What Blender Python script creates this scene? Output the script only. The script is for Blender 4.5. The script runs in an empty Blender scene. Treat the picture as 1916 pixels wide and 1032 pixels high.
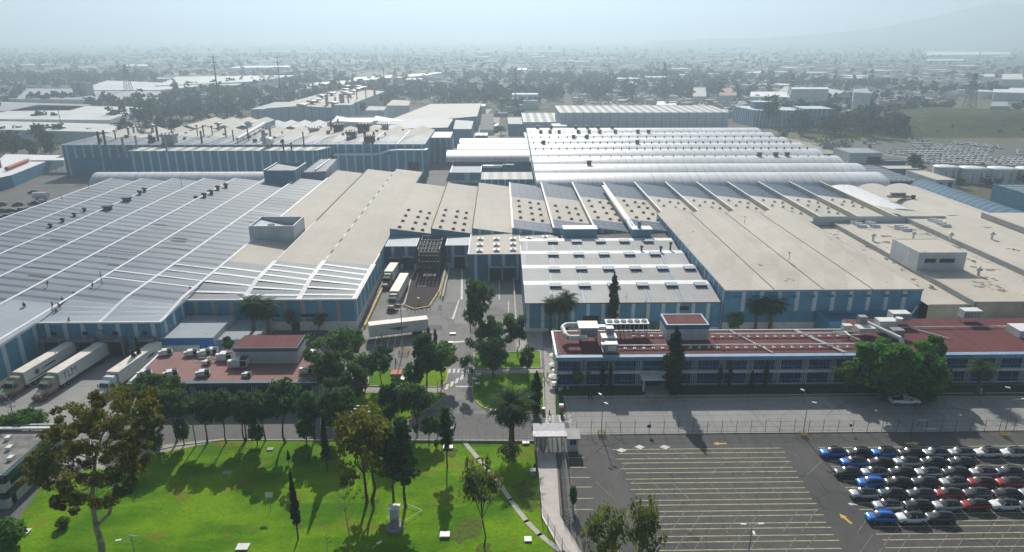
import bpy, math, random
import numpy as np
from mathutils import Vector, Matrix

sc = bpy.context.scene
COL = sc.collection
R = math.radians

# ---------------------------------------------------------------- camera
F_PX, CX, CY, HOR, VPX, CAM_H = 1300.0, 958.0, 516.0, 68.0, 935.0, 70.0
TILT = math.atan((CY - HOR) / F_PX)
YAW = math.atan((CX - VPX) / F_PX * math.cos(TILT))
cam = bpy.data.cameras.new('camera')
cam_o = bpy.data.objects.new('camera', cam)
COL.objects.link(cam_o)
cam_o.location = (0, 0, CAM_H)
cam_o.rotation_euler = (math.pi / 2 - TILT, 0, -YAW)
cam.sensor_width = 36
cam.sensor_fit = 'HORIZONTAL'
cam.lens = F_PX / 1916 * 36
cam.clip_start = 0.5
cam.clip_end = 60000
sc.camera = cam_o

# ---------------------------------------------------------------- sky, sun, exposure
SUN_EL, SUN_AZ = 35.0, -2.5          # degrees; azimuth measured from +Y towards +X
world = bpy.data.worlds.new('World')
sc.world = world
world.use_nodes = True
wn = world.node_tree
sky = wn.nodes.new('ShaderNodeTexSky')
sky.sky_type = 'NISHITA'
sky.sun_disc = False
sky.sun_elevation = R(SUN_EL)
sky.sun_rotation = R(SUN_AZ)
sky.dust_density = 2.0
wn.links.new(sky.outputs[0], wn.nodes['Background'].inputs[0])
wn.nodes['Background'].inputs[1].default_value = 0.05
sun = bpy.data.lights.new('sun', 'SUN')
sun.energy = 5.0
sun.angle = R(0.5)
sun.color = (1.0, 0.95, 0.87)
sun_o = bpy.data.objects.new('sun', sun)
COL.objects.link(sun_o)
sd = Vector((math.sin(R(SUN_AZ)) * math.cos(R(SUN_EL)), math.cos(R(SUN_AZ)) * math.cos(R(SUN_EL)), math.sin(R(SUN_EL))))
sun_o.rotation_euler = sd.to_track_quat('Z', 'Y').to_euler()
sun_o.location = (0, 0, 200)
sc.view_settings.view_transform = 'Standard'
sc.view_settings.look = 'None'
sc.view_settings.gamma = 1.0
sc.view_settings.exposure = 0.57
sc.render.engine = 'CYCLES'
sc.cycles.max_bounces = 6
sc.cycles.diffuse_bounces = 3
sc.cycles.glossy_bounces = 2
sc.cycles.transparent_max_bounces = 8
sc.cycles.volume_bounces = 2
sc.cycles.use_denoising = True

# ---------------------------------------------------------------- haze
HAZE_DENSITY = 0.00043
HAZE_TOP = 620.0

# ---------------------------------------------------------------- helpers
def P(px, py, z=0.0):
    """ground point seen at photo pixel (px, py) on the level z"""
    a = (px - CX) / F_PX; b = -(py - CY) / F_PX
    ct, st, cy, sy = math.cos(TILT), math.sin(TILT), math.cos(YAW), math.sin(YAW)
    d = (sy * ct + a * cy + b * sy * st, cy * ct - a * sy + b * cy * st, -st + b * ct)
    t = (z - CAM_H) / d[2]
    return (d[0] * t, d[1] * t)

def P3(px, py, z=0.0):
    x, y = P(px, py, z)
    return (x, y, z)

def pscale(px, py, z=0.0):
    """photo pixels per metre at that point"""
    x, y = P(px, py, z)
    w = math.hypot(1, 0) and (x * math.sin(YAW) * math.cos(TILT) + y * math.cos(YAW) * math.cos(TILT) - (z - CAM_H) * math.sin(TILT))
    return F_PX / w

class MB:
    def __init__(s):
        s.v = []; s.f = []; s.m = []; s.sm = []
    def add(s, vs, fs, m=0, smooth=False):
        o = len(s.v); s.v += [tuple(p) for p in vs]
        for f in fs:
            s.f.append(tuple(i + o for i in f)); s.m.append(m); s.sm.append(smooth)
        return s
    def quad(s, *p, m=0):
        return s.add(p, [tuple(range(len(p)))], m)
    def box(s, x0, x1, y0, y1, z0, z1, m=0):
        vs = [(x0, y0, z0), (x1, y0, z0), (x1, y1, z0), (x0, y1, z0), (x0, y0, z1), (x1, y0, z1), (x1, y1, z1), (x0, y1, z1)]
        return s.add(vs, [(3, 2, 1, 0), (4, 5, 6, 7), (0, 1, 5, 4), (1, 2, 6, 5), (2, 3, 7, 6), (3, 0, 4, 7)], m)
    def cbox(s, c, size, m=0):
        x, y, z = c; a, b, d = size
        return s.box(x - a / 2, x + a / 2, y - b / 2, y + b / 2, z - d / 2, z + d / 2, m)
    def xbox(s, mat, size, m=0):
        """box of size centred on the matrix"""
        a, b, d = [q / 2 for q in size]
        vs = [mat @ Vector(p) for p in [(-a, -b, -d), (a, -b, -d), (a, b, -d), (-a, b, -d), (-a, -b, d), (a, -b, d), (a, b, d), (-a, b, d)]]
        return s.add(vs, [(3, 2, 1, 0), (4, 5, 6, 7), (0, 1, 5, 4), (1, 2, 6, 5), (2, 3, 7, 6), (3, 0, 4, 7)], m)
    def prism(s, poly, z0, z1, m=0, mtop=None, bottom=True):
        n = len(poly)
        area = sum(poly[i][0] * poly[(i + 1) % n][1] - poly[(i + 1) % n][0] * poly[i][1] for i in range(n))
        if area < 0: poly = poly[::-1]
        vs = [(p[0], p[1], z0) for p in poly] + [(p[0], p[1], z1) for p in poly]
        s.add(vs, [(i, (i + 1) % n, (i + 1) % n + n, i + n) for i in range(n)] + ([tuple(range(n))[::-1]] if bottom else []), m)
        return s.add([(p[0], p[1], z1) for p in poly], [tuple(range(n))], m if mtop is None else mtop)
    def sheet(s, poly, z, m=0):
        n = len(poly)
        area = sum(poly[i][0] * poly[(i + 1) % n][1] - poly[(i + 1) % n][0] * poly[i][1] for i in range(n))
        if area < 0: poly = poly[::-1]
        return s.add([(p[0], p[1], z) for p in poly], [tuple(range(n))], m)
    def tube(s, p0, p1, r0, r1=None, n=8, m=0, caps=True, smooth=True):
        r1 = r0 if r1 is None else r1
        a, b = Vector(p0), Vector(p1); d = (b - a)
        if d.length < 1e-6: return s
        q = d.to_track_quat('Z', 'Y'); vs = []
        for c, r in ((a, r0), (b, r1)):
            for i in range(n):
                t = 2 * math.pi * i / n
                vs.append(c + q @ Vector((r * math.cos(t), r * math.sin(t), 0)))
        s.add(vs, [(i, (i + 1) % n, (i + 1) % n + n, i + n) for i in range(n)], m, smooth)
        if caps: s.add(vs, [tuple(range(n))[::-1], tuple(range(n, 2 * n))], m)
        return s
    def path(s, pts, r, n=6, m=0):
        for i in range(len(pts) - 1):
            ra, rb = (r[i], r[i + 1]) if isinstance(r, (list, tuple)) else (r, r)
            s.tube(pts[i], pts[i + 1], ra, rb, n, m, caps=(i in (0, len(pts) - 2)))
        return s
    def lathe(s, c, prof, n=16, m=0, smooth=True):
        x, y, z = c; vs = []
        for r, h in prof:
            for i in range(n):
                t = 2 * math.pi * i / n; vs.append((x + r * math.cos(t), y + r * math.sin(t), z + h))
        fs = []
        for k in range(len(prof) - 1):
            for i in range(n):
                fs.append((k * n + i, k * n + (i + 1) % n, (k + 1) * n + (i + 1) % n, (k + 1) * n + i))
        return s.add(vs, fs, m, smooth)
    def build(s, name, mats, parent=None, loc=None):
        """ONE mesh object; world coordinates minus the parent's place unless loc is given"""
        if not isinstance(mats, (list, tuple)): mats = [mats]
        me = bpy.data.meshes.new(name)
        off = Vector((0, 0, 0))
        if parent is not None and loc is None: off = parent.location
        v = s.v if off.length == 0 else [(p[0] - off.x, p[1] - off.y, p[2] - off.z) for p in s.v]
        me.from_pydata([tuple(p) for p in v], [], s.f)
        for mt in mats: me.materials.append(mt)
        me.polygons.foreach_set('material_index', s.m)
        me.polygons.foreach_set('use_smooth', s.sm)
        me.update()
        o = bpy.data.objects.new(name, me)
        COL.objects.link(o)
        if parent is not None: o.parent = parent
        if loc is not None: o.location = loc
        return o

def tag(o, label=None, cat=None, group=None, kind=None):
    if label: o['label'] = label
    if cat: o['category'] = cat
    if group: o['group'] = group
    if kind: o['kind'] = kind
    return o

def thing(name, label, cat, loc=(0, 0, 0), rz=0.0, group=None):
    o = bpy.data.objects.new(name, None)
    COL.objects.link(o)
    o.location = loc; o.rotation_euler = (0, 0, rz)
    o.empty_display_size = 0.5
    return tag(o, label, cat, group)

def copy_tree(o, parent=None):
    c = o.copy(); COL.objects.link(c)
    if parent is not None: c.parent = parent
    for ch in list(o.children): copy_tree(ch, c)
    return c

def place(proto, used, loc, rz=0.0, label=None, group=None, scale=None):
    """the first call moves the prototype itself, later calls copy it"""
    o = copy_tree(proto) if used else proto
    o.location = loc; o.rotation_euler = (0, 0, rz)
    if scale is not None: o.scale = scale if isinstance(scale, tuple) else (scale,) * 3
    if label: o['label'] = label
    if group: o['group'] = group
    return o

def structure(name, mb, mats):
    return tag(mb.build(name, mats), kind='structure')

# ---------------------------------------------------------------- materials
class N:
    """small wrapper to write node trees quickly"""
    def __init__(s, name):
        s.mat = bpy.data.materials.new(name); s.mat.use_nodes = True
        s.t = s.mat.node_tree; s.b = s.t.nodes['Principled BSDF']
        s.out = s.t.nodes['Material Output']
        s.pos_ = None
    def node(s, typ, **kw):
        n = s.t.nodes.new(typ)
        for k, v in kw.items(): setattr(n, k, v)
        return n
    def set(s, sock, v):
        if hasattr(v, 'links') or isinstance(v, bpy.types.NodeSocket): s.t.links.new(v, sock)
        else: sock.default_value = v
    def pos(s, obj=False):
        if obj: return s.node('ShaderNodeTexCoord').outputs['Object']
        if s.pos_ is None: s.pos_ = s.node('ShaderNodeNewGeometry').outputs['Position']
        return s.pos_
    def math(s, op, a, b=None, clamp=False):
        n = s.node('ShaderNodeMath', operation=op, use_clamp=clamp); s.set(n.inputs[0], a)
        if b is not None: s.set(n.inputs[1], b)
        return n.outputs[0]
    def xyz(s, v):
        n = s.node('ShaderNodeSeparateXYZ'); s.set(n.inputs[0], v); return n.outputs
    def noise(s, scale, detail=3, rough=0.55, vec=None, stretch=None):
        v = vec if vec is not None else s.pos()
        if stretch:
            mp = s.node('ShaderNodeMapping'); s.set(mp.inputs[0], v); mp.inputs['Scale'].default_value = stretch; v = mp.outputs[0]
        n = s.node('ShaderNodeTexNoise'); s.set(n.inputs['Vector'], v)
        n.inputs['Scale'].default_value = scale; n.inputs['Detail'].default_value = detail; n.inputs['Roughness'].default_value = rough
        return n.outputs[0]
    def ramp(s, f, lo, hi, a=0.0, b=1.0):
        n = s.node('ShaderNodeMapRange'); s.set(n.inputs[0], f)
        n.inputs[1].default_value = lo; n.inputs[2].default_value = hi; n.inputs[3].default_value = a; n.inputs[4].default_value = b
        n.clamp = True
        return n.outputs[0]
    def mix(s, f, a, b, mode='MIX'):
        n = s.node('ShaderNodeMix', data_type='RGBA', blend_type=mode); s.set(n.inputs[0], f)
        for i, q in ((6, a), (7, b)):
            if isinstance(q, (tuple, list)): q = (*q[:3], 1)
            s.set(n.inputs[i], q)
        return n.outputs[2]
    def stripe(s, coord, period, width, soft=0.15):
        """1 inside a band of that width, repeated"""
        fr = s.math('FRACT', s.math('DIVIDE', coord, period))
        d = s.math('ABSOLUTE', s.math('SUBTRACT', fr, 0.5))
        w = width / period / 2
        return s.ramp(d, w * (1 + soft), w * (1 - soft))
    def done(s, col, rough=0.8, spec=0.3, metal=0.0, bump=None, bdist=0.02, bstr=0.5):
        if isinstance(col, (tuple, list)): col = (*col[:3], 1)
        s.set(s.b.inputs['Base Color'], col); s.set(s.b.inputs['Roughness'], rough)
        s.b.inputs['Specular IOR Level'].default_value = spec; s.b.inputs['Metallic'].default_value = metal
        if bump is not None:
            n = s.node('ShaderNodeBump'); n.inputs['Distance'].default_value = bdist; n.inputs['Strength'].default_value = bstr
            s.set(n.inputs['Height'], bump); s.set(s.b.inputs['Normal'], n.outputs[0])
        return s.mat

def plain(name, col, rough=0.7, var=0.12, scale=0.6, spec=0.3, metal=0.0, obj=False):
    n = N(name)
    d = n.noise(scale, 4, vec=n.pos(obj))
    lo = tuple(c * (1 - var) for c in col); hi = tuple(min(1, c * (1 + var)) for c in col)
    return n.done(n.mix(n.ramp(d, 0.3, 0.7), lo, hi), rough, spec, metal)
# ---------------------------------------------------------------- materials of the setting
def m_ground():
    n = N('dry_ground'); a = n.noise(0.004, 5); b = n.noise(0.03, 5); c = n.noise(0.25, 4)
    col = n.mix(n.ramp(a, 0.35, 0.65), (0.085, 0.085, 0.05), (0.21, 0.18, 0.14))
    col = n.mix(n.ramp(b, 0.42, 0.68), col, (0.075, 0.085, 0.045))
    col = n.mix(n.math('MULTIPLY', n.ramp(c, 0.5, 0.7), 0.35), col, (0.22, 0.19, 0.15))
    return n.done(col, 0.95, 0.1)

def m_asphalt(name, base, patch, crack=0.0, scale=1.0, stain=0.3, joints=0):
    n = N(name); p = n.pos()
    a = n.noise(0.06 * scale, 6, 0.6); b = n.noise(0.5 * scale, 4); c = n.noise(6.0, 3)
    col = n.mix(n.ramp(a, 0.35, 0.68), base, patch)
    col = n.mix(n.math('MULTIPLY', n.ramp(b, 0.45, 0.75), stain), col, tuple(x * 0.45 for x in base))
    col = n.mix(n.math('MULTIPLY', n.ramp(c, 0.35, 0.7), 0.35), col, tuple(x * 1.5 for x in base))
    s = n.noise(0.12, 3, stretch=(1.0, 0.12, 1))
    col = n.mix(n.math('MULTIPLY', n.ramp(s, 0.55, 0.75), 0.25), col, tuple(min(1, x * 1.8) for x in patch))
    o = n.noise(0.7, 5, 0.7, stretch=(1.6, 0.5, 1))
    col = n.mix(n.math('MULTIPLY', n.ramp(o, 0.57, 0.66), 0.45), col, tuple(x * 0.5 for x in base))
    if crack:
        mp = n.node('ShaderNodeVectorMath', operation='ADD'); n.t.links.new(p, mp.inputs[0])
        nz = n.node('ShaderNodeTexNoise'); n.t.links.new(p, nz.inputs['Vector']); nz.inputs['Scale'].default_value = 0.6
        nz.inputs['Detail'].default_value = 4
        n.t.links.new(nz.outputs['Color'], mp.inputs[1])
        v = n.node('ShaderNodeTexVoronoi', feature='DISTANCE_TO_EDGE'); n.t.links.new(mp.outputs[0], v.inputs['Vector'])
        v.inputs['Scale'].default_value = 0.22
        cr = n.ramp(v.outputs['Distance'], 0.006, 0.016, 1, 0)
        cr = n.math('MULTIPLY', cr, n.ramp(n.noise(0.08, 2), 0.42, 0.55))
        col = n.mix(n.math('MULTIPLY', cr, crack), col, (0.012, 0.012, 0.012))
        pt = n.node('ShaderNodeTexVoronoi'); n.t.links.new(mp.outputs[0], pt.inputs['Vector']); pt.inputs['Scale'].default_value = 0.07
        sp = n.node('ShaderNodeSeparateXYZ'); n.t.links.new(pt.outputs['Color'], sp.inputs[0])
        col = n.mix(n.math('MULTIPLY', n.ramp(sp.outputs[0], 0.6, 0.62), 0.25), col, patch)
    if joints:
        x = n.xyz(p)
        j = n.math('MAXIMUM', n.stripe(x[0], joints, 0.12), n.stripe(x[1], joints * 0.8, 0.12))
        col = n.mix(n.math('MULTIPLY', j, 0.55), col, tuple(q * 0.4 for q in base))
    return n.done(col, 0.85, 0.3, bump=c, bdist=0.01, bstr=0.4)

def m_grass(name, dark, light, dry, k=1.0):
    n = N(name)
    a = n.noise(0.09 * k, 5, 0.6); b = n.noise(1.6, 4, 0.7); c = n.noise(9.0, 2)
    d = n.noise(0.22 * k, 3, stretch=(0.35, 1.4, 1))
    col = n.mix(n.ramp(a, 0.40, 0.60), dark, light)
    col = n.mix(n.math('MULTIPLY', n.ramp(d, 0.5, 0.72), 0.55), col, tuple(x * 1.35 for x in light))
    col = n.mix(n.math('MULTIPLY', n.ramp(b, 0.45, 0.75), 0.6), col, tuple(x * 0.6 for x in dark))
    f = n.noise(4.5, 5, 0.8)
    col = n.mix(n.math('MULTIPLY', n.ramp(f, 0.42, 0.68), 0.55), col, tuple(x * 0.5 for x in light))
    e = n.noise(0.13 * k, 4, 0.65, vec=None, stretch=(1, 1, 1.7))
    col = n.mix(n.math('MULTIPLY', n.ramp(e, 0.57, 0.68), 0.75), col, dry)
    m = n.done(col, 0.9, 0.08, bump=n.math('ADD', b, n.math('MULTIPLY', c, 0.6)), bdist=0.16, bstr=0.9)
    t = n.node('ShaderNodeBsdfTranslucent'); n.set(t.inputs[0], col)
    return m

M = {}
M['ground'] = m_ground()
M['yard'] = m_asphalt('yard_asphalt', (0.125, 0.123, 0.12), (0.23, 0.225, 0.215), 0.5, 1.6)
M['concrete'] = m_asphalt('light_concrete', (0.21, 0.207, 0.20), (0.29, 0.285, 0.275), 0.4, 1.5, 0.2, joints=9)
M['lot'] = m_asphalt('cracked_asphalt', (0.056, 0.055, 0.054), (0.09, 0.087, 0.083), 0.9, 1.0, 0.3)
M['road'] = m_asphalt('street_asphalt', (0.10, 0.10, 0.10), (0.14, 0.138, 0.133), 0.4)
M['farlot'] = m_asphalt('far_asphalt', (0.075, 0.074, 0.07), (0.11, 0.105, 0.10), 0.0)
M['dirtroad'] = m_asphalt('pale_road', (0.24, 0.22, 0.19), (0.30, 0.28, 0.25), 0.0)
M['lawn'] = m_grass('lawn_grass', (0.055, 0.165, 0.002), (0.165, 0.31, 0.004), (0.20, 0.15, 0.03))
M['hillgrass'] = m_grass('hill_grass', (0.028, 0.045, 0.017), (0.07, 0.085, 0.028), (0.12, 0.10, 0.06), 0.7)
M['walk'] = m_asphalt('pavement_concrete', (0.30, 0.28, 0.26), (0.38, 0.36, 0.335), 0.0, 2.0, 0.15, joints=2.4)
M['kerb'] = plain('kerb_concrete', (0.42, 0.40, 0.36), 0.85)
M['kerby'] = plain('yellow_kerb_paint', (0.50, 0.38, 0.12), 0.8, 0.25)
def m_paint(name, col, wear=0.5):
    n = N(name); w = n.noise(1.1, 6, 0.75)
    c = n.mix(n.ramp(w, 0.40, 0.62), tuple(x * wear for x in col), col)
    return n.done(c, 0.75)
M['white_line'] = m_paint('white_road_paint', (0.70, 0.70, 0.68), 0.6)
M['faint_line'] = m_paint('worn_white_road_paint', (0.26, 0.255, 0.24), 0.35)
M['yellow_line'] = m_paint('pale_yellow_road_paint', (0.50, 0.46, 0.24), 0.55)
M['gold'] = m_paint('yellow_arrow_paint', (0.68, 0.46, 0.06), 0.7)
M['mound'] = plain('dark_cinder', (0.035, 0.02, 0.022), 0.95, 0.3, 1.5)

# ---------------------------------------------------------------- ground and roads
g = MB()
for i, rad in enumerate([0]):
    S = 30000
    g.quad((-S, -300, 0), (S, -300, 0), (S, 41000, 0), (-S, 41000, 0))
structure('ground', g, M['ground'])

def px(*pts): return [P(a, b) for a, b in pts]

Z1, Z2, Z3, Z4 = 0.004, 0.008, 0.012, 0.016
# factory platform: asphalt under and round all the halls
s = MB(); s.sheet([(-260, 60), (190, 60), (190, 560), (-260, 560)], Z1)
structure('factory_ground', s, M['road'])
s = MB(); s.sheet([(-125, 108), (-73.5, 108), (-73.5, 147.6), (-125, 147.6)], Z2 + .002); structure('dock_yard', s, M['concrete'])
s = MB()
s.sheet([(-40, 122), (12, 122), (12, 222), (-40, 222)], Z2)
structure('yard', s, M['yard'])
# drive between the green islands and street behind the hedge of trees
s = MB(); s.sheet([(-70, 112.6), (12.6, 112.6), (12.6, 121.99), (-70, 121.99)], Z2)
structure('street', s, M['road'])
rnd = random.Random(31); s = MB()
for (a, b, w, h) in [(845, 530, 14, 60), (862, 470, 9, 40), (800, 612, 60, 9), (870, 590, 40, 30), (905, 520, 20, 22), (830, 660, 30, 14), (720, 600, 20, 30), (700, 640, 40, 9), (865, 740, 26, 14), (880, 770, 60, 6), (842, 560, 26, 9), (925, 545, 14, 20), (745, 560, 7, 40)] + [(rnd.uniform(700, 930), rnd.uniform(490, 680), rnd.uniform(3, 14), rnd.uniform(3, 10)) for _ in range(16)]:
    s.sheet(px((a - w / 2, b + h / 2), (a + w / 2, b + h / 2 + rnd.uniform(-2, 2)), (a + w / 2 * .9, b - h / 2), (a - w / 2 * .9, b - h / 2)), Z2 + .0012 + .00002 * len(s.f), int(rnd.random() < .35))
structure('asphalt_patches', s, [m_asphalt('pale_patch', (0.17, 0.167, 0.16), (0.24, 0.235, 0.225), 0.3, 2.0), m_asphalt('dark_patch', (0.075, 0.074, 0.073), (0.10, 0.10, 0.10), 0.3, 2.0)])
# pale concrete road in front of the long office building
s = MB(); s.sheet([(12.8, 112.4), (150, 112.4), (150, 126.6), (12.8, 126.6)], Z2)
structure('concrete_road', s, M['concrete'])
# car park
s = MB(); s.sheet([(11.6, 60), (150, 60), (150, 112.2), (11.6, 112.2)], Z2)
structure('car_park', s, M['lot'])
# lawn at the front left
s = MB()
lawn = [(-120, 60), (5.3, 60), (5.3, 70)] + px((1040, 1012), (1013, 963), (1003, 850), (1000, 826), (650, 824), (420, 822), (300, 838), (285, 850), (250, 858), (160, 880), (75, 915), (20, 990), (-60, 1100))
s.sheet(lawn, 0.02)
structure('lawn', s, M['lawn'])
M['shade'] = m_grass('painted_shade_lawn', (0.012, 0.04, 0.008), (0.03, 0.085, 0.012), (0.05, 0.05, 0.02))  # lawn green darkened so the office's shade sits in its colour
# far car storage lot, pale access road, hill, sports field
s = MB(); s.sheet(px((1580, 300), (1590, 262), (2300, 285), (2300, 345), (1900, 350), (1700, 330)), 0.06)
structure('storage_lot', s, M['farlot'])
s = MB()
def strip(mb, pts, w, z, m=0):
    for (a, b) in zip(pts[:-1], pts[1:]):
        d = Vector((b[0] - a[0], b[1] - a[1])); L = d.length; nn = Vector((-d.y, d.x)) / L * w / 2; e = d / L * w * 0.3
        mb.quad((a[0] - nn.x - e.x, a[1] - nn.y - e.y, z), (b[0] - nn.x + e.x, b[1] - nn.y + e.y, z), (b[0] + nn.x + e.x, b[1] + nn.y + e.y, z), (a[0] + nn.x - e.x, a[1] + nn.y - e.y, z), m=m)
strip(s, px((1465, 258), (1560, 290), (1640, 322), (1760, 358)), 14, 0.09)
structure('access_road', s, M['dirtroad'])
s = MB(); strip(s, px((1480, 262), (1720, 298)), 4, 0.11); strip(s, px((1385, 200), (1404, 160), (1412, 150), (1390, 138)), 9, 0.10)
strip(s, px((900, 262), (905, 232), (912, 205)), 26, 0.10)
structure('avenue', s, M['dirtroad'])
s = MB(); s.sheet(px((905, 219), (1060, 219), (1050, 201), (925, 201)), 0.12)
structure('sports_field', s, M['hillgrass'])
s = MB(); s.sheet(px((1520, 262), (1660, 262), (1600, 244), (1500, 246)), 0.12)
structure('grass_verge', s, M['lawn'])
s = MB(); s.sheet(px((0, 345), (0, 420), (60, 402), (140, 360), (110, 336)), 0.02); s.sheet(px((0, 300), (0, 335), (130, 332), (140, 320), (120, 300)), 0.03)
structure('side_yard', s, M['farlot'])

# grassy rise right of the works
def hill_mesh():
    nx, ny = 60, 26; vs = []; fs = []
    x0, x1, y0, y1 = 215.0, 620.0, 505.0, 665.0
    rnd = random.Random(4)
    for j in range(ny + 1):
        for i in range(nx + 1):
            u, v = i / nx, j / ny
            x = x0 + (x1 - x0) * u + 60 * v; y = y0 + (y1 - y0) * v
            e = min(1, u / 0.30); e = e * e * (3 - 2 * e)
            fall = min(1, v / 0.42); fall = fall * fall * (3 - 2 * fall)
            bk = min(1, (1 - v) / 0.3)
            z = 0.2 + 10.0 * e * fall * bk + rnd.uniform(-0.3, 0.3) * e * fall + 1.2 * math.sin(u * 14 + v * 5) * e * fall
            vs.append((x, y, z - 0.3 * (u == 0 or v == 0 or u == 1 or v == 1)))
    for j in range(ny):
        for i in range(nx):
            a = j * (nx + 1) + i; fs.append((a, a + 1, a + nx + 2, a + nx + 1))
    return MB().add(vs, fs, 0, True)
structure('grassy_hill', hill_mesh(), M['hillgrass'])

# mountain beyond the town
def mountain_mesh():
    prof = [(1180, 76), (1320, 72), (1420, 68), (1500, 60), (1560, 52), (1620, 40), (1660, 30), (1700, 18), (1740, 8), (1765, 4), (1800, 9), (1850, 4), (1916, -6), (2050, -22), (2300, -40), (2700, -10), (3100, 40)]
    D = 5800.0; vs = []; fs = []; nr = 14; rnd = random.Random(2)
    for i, (a, b) in enumerate(prof):
        t = (a - CX) / F_PX
        x = D * math.tan(YAW + math.atan(t / math.cos(TILT)))
        ang = (HOR - b) / F_PX * math.cos(TILT) ** 2
        h = max(12, CAM_H + D * ang * 1.0)
        for k in range(nr + 1):
            f = k / nr
            yy = D - 1900 + 1900 * f if f <= 1 else D
            w = f ** 1.6
            vs.append((x * (1 - 0.12 * (1 - f)) , yy, max(-1, h * w * (1 + rnd.uniform(-0.07, 0.07) * (f < 1)))))
    for i in range(len(prof) - 1):
        for k in range(nr):
            a = i * (nr + 1) + k; fs.append((a, a + nr + 1, a + nr + 2, a + 1))
    return MB().add(vs, fs, 0, True)
n = N('mountain_scrub'); a = n.noise(0.002, 8, 0.6)
structure('mountain', mountain_mesh(), n.done(n.mix(n.ramp(a, 0.4, 0.62), (0.05, 0.065, 0.04), (0.13, 0.12, 0.085)), 0.95, 0.1))
# ---------------------------------------------------------------- building materials
def m_panel(name, col, rib=0.6, dirt=0.25, rough=0.55, vary=0.10):
    """painted sheet wall: fine vertical ribs, streaks of dirt"""
    n = N(name); p = n.pos(); x = n.xyz(p)
    a = n.noise(0.25, 4); s = n.noise(0.9, 4, stretch=(1, 1, 0.08))
    c = n.mix(n.ramp(a, 0.35, 0.65), tuple(q * (1 - vary) for q in col), tuple(min(1, q * (1 + vary)) for q in col))
    c = n.mix(n.math('MULTIPLY', n.ramp(s, 0.5, 0.75), dirt), c, tuple(q * 0.55 for q in col))
    h = n.math('SINE', n.math('MULTIPLY', n.math('ADD', x[0], x[1]), 6.283 / rib))
    return n.done(c, rough, 0.3, bump=h, bdist=0.04, bstr=0.5)

def m_sheet(name, col, dark, run='y', stain=0.5, rough=0.5, band=4.6, spec=0.4, bandcol=None, bandw=0.9, bandstr=0.35, metal=0.0):
    """sheet metal roof, seams along one axis, weathered bands across"""
    n = N(name); p = n.pos(); x = n.xyz(p)
    u, v = (x[0], x[1]) if run == 'y' else (x[1], x[0])
    wob = n.noise(0.11, 3); v2 = n.math('ADD', v, n.math('MULTIPLY', wob, 0.8))
    a = n.noise(0.035, 5, 0.6); b = n.noise(0.6, 5, 0.7)
    st = n.noise(0.22, 5, 0.7, stretch=((0.25, 1.6, 1) if run == 'y' else (1.6, 0.25, 1)))
    c = n.mix(n.ramp(a, 0.36, 0.64), tuple(q * 0.86 for q in col), tuple(min(1, q * 1.12) for q in col))
    c = n.mix(n.math('MULTIPLY', n.stripe(v2, band, bandw, 0.5), n.math('MULTIPLY', n.ramp(st, 0.28, 0.55), bandstr)), c, dark if bandcol is None else bandcol)
    c = n.mix(n.math('MULTIPLY', n.ramp(st, 0.54, 0.72), stain), c, dark)
    c = n.mix(n.math('MULTIPLY', n.ramp(b, 0.55, 0.8), 0.25), c, tuple(q * 0.6 for q in col))
    c = n.mix(n.math('MULTIPLY', n.stripe(v2, band / 4, 0.10, 0.4), 0.3), c, tuple(q * 0.6 for q in dark))
    h = n.math('SINE', n.math('MULTIPLY', u, 6.283 / 0.9))
    return n.done(c, rough, spec, metal, bump=h, bdist=0.05, bstr=0.35)

def m_membrane(name, col, dark, stain=0.35, patch=0.0, lines=None):
    n = N(name); x = n.xyz(n.pos())
    a = n.noise(0.05, 5, 0.6); b = n.noise(0.35, 6, 0.7); c2 = n.noise(1.5, 4)
    c = n.mix(n.ramp(a, 0.34, 0.66), tuple(q * 0.9 for q in col), tuple(min(1, q * 1.08) for q in col))
    st = n.noise(0.5, 5, 0.75, stretch=(1.0, 0.12, 1))
    c = n.mix(n.math('MULTIPLY', n.ramp(st, 0.48, 0.75), stain * 0.6), c, dark)
    c = n.mix(n.math('MULTIPLY', n.ramp(b, 0.58, 0.78), stain), c, dark)
    c = n.mix(n.math('MULTIPLY', n.ramp(c2, 0.5, 0.8), 0.18), c, tuple(q * 0.6 for q in col))
    if lines:
        c = n.mix(n.math('MULTIPLY', n.math('MAXIMUM', n.stripe(x[0], lines, 0.12, 0.4), n.stripe(x[1], lines * 3.1, 0.16, 0.4)), 0.4), c, dark)
    if patch:
        d = n.noise(0.16, 5, 0.7)
        c = n.mix(n.ramp(d, 0.66 - 0.06 * patch, 0.68 - 0.06 * patch), c, (0.13, 0.10, 0.075))
    return n.done(c, 0.85, 0.25, bump=b, bdist=0.03, bstr=0.3)

B = {}
B['blue'] = m_panel('blue_sheet_wall', (0.075, 0.235, 0.36))
B['deepblue'] = m_panel('deep_blue_wall', (0.04, 0.145, 0.235))
B['stripe'] = m_panel('pale_stripe_panel', (0.47, 0.55, 0.60), 0.4)
B['ochre'] = m_panel('faded_ochre_panel', (0.34, 0.31, 0.21), 0.4)
B['whitewall'] = m_panel('white_sheet_wall', (0.52, 0.56, 0.58))
B['plinth'] = plain('white_plinth', (0.55, 0.56, 0.56), 0.8)
B['beigewall'] = m_panel('beige_wall', (0.42, 0.38, 0.29), 0.5)
B['sheet'] = m_sheet('grey_sheet_roof', (0.155, 0.195, 0.245), (0.045, 0.06, 0.08), band=4.6, bandw=1.5, stain=0.6, bandstr=1.3, spec=.2, rough=.6)
B['sheetnew'] = m_sheet('bright_sheet_roof', (0.27, 0.31, 0.355), (0.17, 0.24, 0.26), spec=.25, rough=.6, band=5.2, bandstr=0.2, stain=0.3)
B['sheetband'] = m_sheet('banded_sheet_roof', (0.21, 0.235, 0.26), (0.12, 0.15, 0.16), band=4.4, stain=0.5, spec=.2, rough=.65, bandstr=.3)
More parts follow.
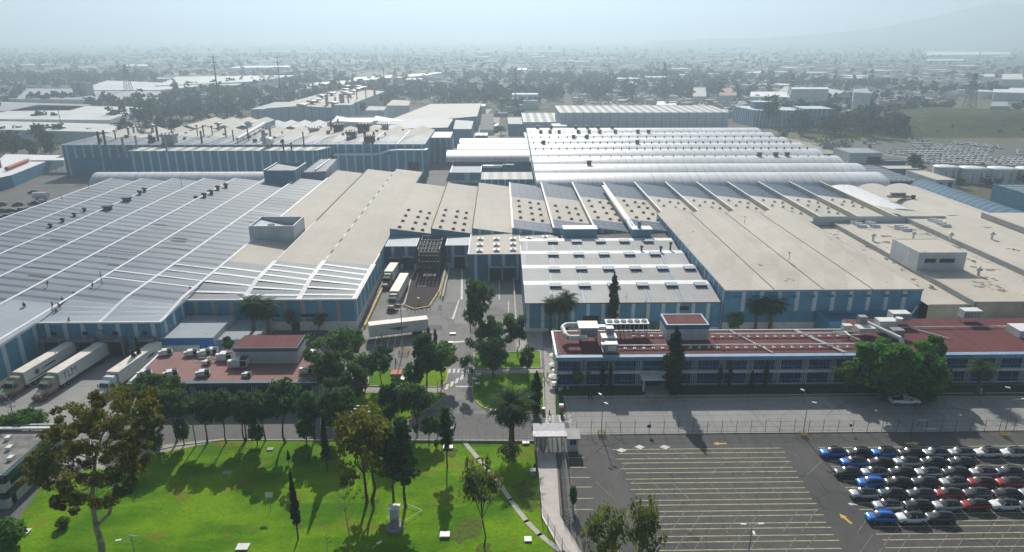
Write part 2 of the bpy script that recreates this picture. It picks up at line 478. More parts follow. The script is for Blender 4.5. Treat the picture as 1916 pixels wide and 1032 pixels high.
B['worksheet'] = m_sheet('grey_corrugated_roof', (0.42, 0.42, 0.41), (0.26, 0.26, 0.26), run='y', band=5.5, bandcol=(0.32, 0.32, 0.32), bandw=0.5, stain=0.3, bandstr=0.2, spec=.2, rough=.7)
B['beige'] = m_membrane('beige_roof_membrane', (0.50, 0.455, 0.395), (0.33, 0.32, 0.27), 0.45, lines=4.4)
B['beigeold'] = m_membrane('stained_beige_roof', (0.49, 0.445, 0.38), (0.33, 0.32, 0.27), 0.6, patch=1.0)
B['beigeflat'] = m_membrane('pale_beige_roof', (0.51, 0.465, 0.405), (0.34, 0.34, 0.29), 0.5, patch=0.1, lines=6.1)
B['red'] = m_membrane('red_roof_coating', (0.105, 0.020, 0.022), (0.16, 0.10, 0.09), 0.7, lines=3.0)
B['pink'] = m_membrane('faded_pink_roof_coating', (0.25, 0.13, 0.115), (0.13, 0.085, 0.095), 0.8)
B['flash'] = plain('white_flashing', (0.64, 0.65, 0.66), 0.6)
B['dark'] = plain('dark_opening', (0.012, 0.014, 0.018), 0.6)
B['darkmetal'] = plain('dark_rusty_metal', (0.055, 0.05, 0.048), 0.6, 0.3)
B['greymetal'] = plain('grey_galvanised_metal', (0.30, 0.31, 0.32), 0.45, 0.15, metal=0.4)
B['white'] = plain('white_painted_metal', (0.66, 0.66, 0.64), 0.5)
B['vent'] = plain('weathered_vent_metal', (0.20, 0.19, 0.175), 0.55, 0.3)
B['glassblue'] = N('blue_window_glass').done((0.006, 0.030, 0.085), 0.12, 0.5)
B['bluedoor'] = plain('bright_blue_paint', (0.02, 0.14, 0.38), 0.5)
def m_solar():
    n = N('blue_roof_panels'); x = n.xyz(n.pos())
    a = n.noise(0.3, 4)
    c = n.mix(n.ramp(a, 0.35, 0.65), (0.035, 0.065, 0.115), (0.06, 0.095, 0.155))
    g = n.math('MAXIMUM', n.stripe(x[0], 1.35, 0.16, 0.3), n.stripe(x[1], 2.1, 0.2, 0.3))
    r = n.stripe(x[1], 4.2, 0.5, 0.3); d = n.stripe(x[0], 2.7, 1.5, 0.2)
    c = n.mix(n.math('MULTIPLY', g, 0.35), c, (0.04, 0.05, 0.075))
    c = n.mix(n.math('MULTIPLY', n.math('MULTIPLY', r, d), 0.6), c, (0.30, 0.34, 0.40))
    return n.done(c, 0.6, 0.15)
B['solar'] = m_solar()
def m_vault(name, col, ribcol):
    n = N(name); x = n.xyz(n.pos())
    a = n.noise(0.06, 4); s = n.noise(0.5, 4, stretch=(1.6, 0.12, 0.12))
    c = n.mix(n.ramp(a, 0.35, 0.65), tuple(q * 0.9 for q in col), tuple(min(1, q * 1.08) for q in col))
    c = n.mix(n.math('MULTIPLY', n.ramp(s, 0.52, 0.72), 0.4), c, ribcol)
    c = n.mix(n.math('MULTIPLY', n.stripe(n.math('ADD', x[0], n.math('MULTIPLY', a, 2.0)), 4.1, 0.45, 0.5), 0.4), c, ribcol)
    return n.done(c, 0.42, 0.5)
B['vault'] = m_vault('white_vault_sheet', (0.62, 0.63, 0.64), (0.28, 0.29, 0.31))
B['vaultwarm'] = m_vault('warm_white_vault_sheet', (0.56, 0.51, 0.47), (0.30, 0.36, 0.33))
def m_ribs(name, col, alt, period, axis=0, w=0.5):  
    n = N(name); x = n.xyz(n.pos()); a = n.noise(0.2, 3)
    c = n.mix(n.stripe(x[axis], period, period * w, 0.1), col, alt)
    c = n.mix(n.math('MULTIPLY', n.ramp(a, 0.4, 0.7), 0.2), c, tuple(q * 0.6 for q in col))
    return n.done(c, 0.7, 0.12)
B['ribroof'] = m_ribs('striped_roof', (0.60, 0.60, 0.58), (0.27, 0.27, 0.26), 6.2)
B['blueribs'] = m_ribs('blue_ribbed_vault', (0.05, 0.12, 0.19), (0.13, 0.22, 0.29), 3.6, 1, 0.22)
B['slabwall'] = m_ribs('jointed_white_wall', (0.40, 0.45, 0.48), (0.22, 0.27, 0.31), 6.2, 0, 0.09)
B['lattice'] = plain('lattice_steel', (0.06, 0.07, 0.08), 0.6)
B['stain'] = plain('dark_stain', (0.10, 0.075, 0.055), 0.9)

# ---------------------------------------------------------------- building helpers
def striped_wall(mb, a, b, z0, z1, period=4.6, sw=1.1, m=0, ms=1, first=None, plinth=0.0, mp=2, out=0.04, odd_end=None):
    """vertical wall from a to b (outside on the right-hand side when walking a->b), pale stripes proud of it"""
    ax, ay = a; bx, by = b
    d = Vector((bx - ax, by - ay, 0)); L = d.length; d.normalize()
    nrm = Vector((d.y, -d.x, 0))
    mb.quad((ax, ay, z0), (bx, by, z0), (bx, by, z1), (ax, ay, z1), m=m)
    t = period * 0.5 if first is None else first
    k = 0
    while t + sw / 2 < L - 0.1:
        zb = z0 + plinth
        if odd_end and k % 4: zb = odd_end
        c = Vector((ax, ay, 0)) + d * t
        p = [c - d * sw / 2, c + d * sw / 2]
        q = [v + nrm * out for v in p]
        mb.quad((q[0].x, q[0].y, zb), (q[1].x, q[1].y, zb), (q[1].x, q[1].y, z1 - 0.02), (q[0].x, q[0].y, z1 - 0.02), m=ms)
        for s in (0, 1):
            mb.quad((p[s].x, p[s].y, zb), (q[s].x, q[s].y, zb), (q[s].x, q[s].y, z1 - 0.02), (p[s].x, p[s].y, z1 - 0.02), m=ms)
        t += period; k += 1
    if plinth:
        o = out * 2
        pa = Vector((ax, ay, 0)) + nrm * o; pb = Vector((bx, by, 0)) + nrm * o
        mb.quad((pa.x, pa.y, z0), (pb.x, pb.y, z0), (pb.x, pb.y, z0 + plinth), (pa.x, pa.y, z0 + plinth), m=mp)
        mb.quad((pa.x, pa.y, z0 + plinth), (pb.x, pb.y, z0 + plinth), (bx, by, z0 + plinth), (ax, ay, z0 + plinth), m=mp)

WALLM = [B['blue'], B['stripe'], B['plinth']]

def sawtooth(mb, xs, zh, zl, sections, front_flat=None, trans=10.0, seg=5, stepm=None, step_out=True):
    """strips between successive xs; high on the left, low on the right; sections: list of (y0, y1, material) per strip or one list"""
    for i in range(len(xs) - 1):
        xa, xb = xs[i], xs[i + 1]
        secs = sections[i] if isinstance(sections[0], list) else sections
        yfirst = secs[0][0]
        def hz(y, base):
            if front_flat is None: return base
            f = min(1, max(0, (y - yfirst) / trans)); f = f * f * (3 - 2 * f)
            return front_flat + (base - front_flat) * f
        for (y0, y1, m) in secs:
            ys = [y0, y1]
            if front_flat is not None and y0 < yfirst + trans:
                ys = sorted(set([y0, y1] + [yfirst + trans * k / seg for k in range(seg + 1) if y0 < yfirst + trans * k / seg < y1]))
            for ya, yb in zip(ys[:-1], ys[1:]):
                mb.quad((xa, ya, hz(ya, zh)), (xb, ya, hz(ya, zl)), (xb, yb, hz(yb, zl)), (xa, yb, hz(yb, zh)), m=m)
        # riser on the left edge of the strip (its high side)
        sm = stepm if stepm is not None else secs[0][2]
        yA, yB = secs[0][0] + (trans if front_flat is not None else 0), secs[-1][1]
        if i > 0: mb.quad((xa, yA, zl - 0.05), (xa, yB, zl - 0.05), (xa, yB, zh), (xa, yA, zh), m=sm)

def flat_box(mb, x0, x1, y0, y1, z0, z1, mw=0, mr=1, par=0.0, pt=0.3):
    """walls and a roof with an optional upstand round it"""
    for p in (((x0, y0), (x1, y0)), ((x1, y0), (x1, y1)), ((x1, y1), (x0, y1)), ((x0, y1), (x0, y0))):
        (ax, ay), (bx, by) = p
        mb.quad((ax, ay, z0), (bx, by, z0), (bx, by, z1 + par), (ax, ay, z1 + par), m=mw)
    mb.quad((x0 + pt * (par > 0), y0 + pt * (par > 0), z1), (x1 - pt * (par > 0), y0 + pt * (par > 0), z1), (x1 - pt * (par > 0), y1 - pt * (par > 0), z1), (x0 + pt * (par > 0), y1 - pt * (par > 0), z1), m=mr)
    if par:
        i = [(x0 + pt, y0 + pt), (x1 - pt, y0 + pt), (x1 - pt, y1 - pt), (x0 + pt, y1 - pt)]; o = [(x0, y0), (x1, y0), (x1, y1), (x0, y1)]
        for k in range(4):
            a, b = k, (k + 1) % 4
            mb.quad((*o[a], z1 + par), (*o[b], z1 + par), (*i[b], z1 + par), (*i[a], z1 + par), m=mw)
            mb.quad((*i[b], z1), (*i[a], z1), (*i[a], z1 + par), (*i[b], z1 + par), m=mw)

def barrel(mb, x0, x1, yc, half, zb, rise, m=0, seg=14, axis='x', ends=True, mend=None):
    """segmental vault with its axis along x (or y)"""
    pr = []
    for k in range(seg + 1):
        t = -1 + 2 * k / seg
        pr.append((t * half, rise * (1 - t * t) ** 0.75))
    def pt(a, o, z): return (a, yc + o, zb + z) if axis == 'x' else (yc + o, a, zb + z)
    vs = [pt(x0, o, z) for o, z in pr] + [pt(x1, o, z) for o, z in pr]; k = seg + 1
    fs = [(i, i + k, i + k + 1, i + 1) if axis == 'x' else (i, i + 1, i + k + 1, i + k) for i in range(seg)]
    fs = [f[::-1] for f in fs]
    mb.add(vs, fs, m, True)
    if ends:
        mb.add([pt(x0, o, z) for o, z in pr], [tuple(range(k))], mend if mend is not None else m)
        mb.add([pt(x1, o, z) for o, z in pr], [tuple(range(k))[::-1]], mend if mend is not None else m)

# ---------------------------------------------------------------- the big sawtooth hall on the left
MOD = 13.85
RX = [-36.5 - MOD * k for k in range(11)][::-1]          # ridge lines, from the outer edge to the yard wall
hall = thing('factory_hall', 'huge grey sheet roofed factory hall of long parallel strips with men working on it', 'factory hall', (-100, 220, 0))
mb = MB()
xA = RX[5]       # -105.75
strips = []
for i in range(10):
    if i < 5: y0 = 118.0
    elif i < 7: y0 = 148.0
    else: y0 = 162.0
    if i >= 7: strips.append([(y0, 190.0, 2), (190.0, 335.0, 1)])
    elif i >= 5: strips.append([(y0, 160.0, 3), (160.0, 313.0, 0)])
    else: strips.append([(y0, 152.0 + (i == 4) * 8, 3), (152.0 + (i == 4) * 8, 313.0, 0)])
strips[7] = [(162.0, 190.0, 2), (190.0, 332.0, 1)]
sawtooth(mb, RX, 9.6, 7.9, strips, front_flat=8.3, trans=14)
mb.build('roof', [B['sheet'], B['beige'], B['sheetband'], B['sheetnew']], hall)
mb = MB()
striped_wall(mb, (RX[0], 118), (xA, 118), 0, 8.25)
striped_wall(mb, (xA, 118), (xA, 148), 0, 8.25, 5.2, 1.3, plinth=1.2)
striped_wall(mb, (xA, 148), (RX[7], 148), 0, 8.25, 4.0, 1.0, plinth=1.6)
striped_wall(mb, (RX[7], 148), (RX[7], 162), 0, 8.25, 4.6, 1.2, plinth=1.2)
striped_wall(mb, (RX[7], 162), (-36.5, 162), 0, 8.25, 4.4, 0.9, ms=3, plinth=2.4)
striped_wall(mb, (-36.5, 162), (-36.5, 335), 0, 8.2, 5.2, 0.9, plinth=2.2)
striped_wall(mb, (-36.5, 335), (RX[7], 335), 0, 7.85); striped_wall(mb, (RX[7], 313), (RX[0], 313), 0, 7.85)
striped_wall(mb, (RX[0], 313), (RX[0], 118), 0, 8.25)
for i in range(10):                                       # back gables
    yb = 335 if i >= 8 else (332 if i == 7 else 313)
    mb.quad((RX[i + 1], yb, 7.9), (RX[i], yb, 7.9), (RX[i], yb, 9.6), m=0)
mb.build('wall', WALLM + [B['ochre']], hall)
mb = MB()
for i, x in enumerate(RX):
    yf = 118 if i <= 5 else (148 if i <= 7 else 162)
    yb = 313 if i <= 7 else 335
    if i >= 8:
        if i < 10: (mb.box(x - .05, x + .4, 235, 335, 9.45, 9.66, m=1), mb.box(x - .05, x + .3, 191, 235, 9.45, 9.66)) if i == 8 else [mb.box(x - .05, x + .35, 191 + 6 * q, 194.4 + 6 * q, 9.45, 9.66, m=q % 2) for q in range(24)]
        yb = 190
    w = 0.8 if i < 8 else 1.3
    hh = 9.6 if i < 10 else 8.3
    n_ = 6
    for k in range(n_):
        ya, yb2 = yf + 14 * k / n_, yf + 14 * (k + 1) / n_
        f0, f1 = k / n_, (k + 1) / n_
        f0, f1 = f0 * f0 * (3 - 2 * f0), f1 * f1 * (3 - 2 * f1)
        z0, z1 = 8.36 + (hh - 8.3) * f0, 8.36 + (hh - 8.3) * f1
        mb.quad((x - w / 2, ya - 0.05, z0), (x + w / 2, ya - 0.05, z0), (x + w / 2, yb2, z1), (x - w / 2, yb2, z1))
    mb.box(x - w / 2, x + w / 2, yf + 14, yb, hh - 0.05, hh + 0.07)
mb.box(RX[0] - 0.2, xA + .15, 117.8, 118.2, 8.1, 8.5); mb.box(xA - .2, xA + 0.2, 118.2, 147.7, 8.1, 8.48); mb.box(xA + .21, RX[7] + 0.2, 147.75, 148.2, 8.1, 8.46)
mb.box(RX[7] - 0.2, RX[7] + 0.22, 148.2, 161.7, 8.1, 8.48); mb.box(RX[7] + .23, -36.3, 161.75, 162.2, 8.1, 8.46); mb.box(-36.6, -36.2, 162.2, 200, 8.05, 8.5)
mb.build('ridge_flashing', [B['flash'], B['stain']], hall)
# seam beams across the roof that stand out in white and dark skylight ladders
mb = MB()
rnd = random.Random(11)
def roof_z(x, y=None):
    for i in range(10):
        if RX[i] <= x <= RX[i + 1]:
            t = (x - RX[i]) / MOD; return 9.6 - 1.7 * t
    return 9.6
for i in range(5, 10):
    ys_ = {5: [176, 181.5], 6: [172, 177, 182, 187, 250], 7: [167, 173, 179, 184], 8: [165, 169.2, 173.4, 177.6, 181.8, 186], 9: [165, 169.2, 173.4, 177.6, 181.8, 186]}[i]
    for y in ys_:
        zf = lambda base: 8.3 + (base - 8.3) * (lambda f: f * f * (3 - 2 * f))(min(1, (y - (148 if i < 7 else 162)) / 14))
        w = 0.35 if i < 7 else 0.55
        za, zb_ = zf(9.6) + 0.09, zf(7.9) + 0.09
        m_ = MB(); m_.quad((RX[i] + .5, y - w, za), (RX[i + 1] - .7, y - w, zb_), (RX[i + 1] - .7, y + w, zb_), (RX[i] + .5, y + w, za)); m_.build('light_strip', B['flash'], hall)
def ladder(i, x0, x1, y, n_, w=0.5, l=1.0):
    mb = MB()
    for k in range(n_):
        x = x0 + (x1 - x0) * k / max(1, n_ - 1)
        for s in (0,):
            z = roof_z(x) + 0.06
            sl = -1.7 / MOD
            mb.quad((x - l / 2, y - w / 2, z - sl * l / 2), (x + l / 2, y - w / 2, z + sl * l / 2), (x + l / 2, y + w / 2, z + sl * l / 2), (x - l / 2, y + w / 2, z - sl * l / 2))
    mb.build('skylight_ladder', B['stain'], hall)
for r_ in range(4): ladder(7, RX[6] + 1, RX[7] - 2, 262 + r_ * 3, 7)
for (i, f0, f1, y, n_) in ((5, .1, .9, 223, 9), (4, .1, .9, 196, 9), (4, .1, .8, 202, 8), (3, .2, .9, 186, 9), (5, .2, .9, 205, 9), (3, .1, .9, 226, 9), (6, .5, .95, 242, 4)):
    ladder(i, RX[i] + f0 * MOD, RX[i] + f1 * MOD, y, n_)
for (i, f, y, L) in ((4, .55, 190, 5), (5, .1, 215, 4.5), (5, .15, 212, 4.5), (6, .3, 236, 4), (4, .1, 232, 4), (3, .4, 180, 5), (2, .3, 215, 5)):
    x = RX[i] + f * MOD; z = roof_z(x) + .06; z2 = roof_z(x + L) + .06
    m_ = MB(); m_.quad((x, y - .6, z), (x + L, y - .6, z2), (x + L, y + .6, z2), (x, y + .6, z)); m_.build('roof_stain', B['stain'], hall)
# ventilators on the grey roof
def mushroom(mb, x, y, z, s=1.0, m=0):
    mb.tube((x, y, z - 0.2), (x, y, z + 1.0 * s), 0.55 * s, n=10, m=m)
    mb.lathe((x, y, z + 1.0 * s), [(0.95 * s, 0), (0.95 * s, 0.25 * s), (0.5 * s, 0.55 * s), (0.0, 0.6 * s)], 12, m)
for (a, b, s) in ((94, 418, .9), (117, 408, .9), (139, 398, .9), (158, 389, .9), (202, 389, 1.7), (238, 373, 1.6), (262, 361, 1.1), (271, 356, 1.1), (367, 366, 1.2), (381, 360, 1.2), (393, 354, 1.2), (383, 366, 1.2), (396, 360, 1.2), (408, 352, 1.2), (423, 347, 1.2)):
    x, y = P(a, b + 3, 9.3); m_ = MB(); z = roof_z(x)
    if s > 1.4:
        m_.box(x - 1.2, x + 1.2, y - 1.0, y + 1.0, z - .3, z + 1.1); m_.box(x - 1.6, x + 1.6, y - 1.3, y + 1.3, z + 1.1, z + 1.5)
    else: mushroom(m_, x, y, z, s)
    m_.build('roof_vent', B['darkmetal'], hall)
m_ = MB()
for (a, b, h) in ((117, 376, 3.0), (167, 354, 3.2), (341, 352, 5.0), (192, 534, 4.0)):
    x, y = P(a, b, 9.0); m_.tube((x, y, 8.5), (x, y, 9 + h), 0.09, n=6)
m_.build('lightning_rod', B['darkmetal'], hall)
# box shaped monitor standing on the roof
mb = MB(); x0, x1, y0, y1 = -79.3, -65.2, 212.9, 225.2
for p, z in ((((x0, y0), (x1, y0)), 13.7), (((x1, y0), (x1, y1)), 13.7), (((x1, y1), (x0, y1)), 13.7), (((x0, y1), (x0, y0)), 13.7)):
    (ax, ay), (bx, by) = p; mb.quad((ax, ay, 7.9), (bx, by, 7.9), (bx, by, z), (ax, ay, z), m=0)
i_ = 0.35
mb.quad((x0 + i_, y0 + i_, 12.9), (x1 - i_, y0 + i_, 10.6), (x1 - i_, y1 - i_, 10.6), (x0 + i_, y1 - i_, 12.9), m=1)
for (ax, ay, bx, by) in ((x0 + i_, y0 + i_, x1 - i_, y0 + i_), (x1 - i_, y0 + i_, x1 - i_, y1 - i_), (x1 - i_, y1 - i_, x0 + i_, y1 - i_), (x0 + i_, y1 - i_, x0 + i_, y0 + i_)):
    mb.quad((bx, by, 10), (ax, ay, 10), (ax, ay, 13.7), (bx, by, 13.7), m=0)
for (ax, bx, ay, by) in ((x0, x1, y0, y0 + i_), (x0, x1, y1 - i_, y1), (x0, x0 + i_, y0 + i_, y1 - i_), (x1 - i_, x1, y0 + i_, y1 - i_)):
    mb.quad((ax, ay, 13.705), (bx, ay, 13.705), (bx, by, 13.705), (ax, by, 13.705), m=2)
mb.box(-74.5, -72.8, 216.5, 218, 11.5, 13.2, m=3)
mb.build('roof_monitor', [B['whitewall'], B['sheetnew'], B['flash'], B['darkmetal']], hall)
# dock doors, signs over them and louvred windows on the front
for cx in (-102.5, -95.3, -88.5, -81.8):
    m_ = MB(); m_.box(cx - 1.7, cx + 1.7, 147.55, 147.88, 0.2, 3.9); d_ = m_.build('dock_door', B['dark'], hall)
    m_ = MB(); m_.box(cx - 2.3, cx - 1.75, 146.2, 147.9, 0, 4.3); m_.box(cx + 1.75, cx + 2.3, 146.2, 147.9, 0, 4.3); m_.box(cx - 2.3, cx + 2.3, 145.9, 147.9, 4.3, 4.75)
    m_.build('dock_shelter', B['vent'], hall)
    m_ = MB(); m_.box(cx - .6, cx + .6, 147.7, 147.86, 5.3, 6.1); m_.build('dock_sign', B['dark'], hall)
m_ = MB(); m_.tube((-91.8, 147.4, 0.2), (-91.8, 147.4, 6.0), 0.22, n=8); m_.box(-92.5, -91.1, 147.2, 147.8, 5.8, 6.5); m_.build('drain_pipe', B['greymetal'], hall)
for a, b in ((389, 413), (510, 522), (533, 545), (560, 577), (578, 594), (596, 612)):
    m_ = MB(); xa = P(a, 590, 4.4)[0]; xb = P(b, 590, 4.4)[0]
    m_.box(xa, xb, 161.7, 161.9, 3.6, 4.5); m_.box(xa - .1, xb + .1, 161.66, 161.9, 3.45, 3.6, m=1); m_.build('window', [B['dark'], B['white']], hall)
m_ = MB(); m_.box(-52.6, -50.6, 161.75, 161.9, 0.1, 2.4); m_.build('door', B['dark'], hall)

# lean-to with a sheet roof between the two fronts
lt = thing('lean_to', 'blue fronted lean-to with pale sheet roof tucked in the corner of the grey hall', 'lean-to', (-70, 155, 0))
x0, y0 = P(309, 632, 4.6); x1 = P(398, 632, 4.6)[0]
mb = MB(); flat_box(mb, -78.8, x1, y0, 161.5, 0, 4.6)
mb.box(-78.8, x1, y0 - .06, y0, 0.1, 2.2, m=2); mb.box(-78.8, x1, y0 - .12, y0 - .061, 2.8, 4.5, m=3)
mb.build('wall', [B['whitewall'], B['sheetnew'], B['plinth'], B['bluedoor']], lt)
m_ = MB(); m_.box(-69.5, -65.0, y0 - .2, y0 - .13, 0.1, 3.0); m_.build('door', B['bluedoor'], lt)
m_ = MB(); flat_box(m_, x1 + .05, x1 + 9, y0 + 2, 161.4, 0, 3.2); m_.build('side_shed', [B['whitewall'], B['sheetnew']], lt)

# blue roof box and curved canopies standing behind the beige strips
an = thing('plant_room', 'pale blue plant room with striped side and sunken roof behind the grey roof', 'plant room', (-98, 312, 0))
mb = MB(); x0, x1, y0, y1 = -104.5, -90.8, 306.5, 326; zt = 14.2
striped_wall(mb, (x0, y0), (x1, y0), 6, zt, 40, .5); striped_wall(mb, (x1, y0), (x1, y1), 6, zt, 3.4, 1.0); striped_wall(mb, (x1, y1), (x0, y1), 6, zt); striped_wall(mb, (x0, y1), (x0, y0), 6, zt)
mb.quad((x0 + .3, y0 + .3, zt - .3), (x1 - .3, y0 + .3, zt - 2.0), (x1 - .3, y1 - .3, zt - 2.0), (x0 + .3, y1 - .3, zt - .3), m=2)
mb.box(x0 - .1, x0 + .5, y0, y1, zt, zt + .2, m=3); mb.box(x1 - .5, x1 + .1, y0, y1, zt, zt + .2, m=3)
mb.build('wall', [B['blue'], B['stripe'], B['sheet'], B['flash']], an)
cn = thing('canopy', 'curved sheet canopy between the pale blue plant room and the beige roof strips', 'canopy', (-85, 335, 0))
mb = MB()
for k in range(6):
    t0, t1 = k / 6, (k + 1) / 6; z0, z1 = 7.0 + 4.5 * math.sin(t0 * 1.57), 7.0 + 4.5 * math.sin(t1 * 1.57)
    mb.quad((-90.2 + 9.5 * 0, 314 + 4 * t0, z0), (-80.4, 316 + 4 * t0, z0), (-80.4, 316 + 4 * t1, z1), (-90.2, 314 + 4 * t1, z1))
mb.quad((-90.2, 318, 11.5), (-80.4, 320, 11.5), (-82, 350, 11.9), (-90.2, 350, 11.9)); mb.quad((-90.2, 350, 0), (-82, 350, 0), (-82, 350, 11.9), (-90.2, 350, 11.9), m=1)
mb.box(-85.6, -84.9, 320, 350, 11.75, 12.2, m=1)
mb.quad((-80.4, 320, 0), (-82, 350, 0), (-82, 350, 11.9), (-80.4, 320, 11.5), m=1)
mb.build('canopy_roof', [B['sheet'], B['flash']], cn)
# low barrel vault behind the grey hall
vl = thing('vaulted_shed', 'single low white barrel vault lying behind the far edge of the grey roof', 'vaulted shed', (-150, 321, 0))
mb = MB(); barrel(mb, -187, -104, 322.5, 8.5, 5.0, 5.6)
mb.build('vault_roof', B['vault'], vl)
mb = MB(); mb.box(-187.1, -104, 314.2, 330.8, 0, 5.0); mb.build('wall', B['deepblue'], vl)

# ---------------------------------------------------------------- middle sawtooth hall
DX = [-36.5 + 13.5 * k for k in range(14)]       # up to 139
dh = thing('factory_hall', 'long sawtooth roofed hall with beige strips, blue panelled ends and rows of small vents', 'factory hall', (20, 260, 0))
mb = MB(); secs = []
for k in range(13):
    y0 = 221.5 if k < 7 else (241 if k < 10 else 233)
    yb = 297
    if k < 2: secs.append([(y0, yb, 0)])
    elif k == 2: secs.append([(y0, yb, 3)])
    elif k < 7: secs.append([(y0, 233, 1), (233, 269, 0), (269, yb, 1)])
    else: secs.append([(y0, 270, 0), (270, yb, 1)])
sawtooth(mb, DX, 10.4, 8.6, secs, stepm=2)
mb.quad((139, 233, 8.6), (139, 297, 8.6), (139, 297, 10.4), (139, 233, 10.4), m=2)
mb.quad((139, 240, 10.4), (154, 236, 9.0), (154, 247, 9.0), (139, 252, 10.4), m=0)
mb.build('roof', [B['beige'], B['solar'], B['beigewall'], B['beigeflat']], dh)
mb = MB()
for k in range(13):
    y0 = secs[k][0][0]
    mb.quad((DX[k], y0, 0), (DX[k + 1], y0, 0), (DX[k + 1], y0, 8.55), (DX[k], y0, 10.35), m=0)
    mb.quad((DX[k + 1], 297, 0), (DX[k], 297, 0), (DX[k], 297, 10.4), (DX[k + 1], 297, 8.6), m=0)
    if k in (2, 3, 4, 5):
        for q in range(3):
            xs = DX[k] + 2 + q * 4.2; zt = 10.35 - 1.8 * (xs - DX[k]) / 13.5 - .15
            mb.quad((xs, y0 - .04, 5), (xs + 1, y0 - .04, 5), (xs + 1, y0 - .04, zt - .15), (xs, y0 - .04, zt), m=1)
mb.quad((-36.5, 335, 0), (-36.5, 297, 0), (-36.5, 297, 10.4), (-36.5, 335, 9.6), m=0)
mb.build('wall', WALLM, dh)
mb = MB()
for k in range(1, 14):
    y0 = 221.5 if k < 7 else (241 if k < 10 else 233)
    if k < 3: mb.box(DX[k] - .05, DX[k] + .3, y0, 297, 10.3, 10.46, m=1)
    if k >= 3: mb.box(DX[k] - .35, DX[k] + .25, y0 - .1, 297.1, 10.38, 10.52)
mb.build('ridge_flashing', [B['flash'], B['stain']], dh)
mb = MB()                                             # glazed rails on the risers of the blue part
for k in range(4, 13):
    for y in (271, 278, 285, 292):
        mb.box(DX[k] - .12, DX[k] - .04, y, y + .5, 8.8, 10.4)
    mb.box(DX[k] - .12, DX[k] - .04, 270, 297, 10.05, 10.25)
mb.build('riser_rail', B['flash'], dh)
rnd = random.Random(5)
def turtle(mb, x, y, z, m=0):
    s_ = len(mb.v)
    mb.box(x - .55, x + .55, y - .45, y + .45, z - .3, z + .35, m)
    mb.add([(x - .9, y - .75, z + .35), (x + .9, y - .75, z + .35), (x + .9, y + .75, z + .35), (x - .9, y + .75, z + .35), (x - .5, y, z + .95), (x + .5, y, z + .95)],
           [(0, 1, 5, 4), (1, 2, 5), (2, 3, 4, 5), (3, 0, 4), (3, 2, 1, 0)], m)
    for i in range(s_, len(mb.v)): q = mb.v[i]; mb.v[i] = (x + (q[0] - x) * .72, y + (q[1] - y) * .72, z + (q[2] - z) * .72)
for k in (0, 1, 3, 4, 5, 6, 7, 8, 9, 10, 11, 12):
    rows = {0: (224, 232, 240, 248), 1: (224, 232, 240, 248), 3: (236, 244.5, 253, 262), 4: (236, 245, 254), 5: (236, 244.5, 253, 262), 6: (236, 245, 254, 262)}.get(k, (245, 253, 262) if k != 12 else (254, 262))
    for y in rows:
        for f in (0.22, 0.54, 0.78):
            x = DX[k] + f * 13.5; z = 10.4 - 1.8 * f
            m_ = MB(); turtle(m_, x, y + rnd.uniform(-.3, .3) - 0.6 * f, z)
            m_.build('roof_vent', B['vent'] if k < 7 else B['white'], dh)
# duct that runs down one of the strips
m_ = MB(); x = DX[6] - 1.5
m_.box(x - .9, x + .9, 228, 285, 10.5, 11.5); m_.tube((x, 228, 11), (x, 218.5, 10.2), .75, n=10); m_.tube((x, 218.4, 10.2), (x + 1.8, 216, 9.6), .9, n=10)
m_.build('roof_duct', B['flash'], dh)

# ---------------------------------------------------------------- low buildings at the head of the yard
def annex(label, x0, x1, y0, y1, z, roofm, doors, parap=0.0, plinth=1.8, stripes=4.2):
    t = thing('loading_annex', label, 'loading annex', ((x0 + x1) / 2, y0, 0))
    mb = MB()
    for a, b in (((x0, y0), (x1, y0)), ((x1, y0), (x1, y1)), ((x1, y1), (x0, y1)), ((x0, y1), (x0, y0))):
        striped_wall(mb, a, b, 0, z, stripes, .9, plinth=plinth)
    mb.build('wall', [B['deepblue'], B['stripe'], B['plinth']], t)
    mb = MB(); mb.box(x0 - .25, x1 + .25, y0 - .25, y1 + .25, z + .01, z + .18, m=1); mb.quad((x0, y0, z + .2), (x1, y0, z + .2), (x1, y1, z + .2), (x0, y1, z + .2)); mb.build('roof', [roofm, B['flash']], t)
    for (cx, w, h) in doors:
        m_ = MB(); m_.box(cx - w / 2, cx + w / 2, y0 - .16, y0 - .1, .05, h); m_.build('dock_door', B['dark'], t)
        m_ = MB(); m_.box(cx - w / 2 - .2, cx + w / 2 + .2, y0 - 1.0, y0 - .1, h + .1, h + .4); m_.build('door_canopy', B['stripe'], t)
    return t
a1 = annex('small loading annex with white ribbed roof beside the wall of the beige strips', -36.2, -26.8, 210.4, 221, 7.5, B['sheetnew'], [(-33.6, 3.2, 3.8), (-29.3, 3.4, 4.0)])
a2 = annex('narrow loading annex with grey roof between pipe rack and three bay annex', -17.3, -9.9, 211.2, 221.2, 7.5, B['sheetnew'], [(-13.2, 3.4, 4.0)])
a3 = annex('wide loading annex with beige roof, white skylights and two dark gates', -9.7, 6.0, 199.1, 221.2, 8.3, B['beigeflat'], [(-1.8, 3.4, 4.2), (2.4, 3.6, 4.2)], plinth=0.0)
mb = MB(); mb.prism([(6.02, 214.6), (19.2, 214.6), (18.5, 218.5), (16, 221), (6.02, 221.3)], 0, 8.28, 0, 1); mb.build('side_wing', [B['blue'], B['beigeflat']], a3)
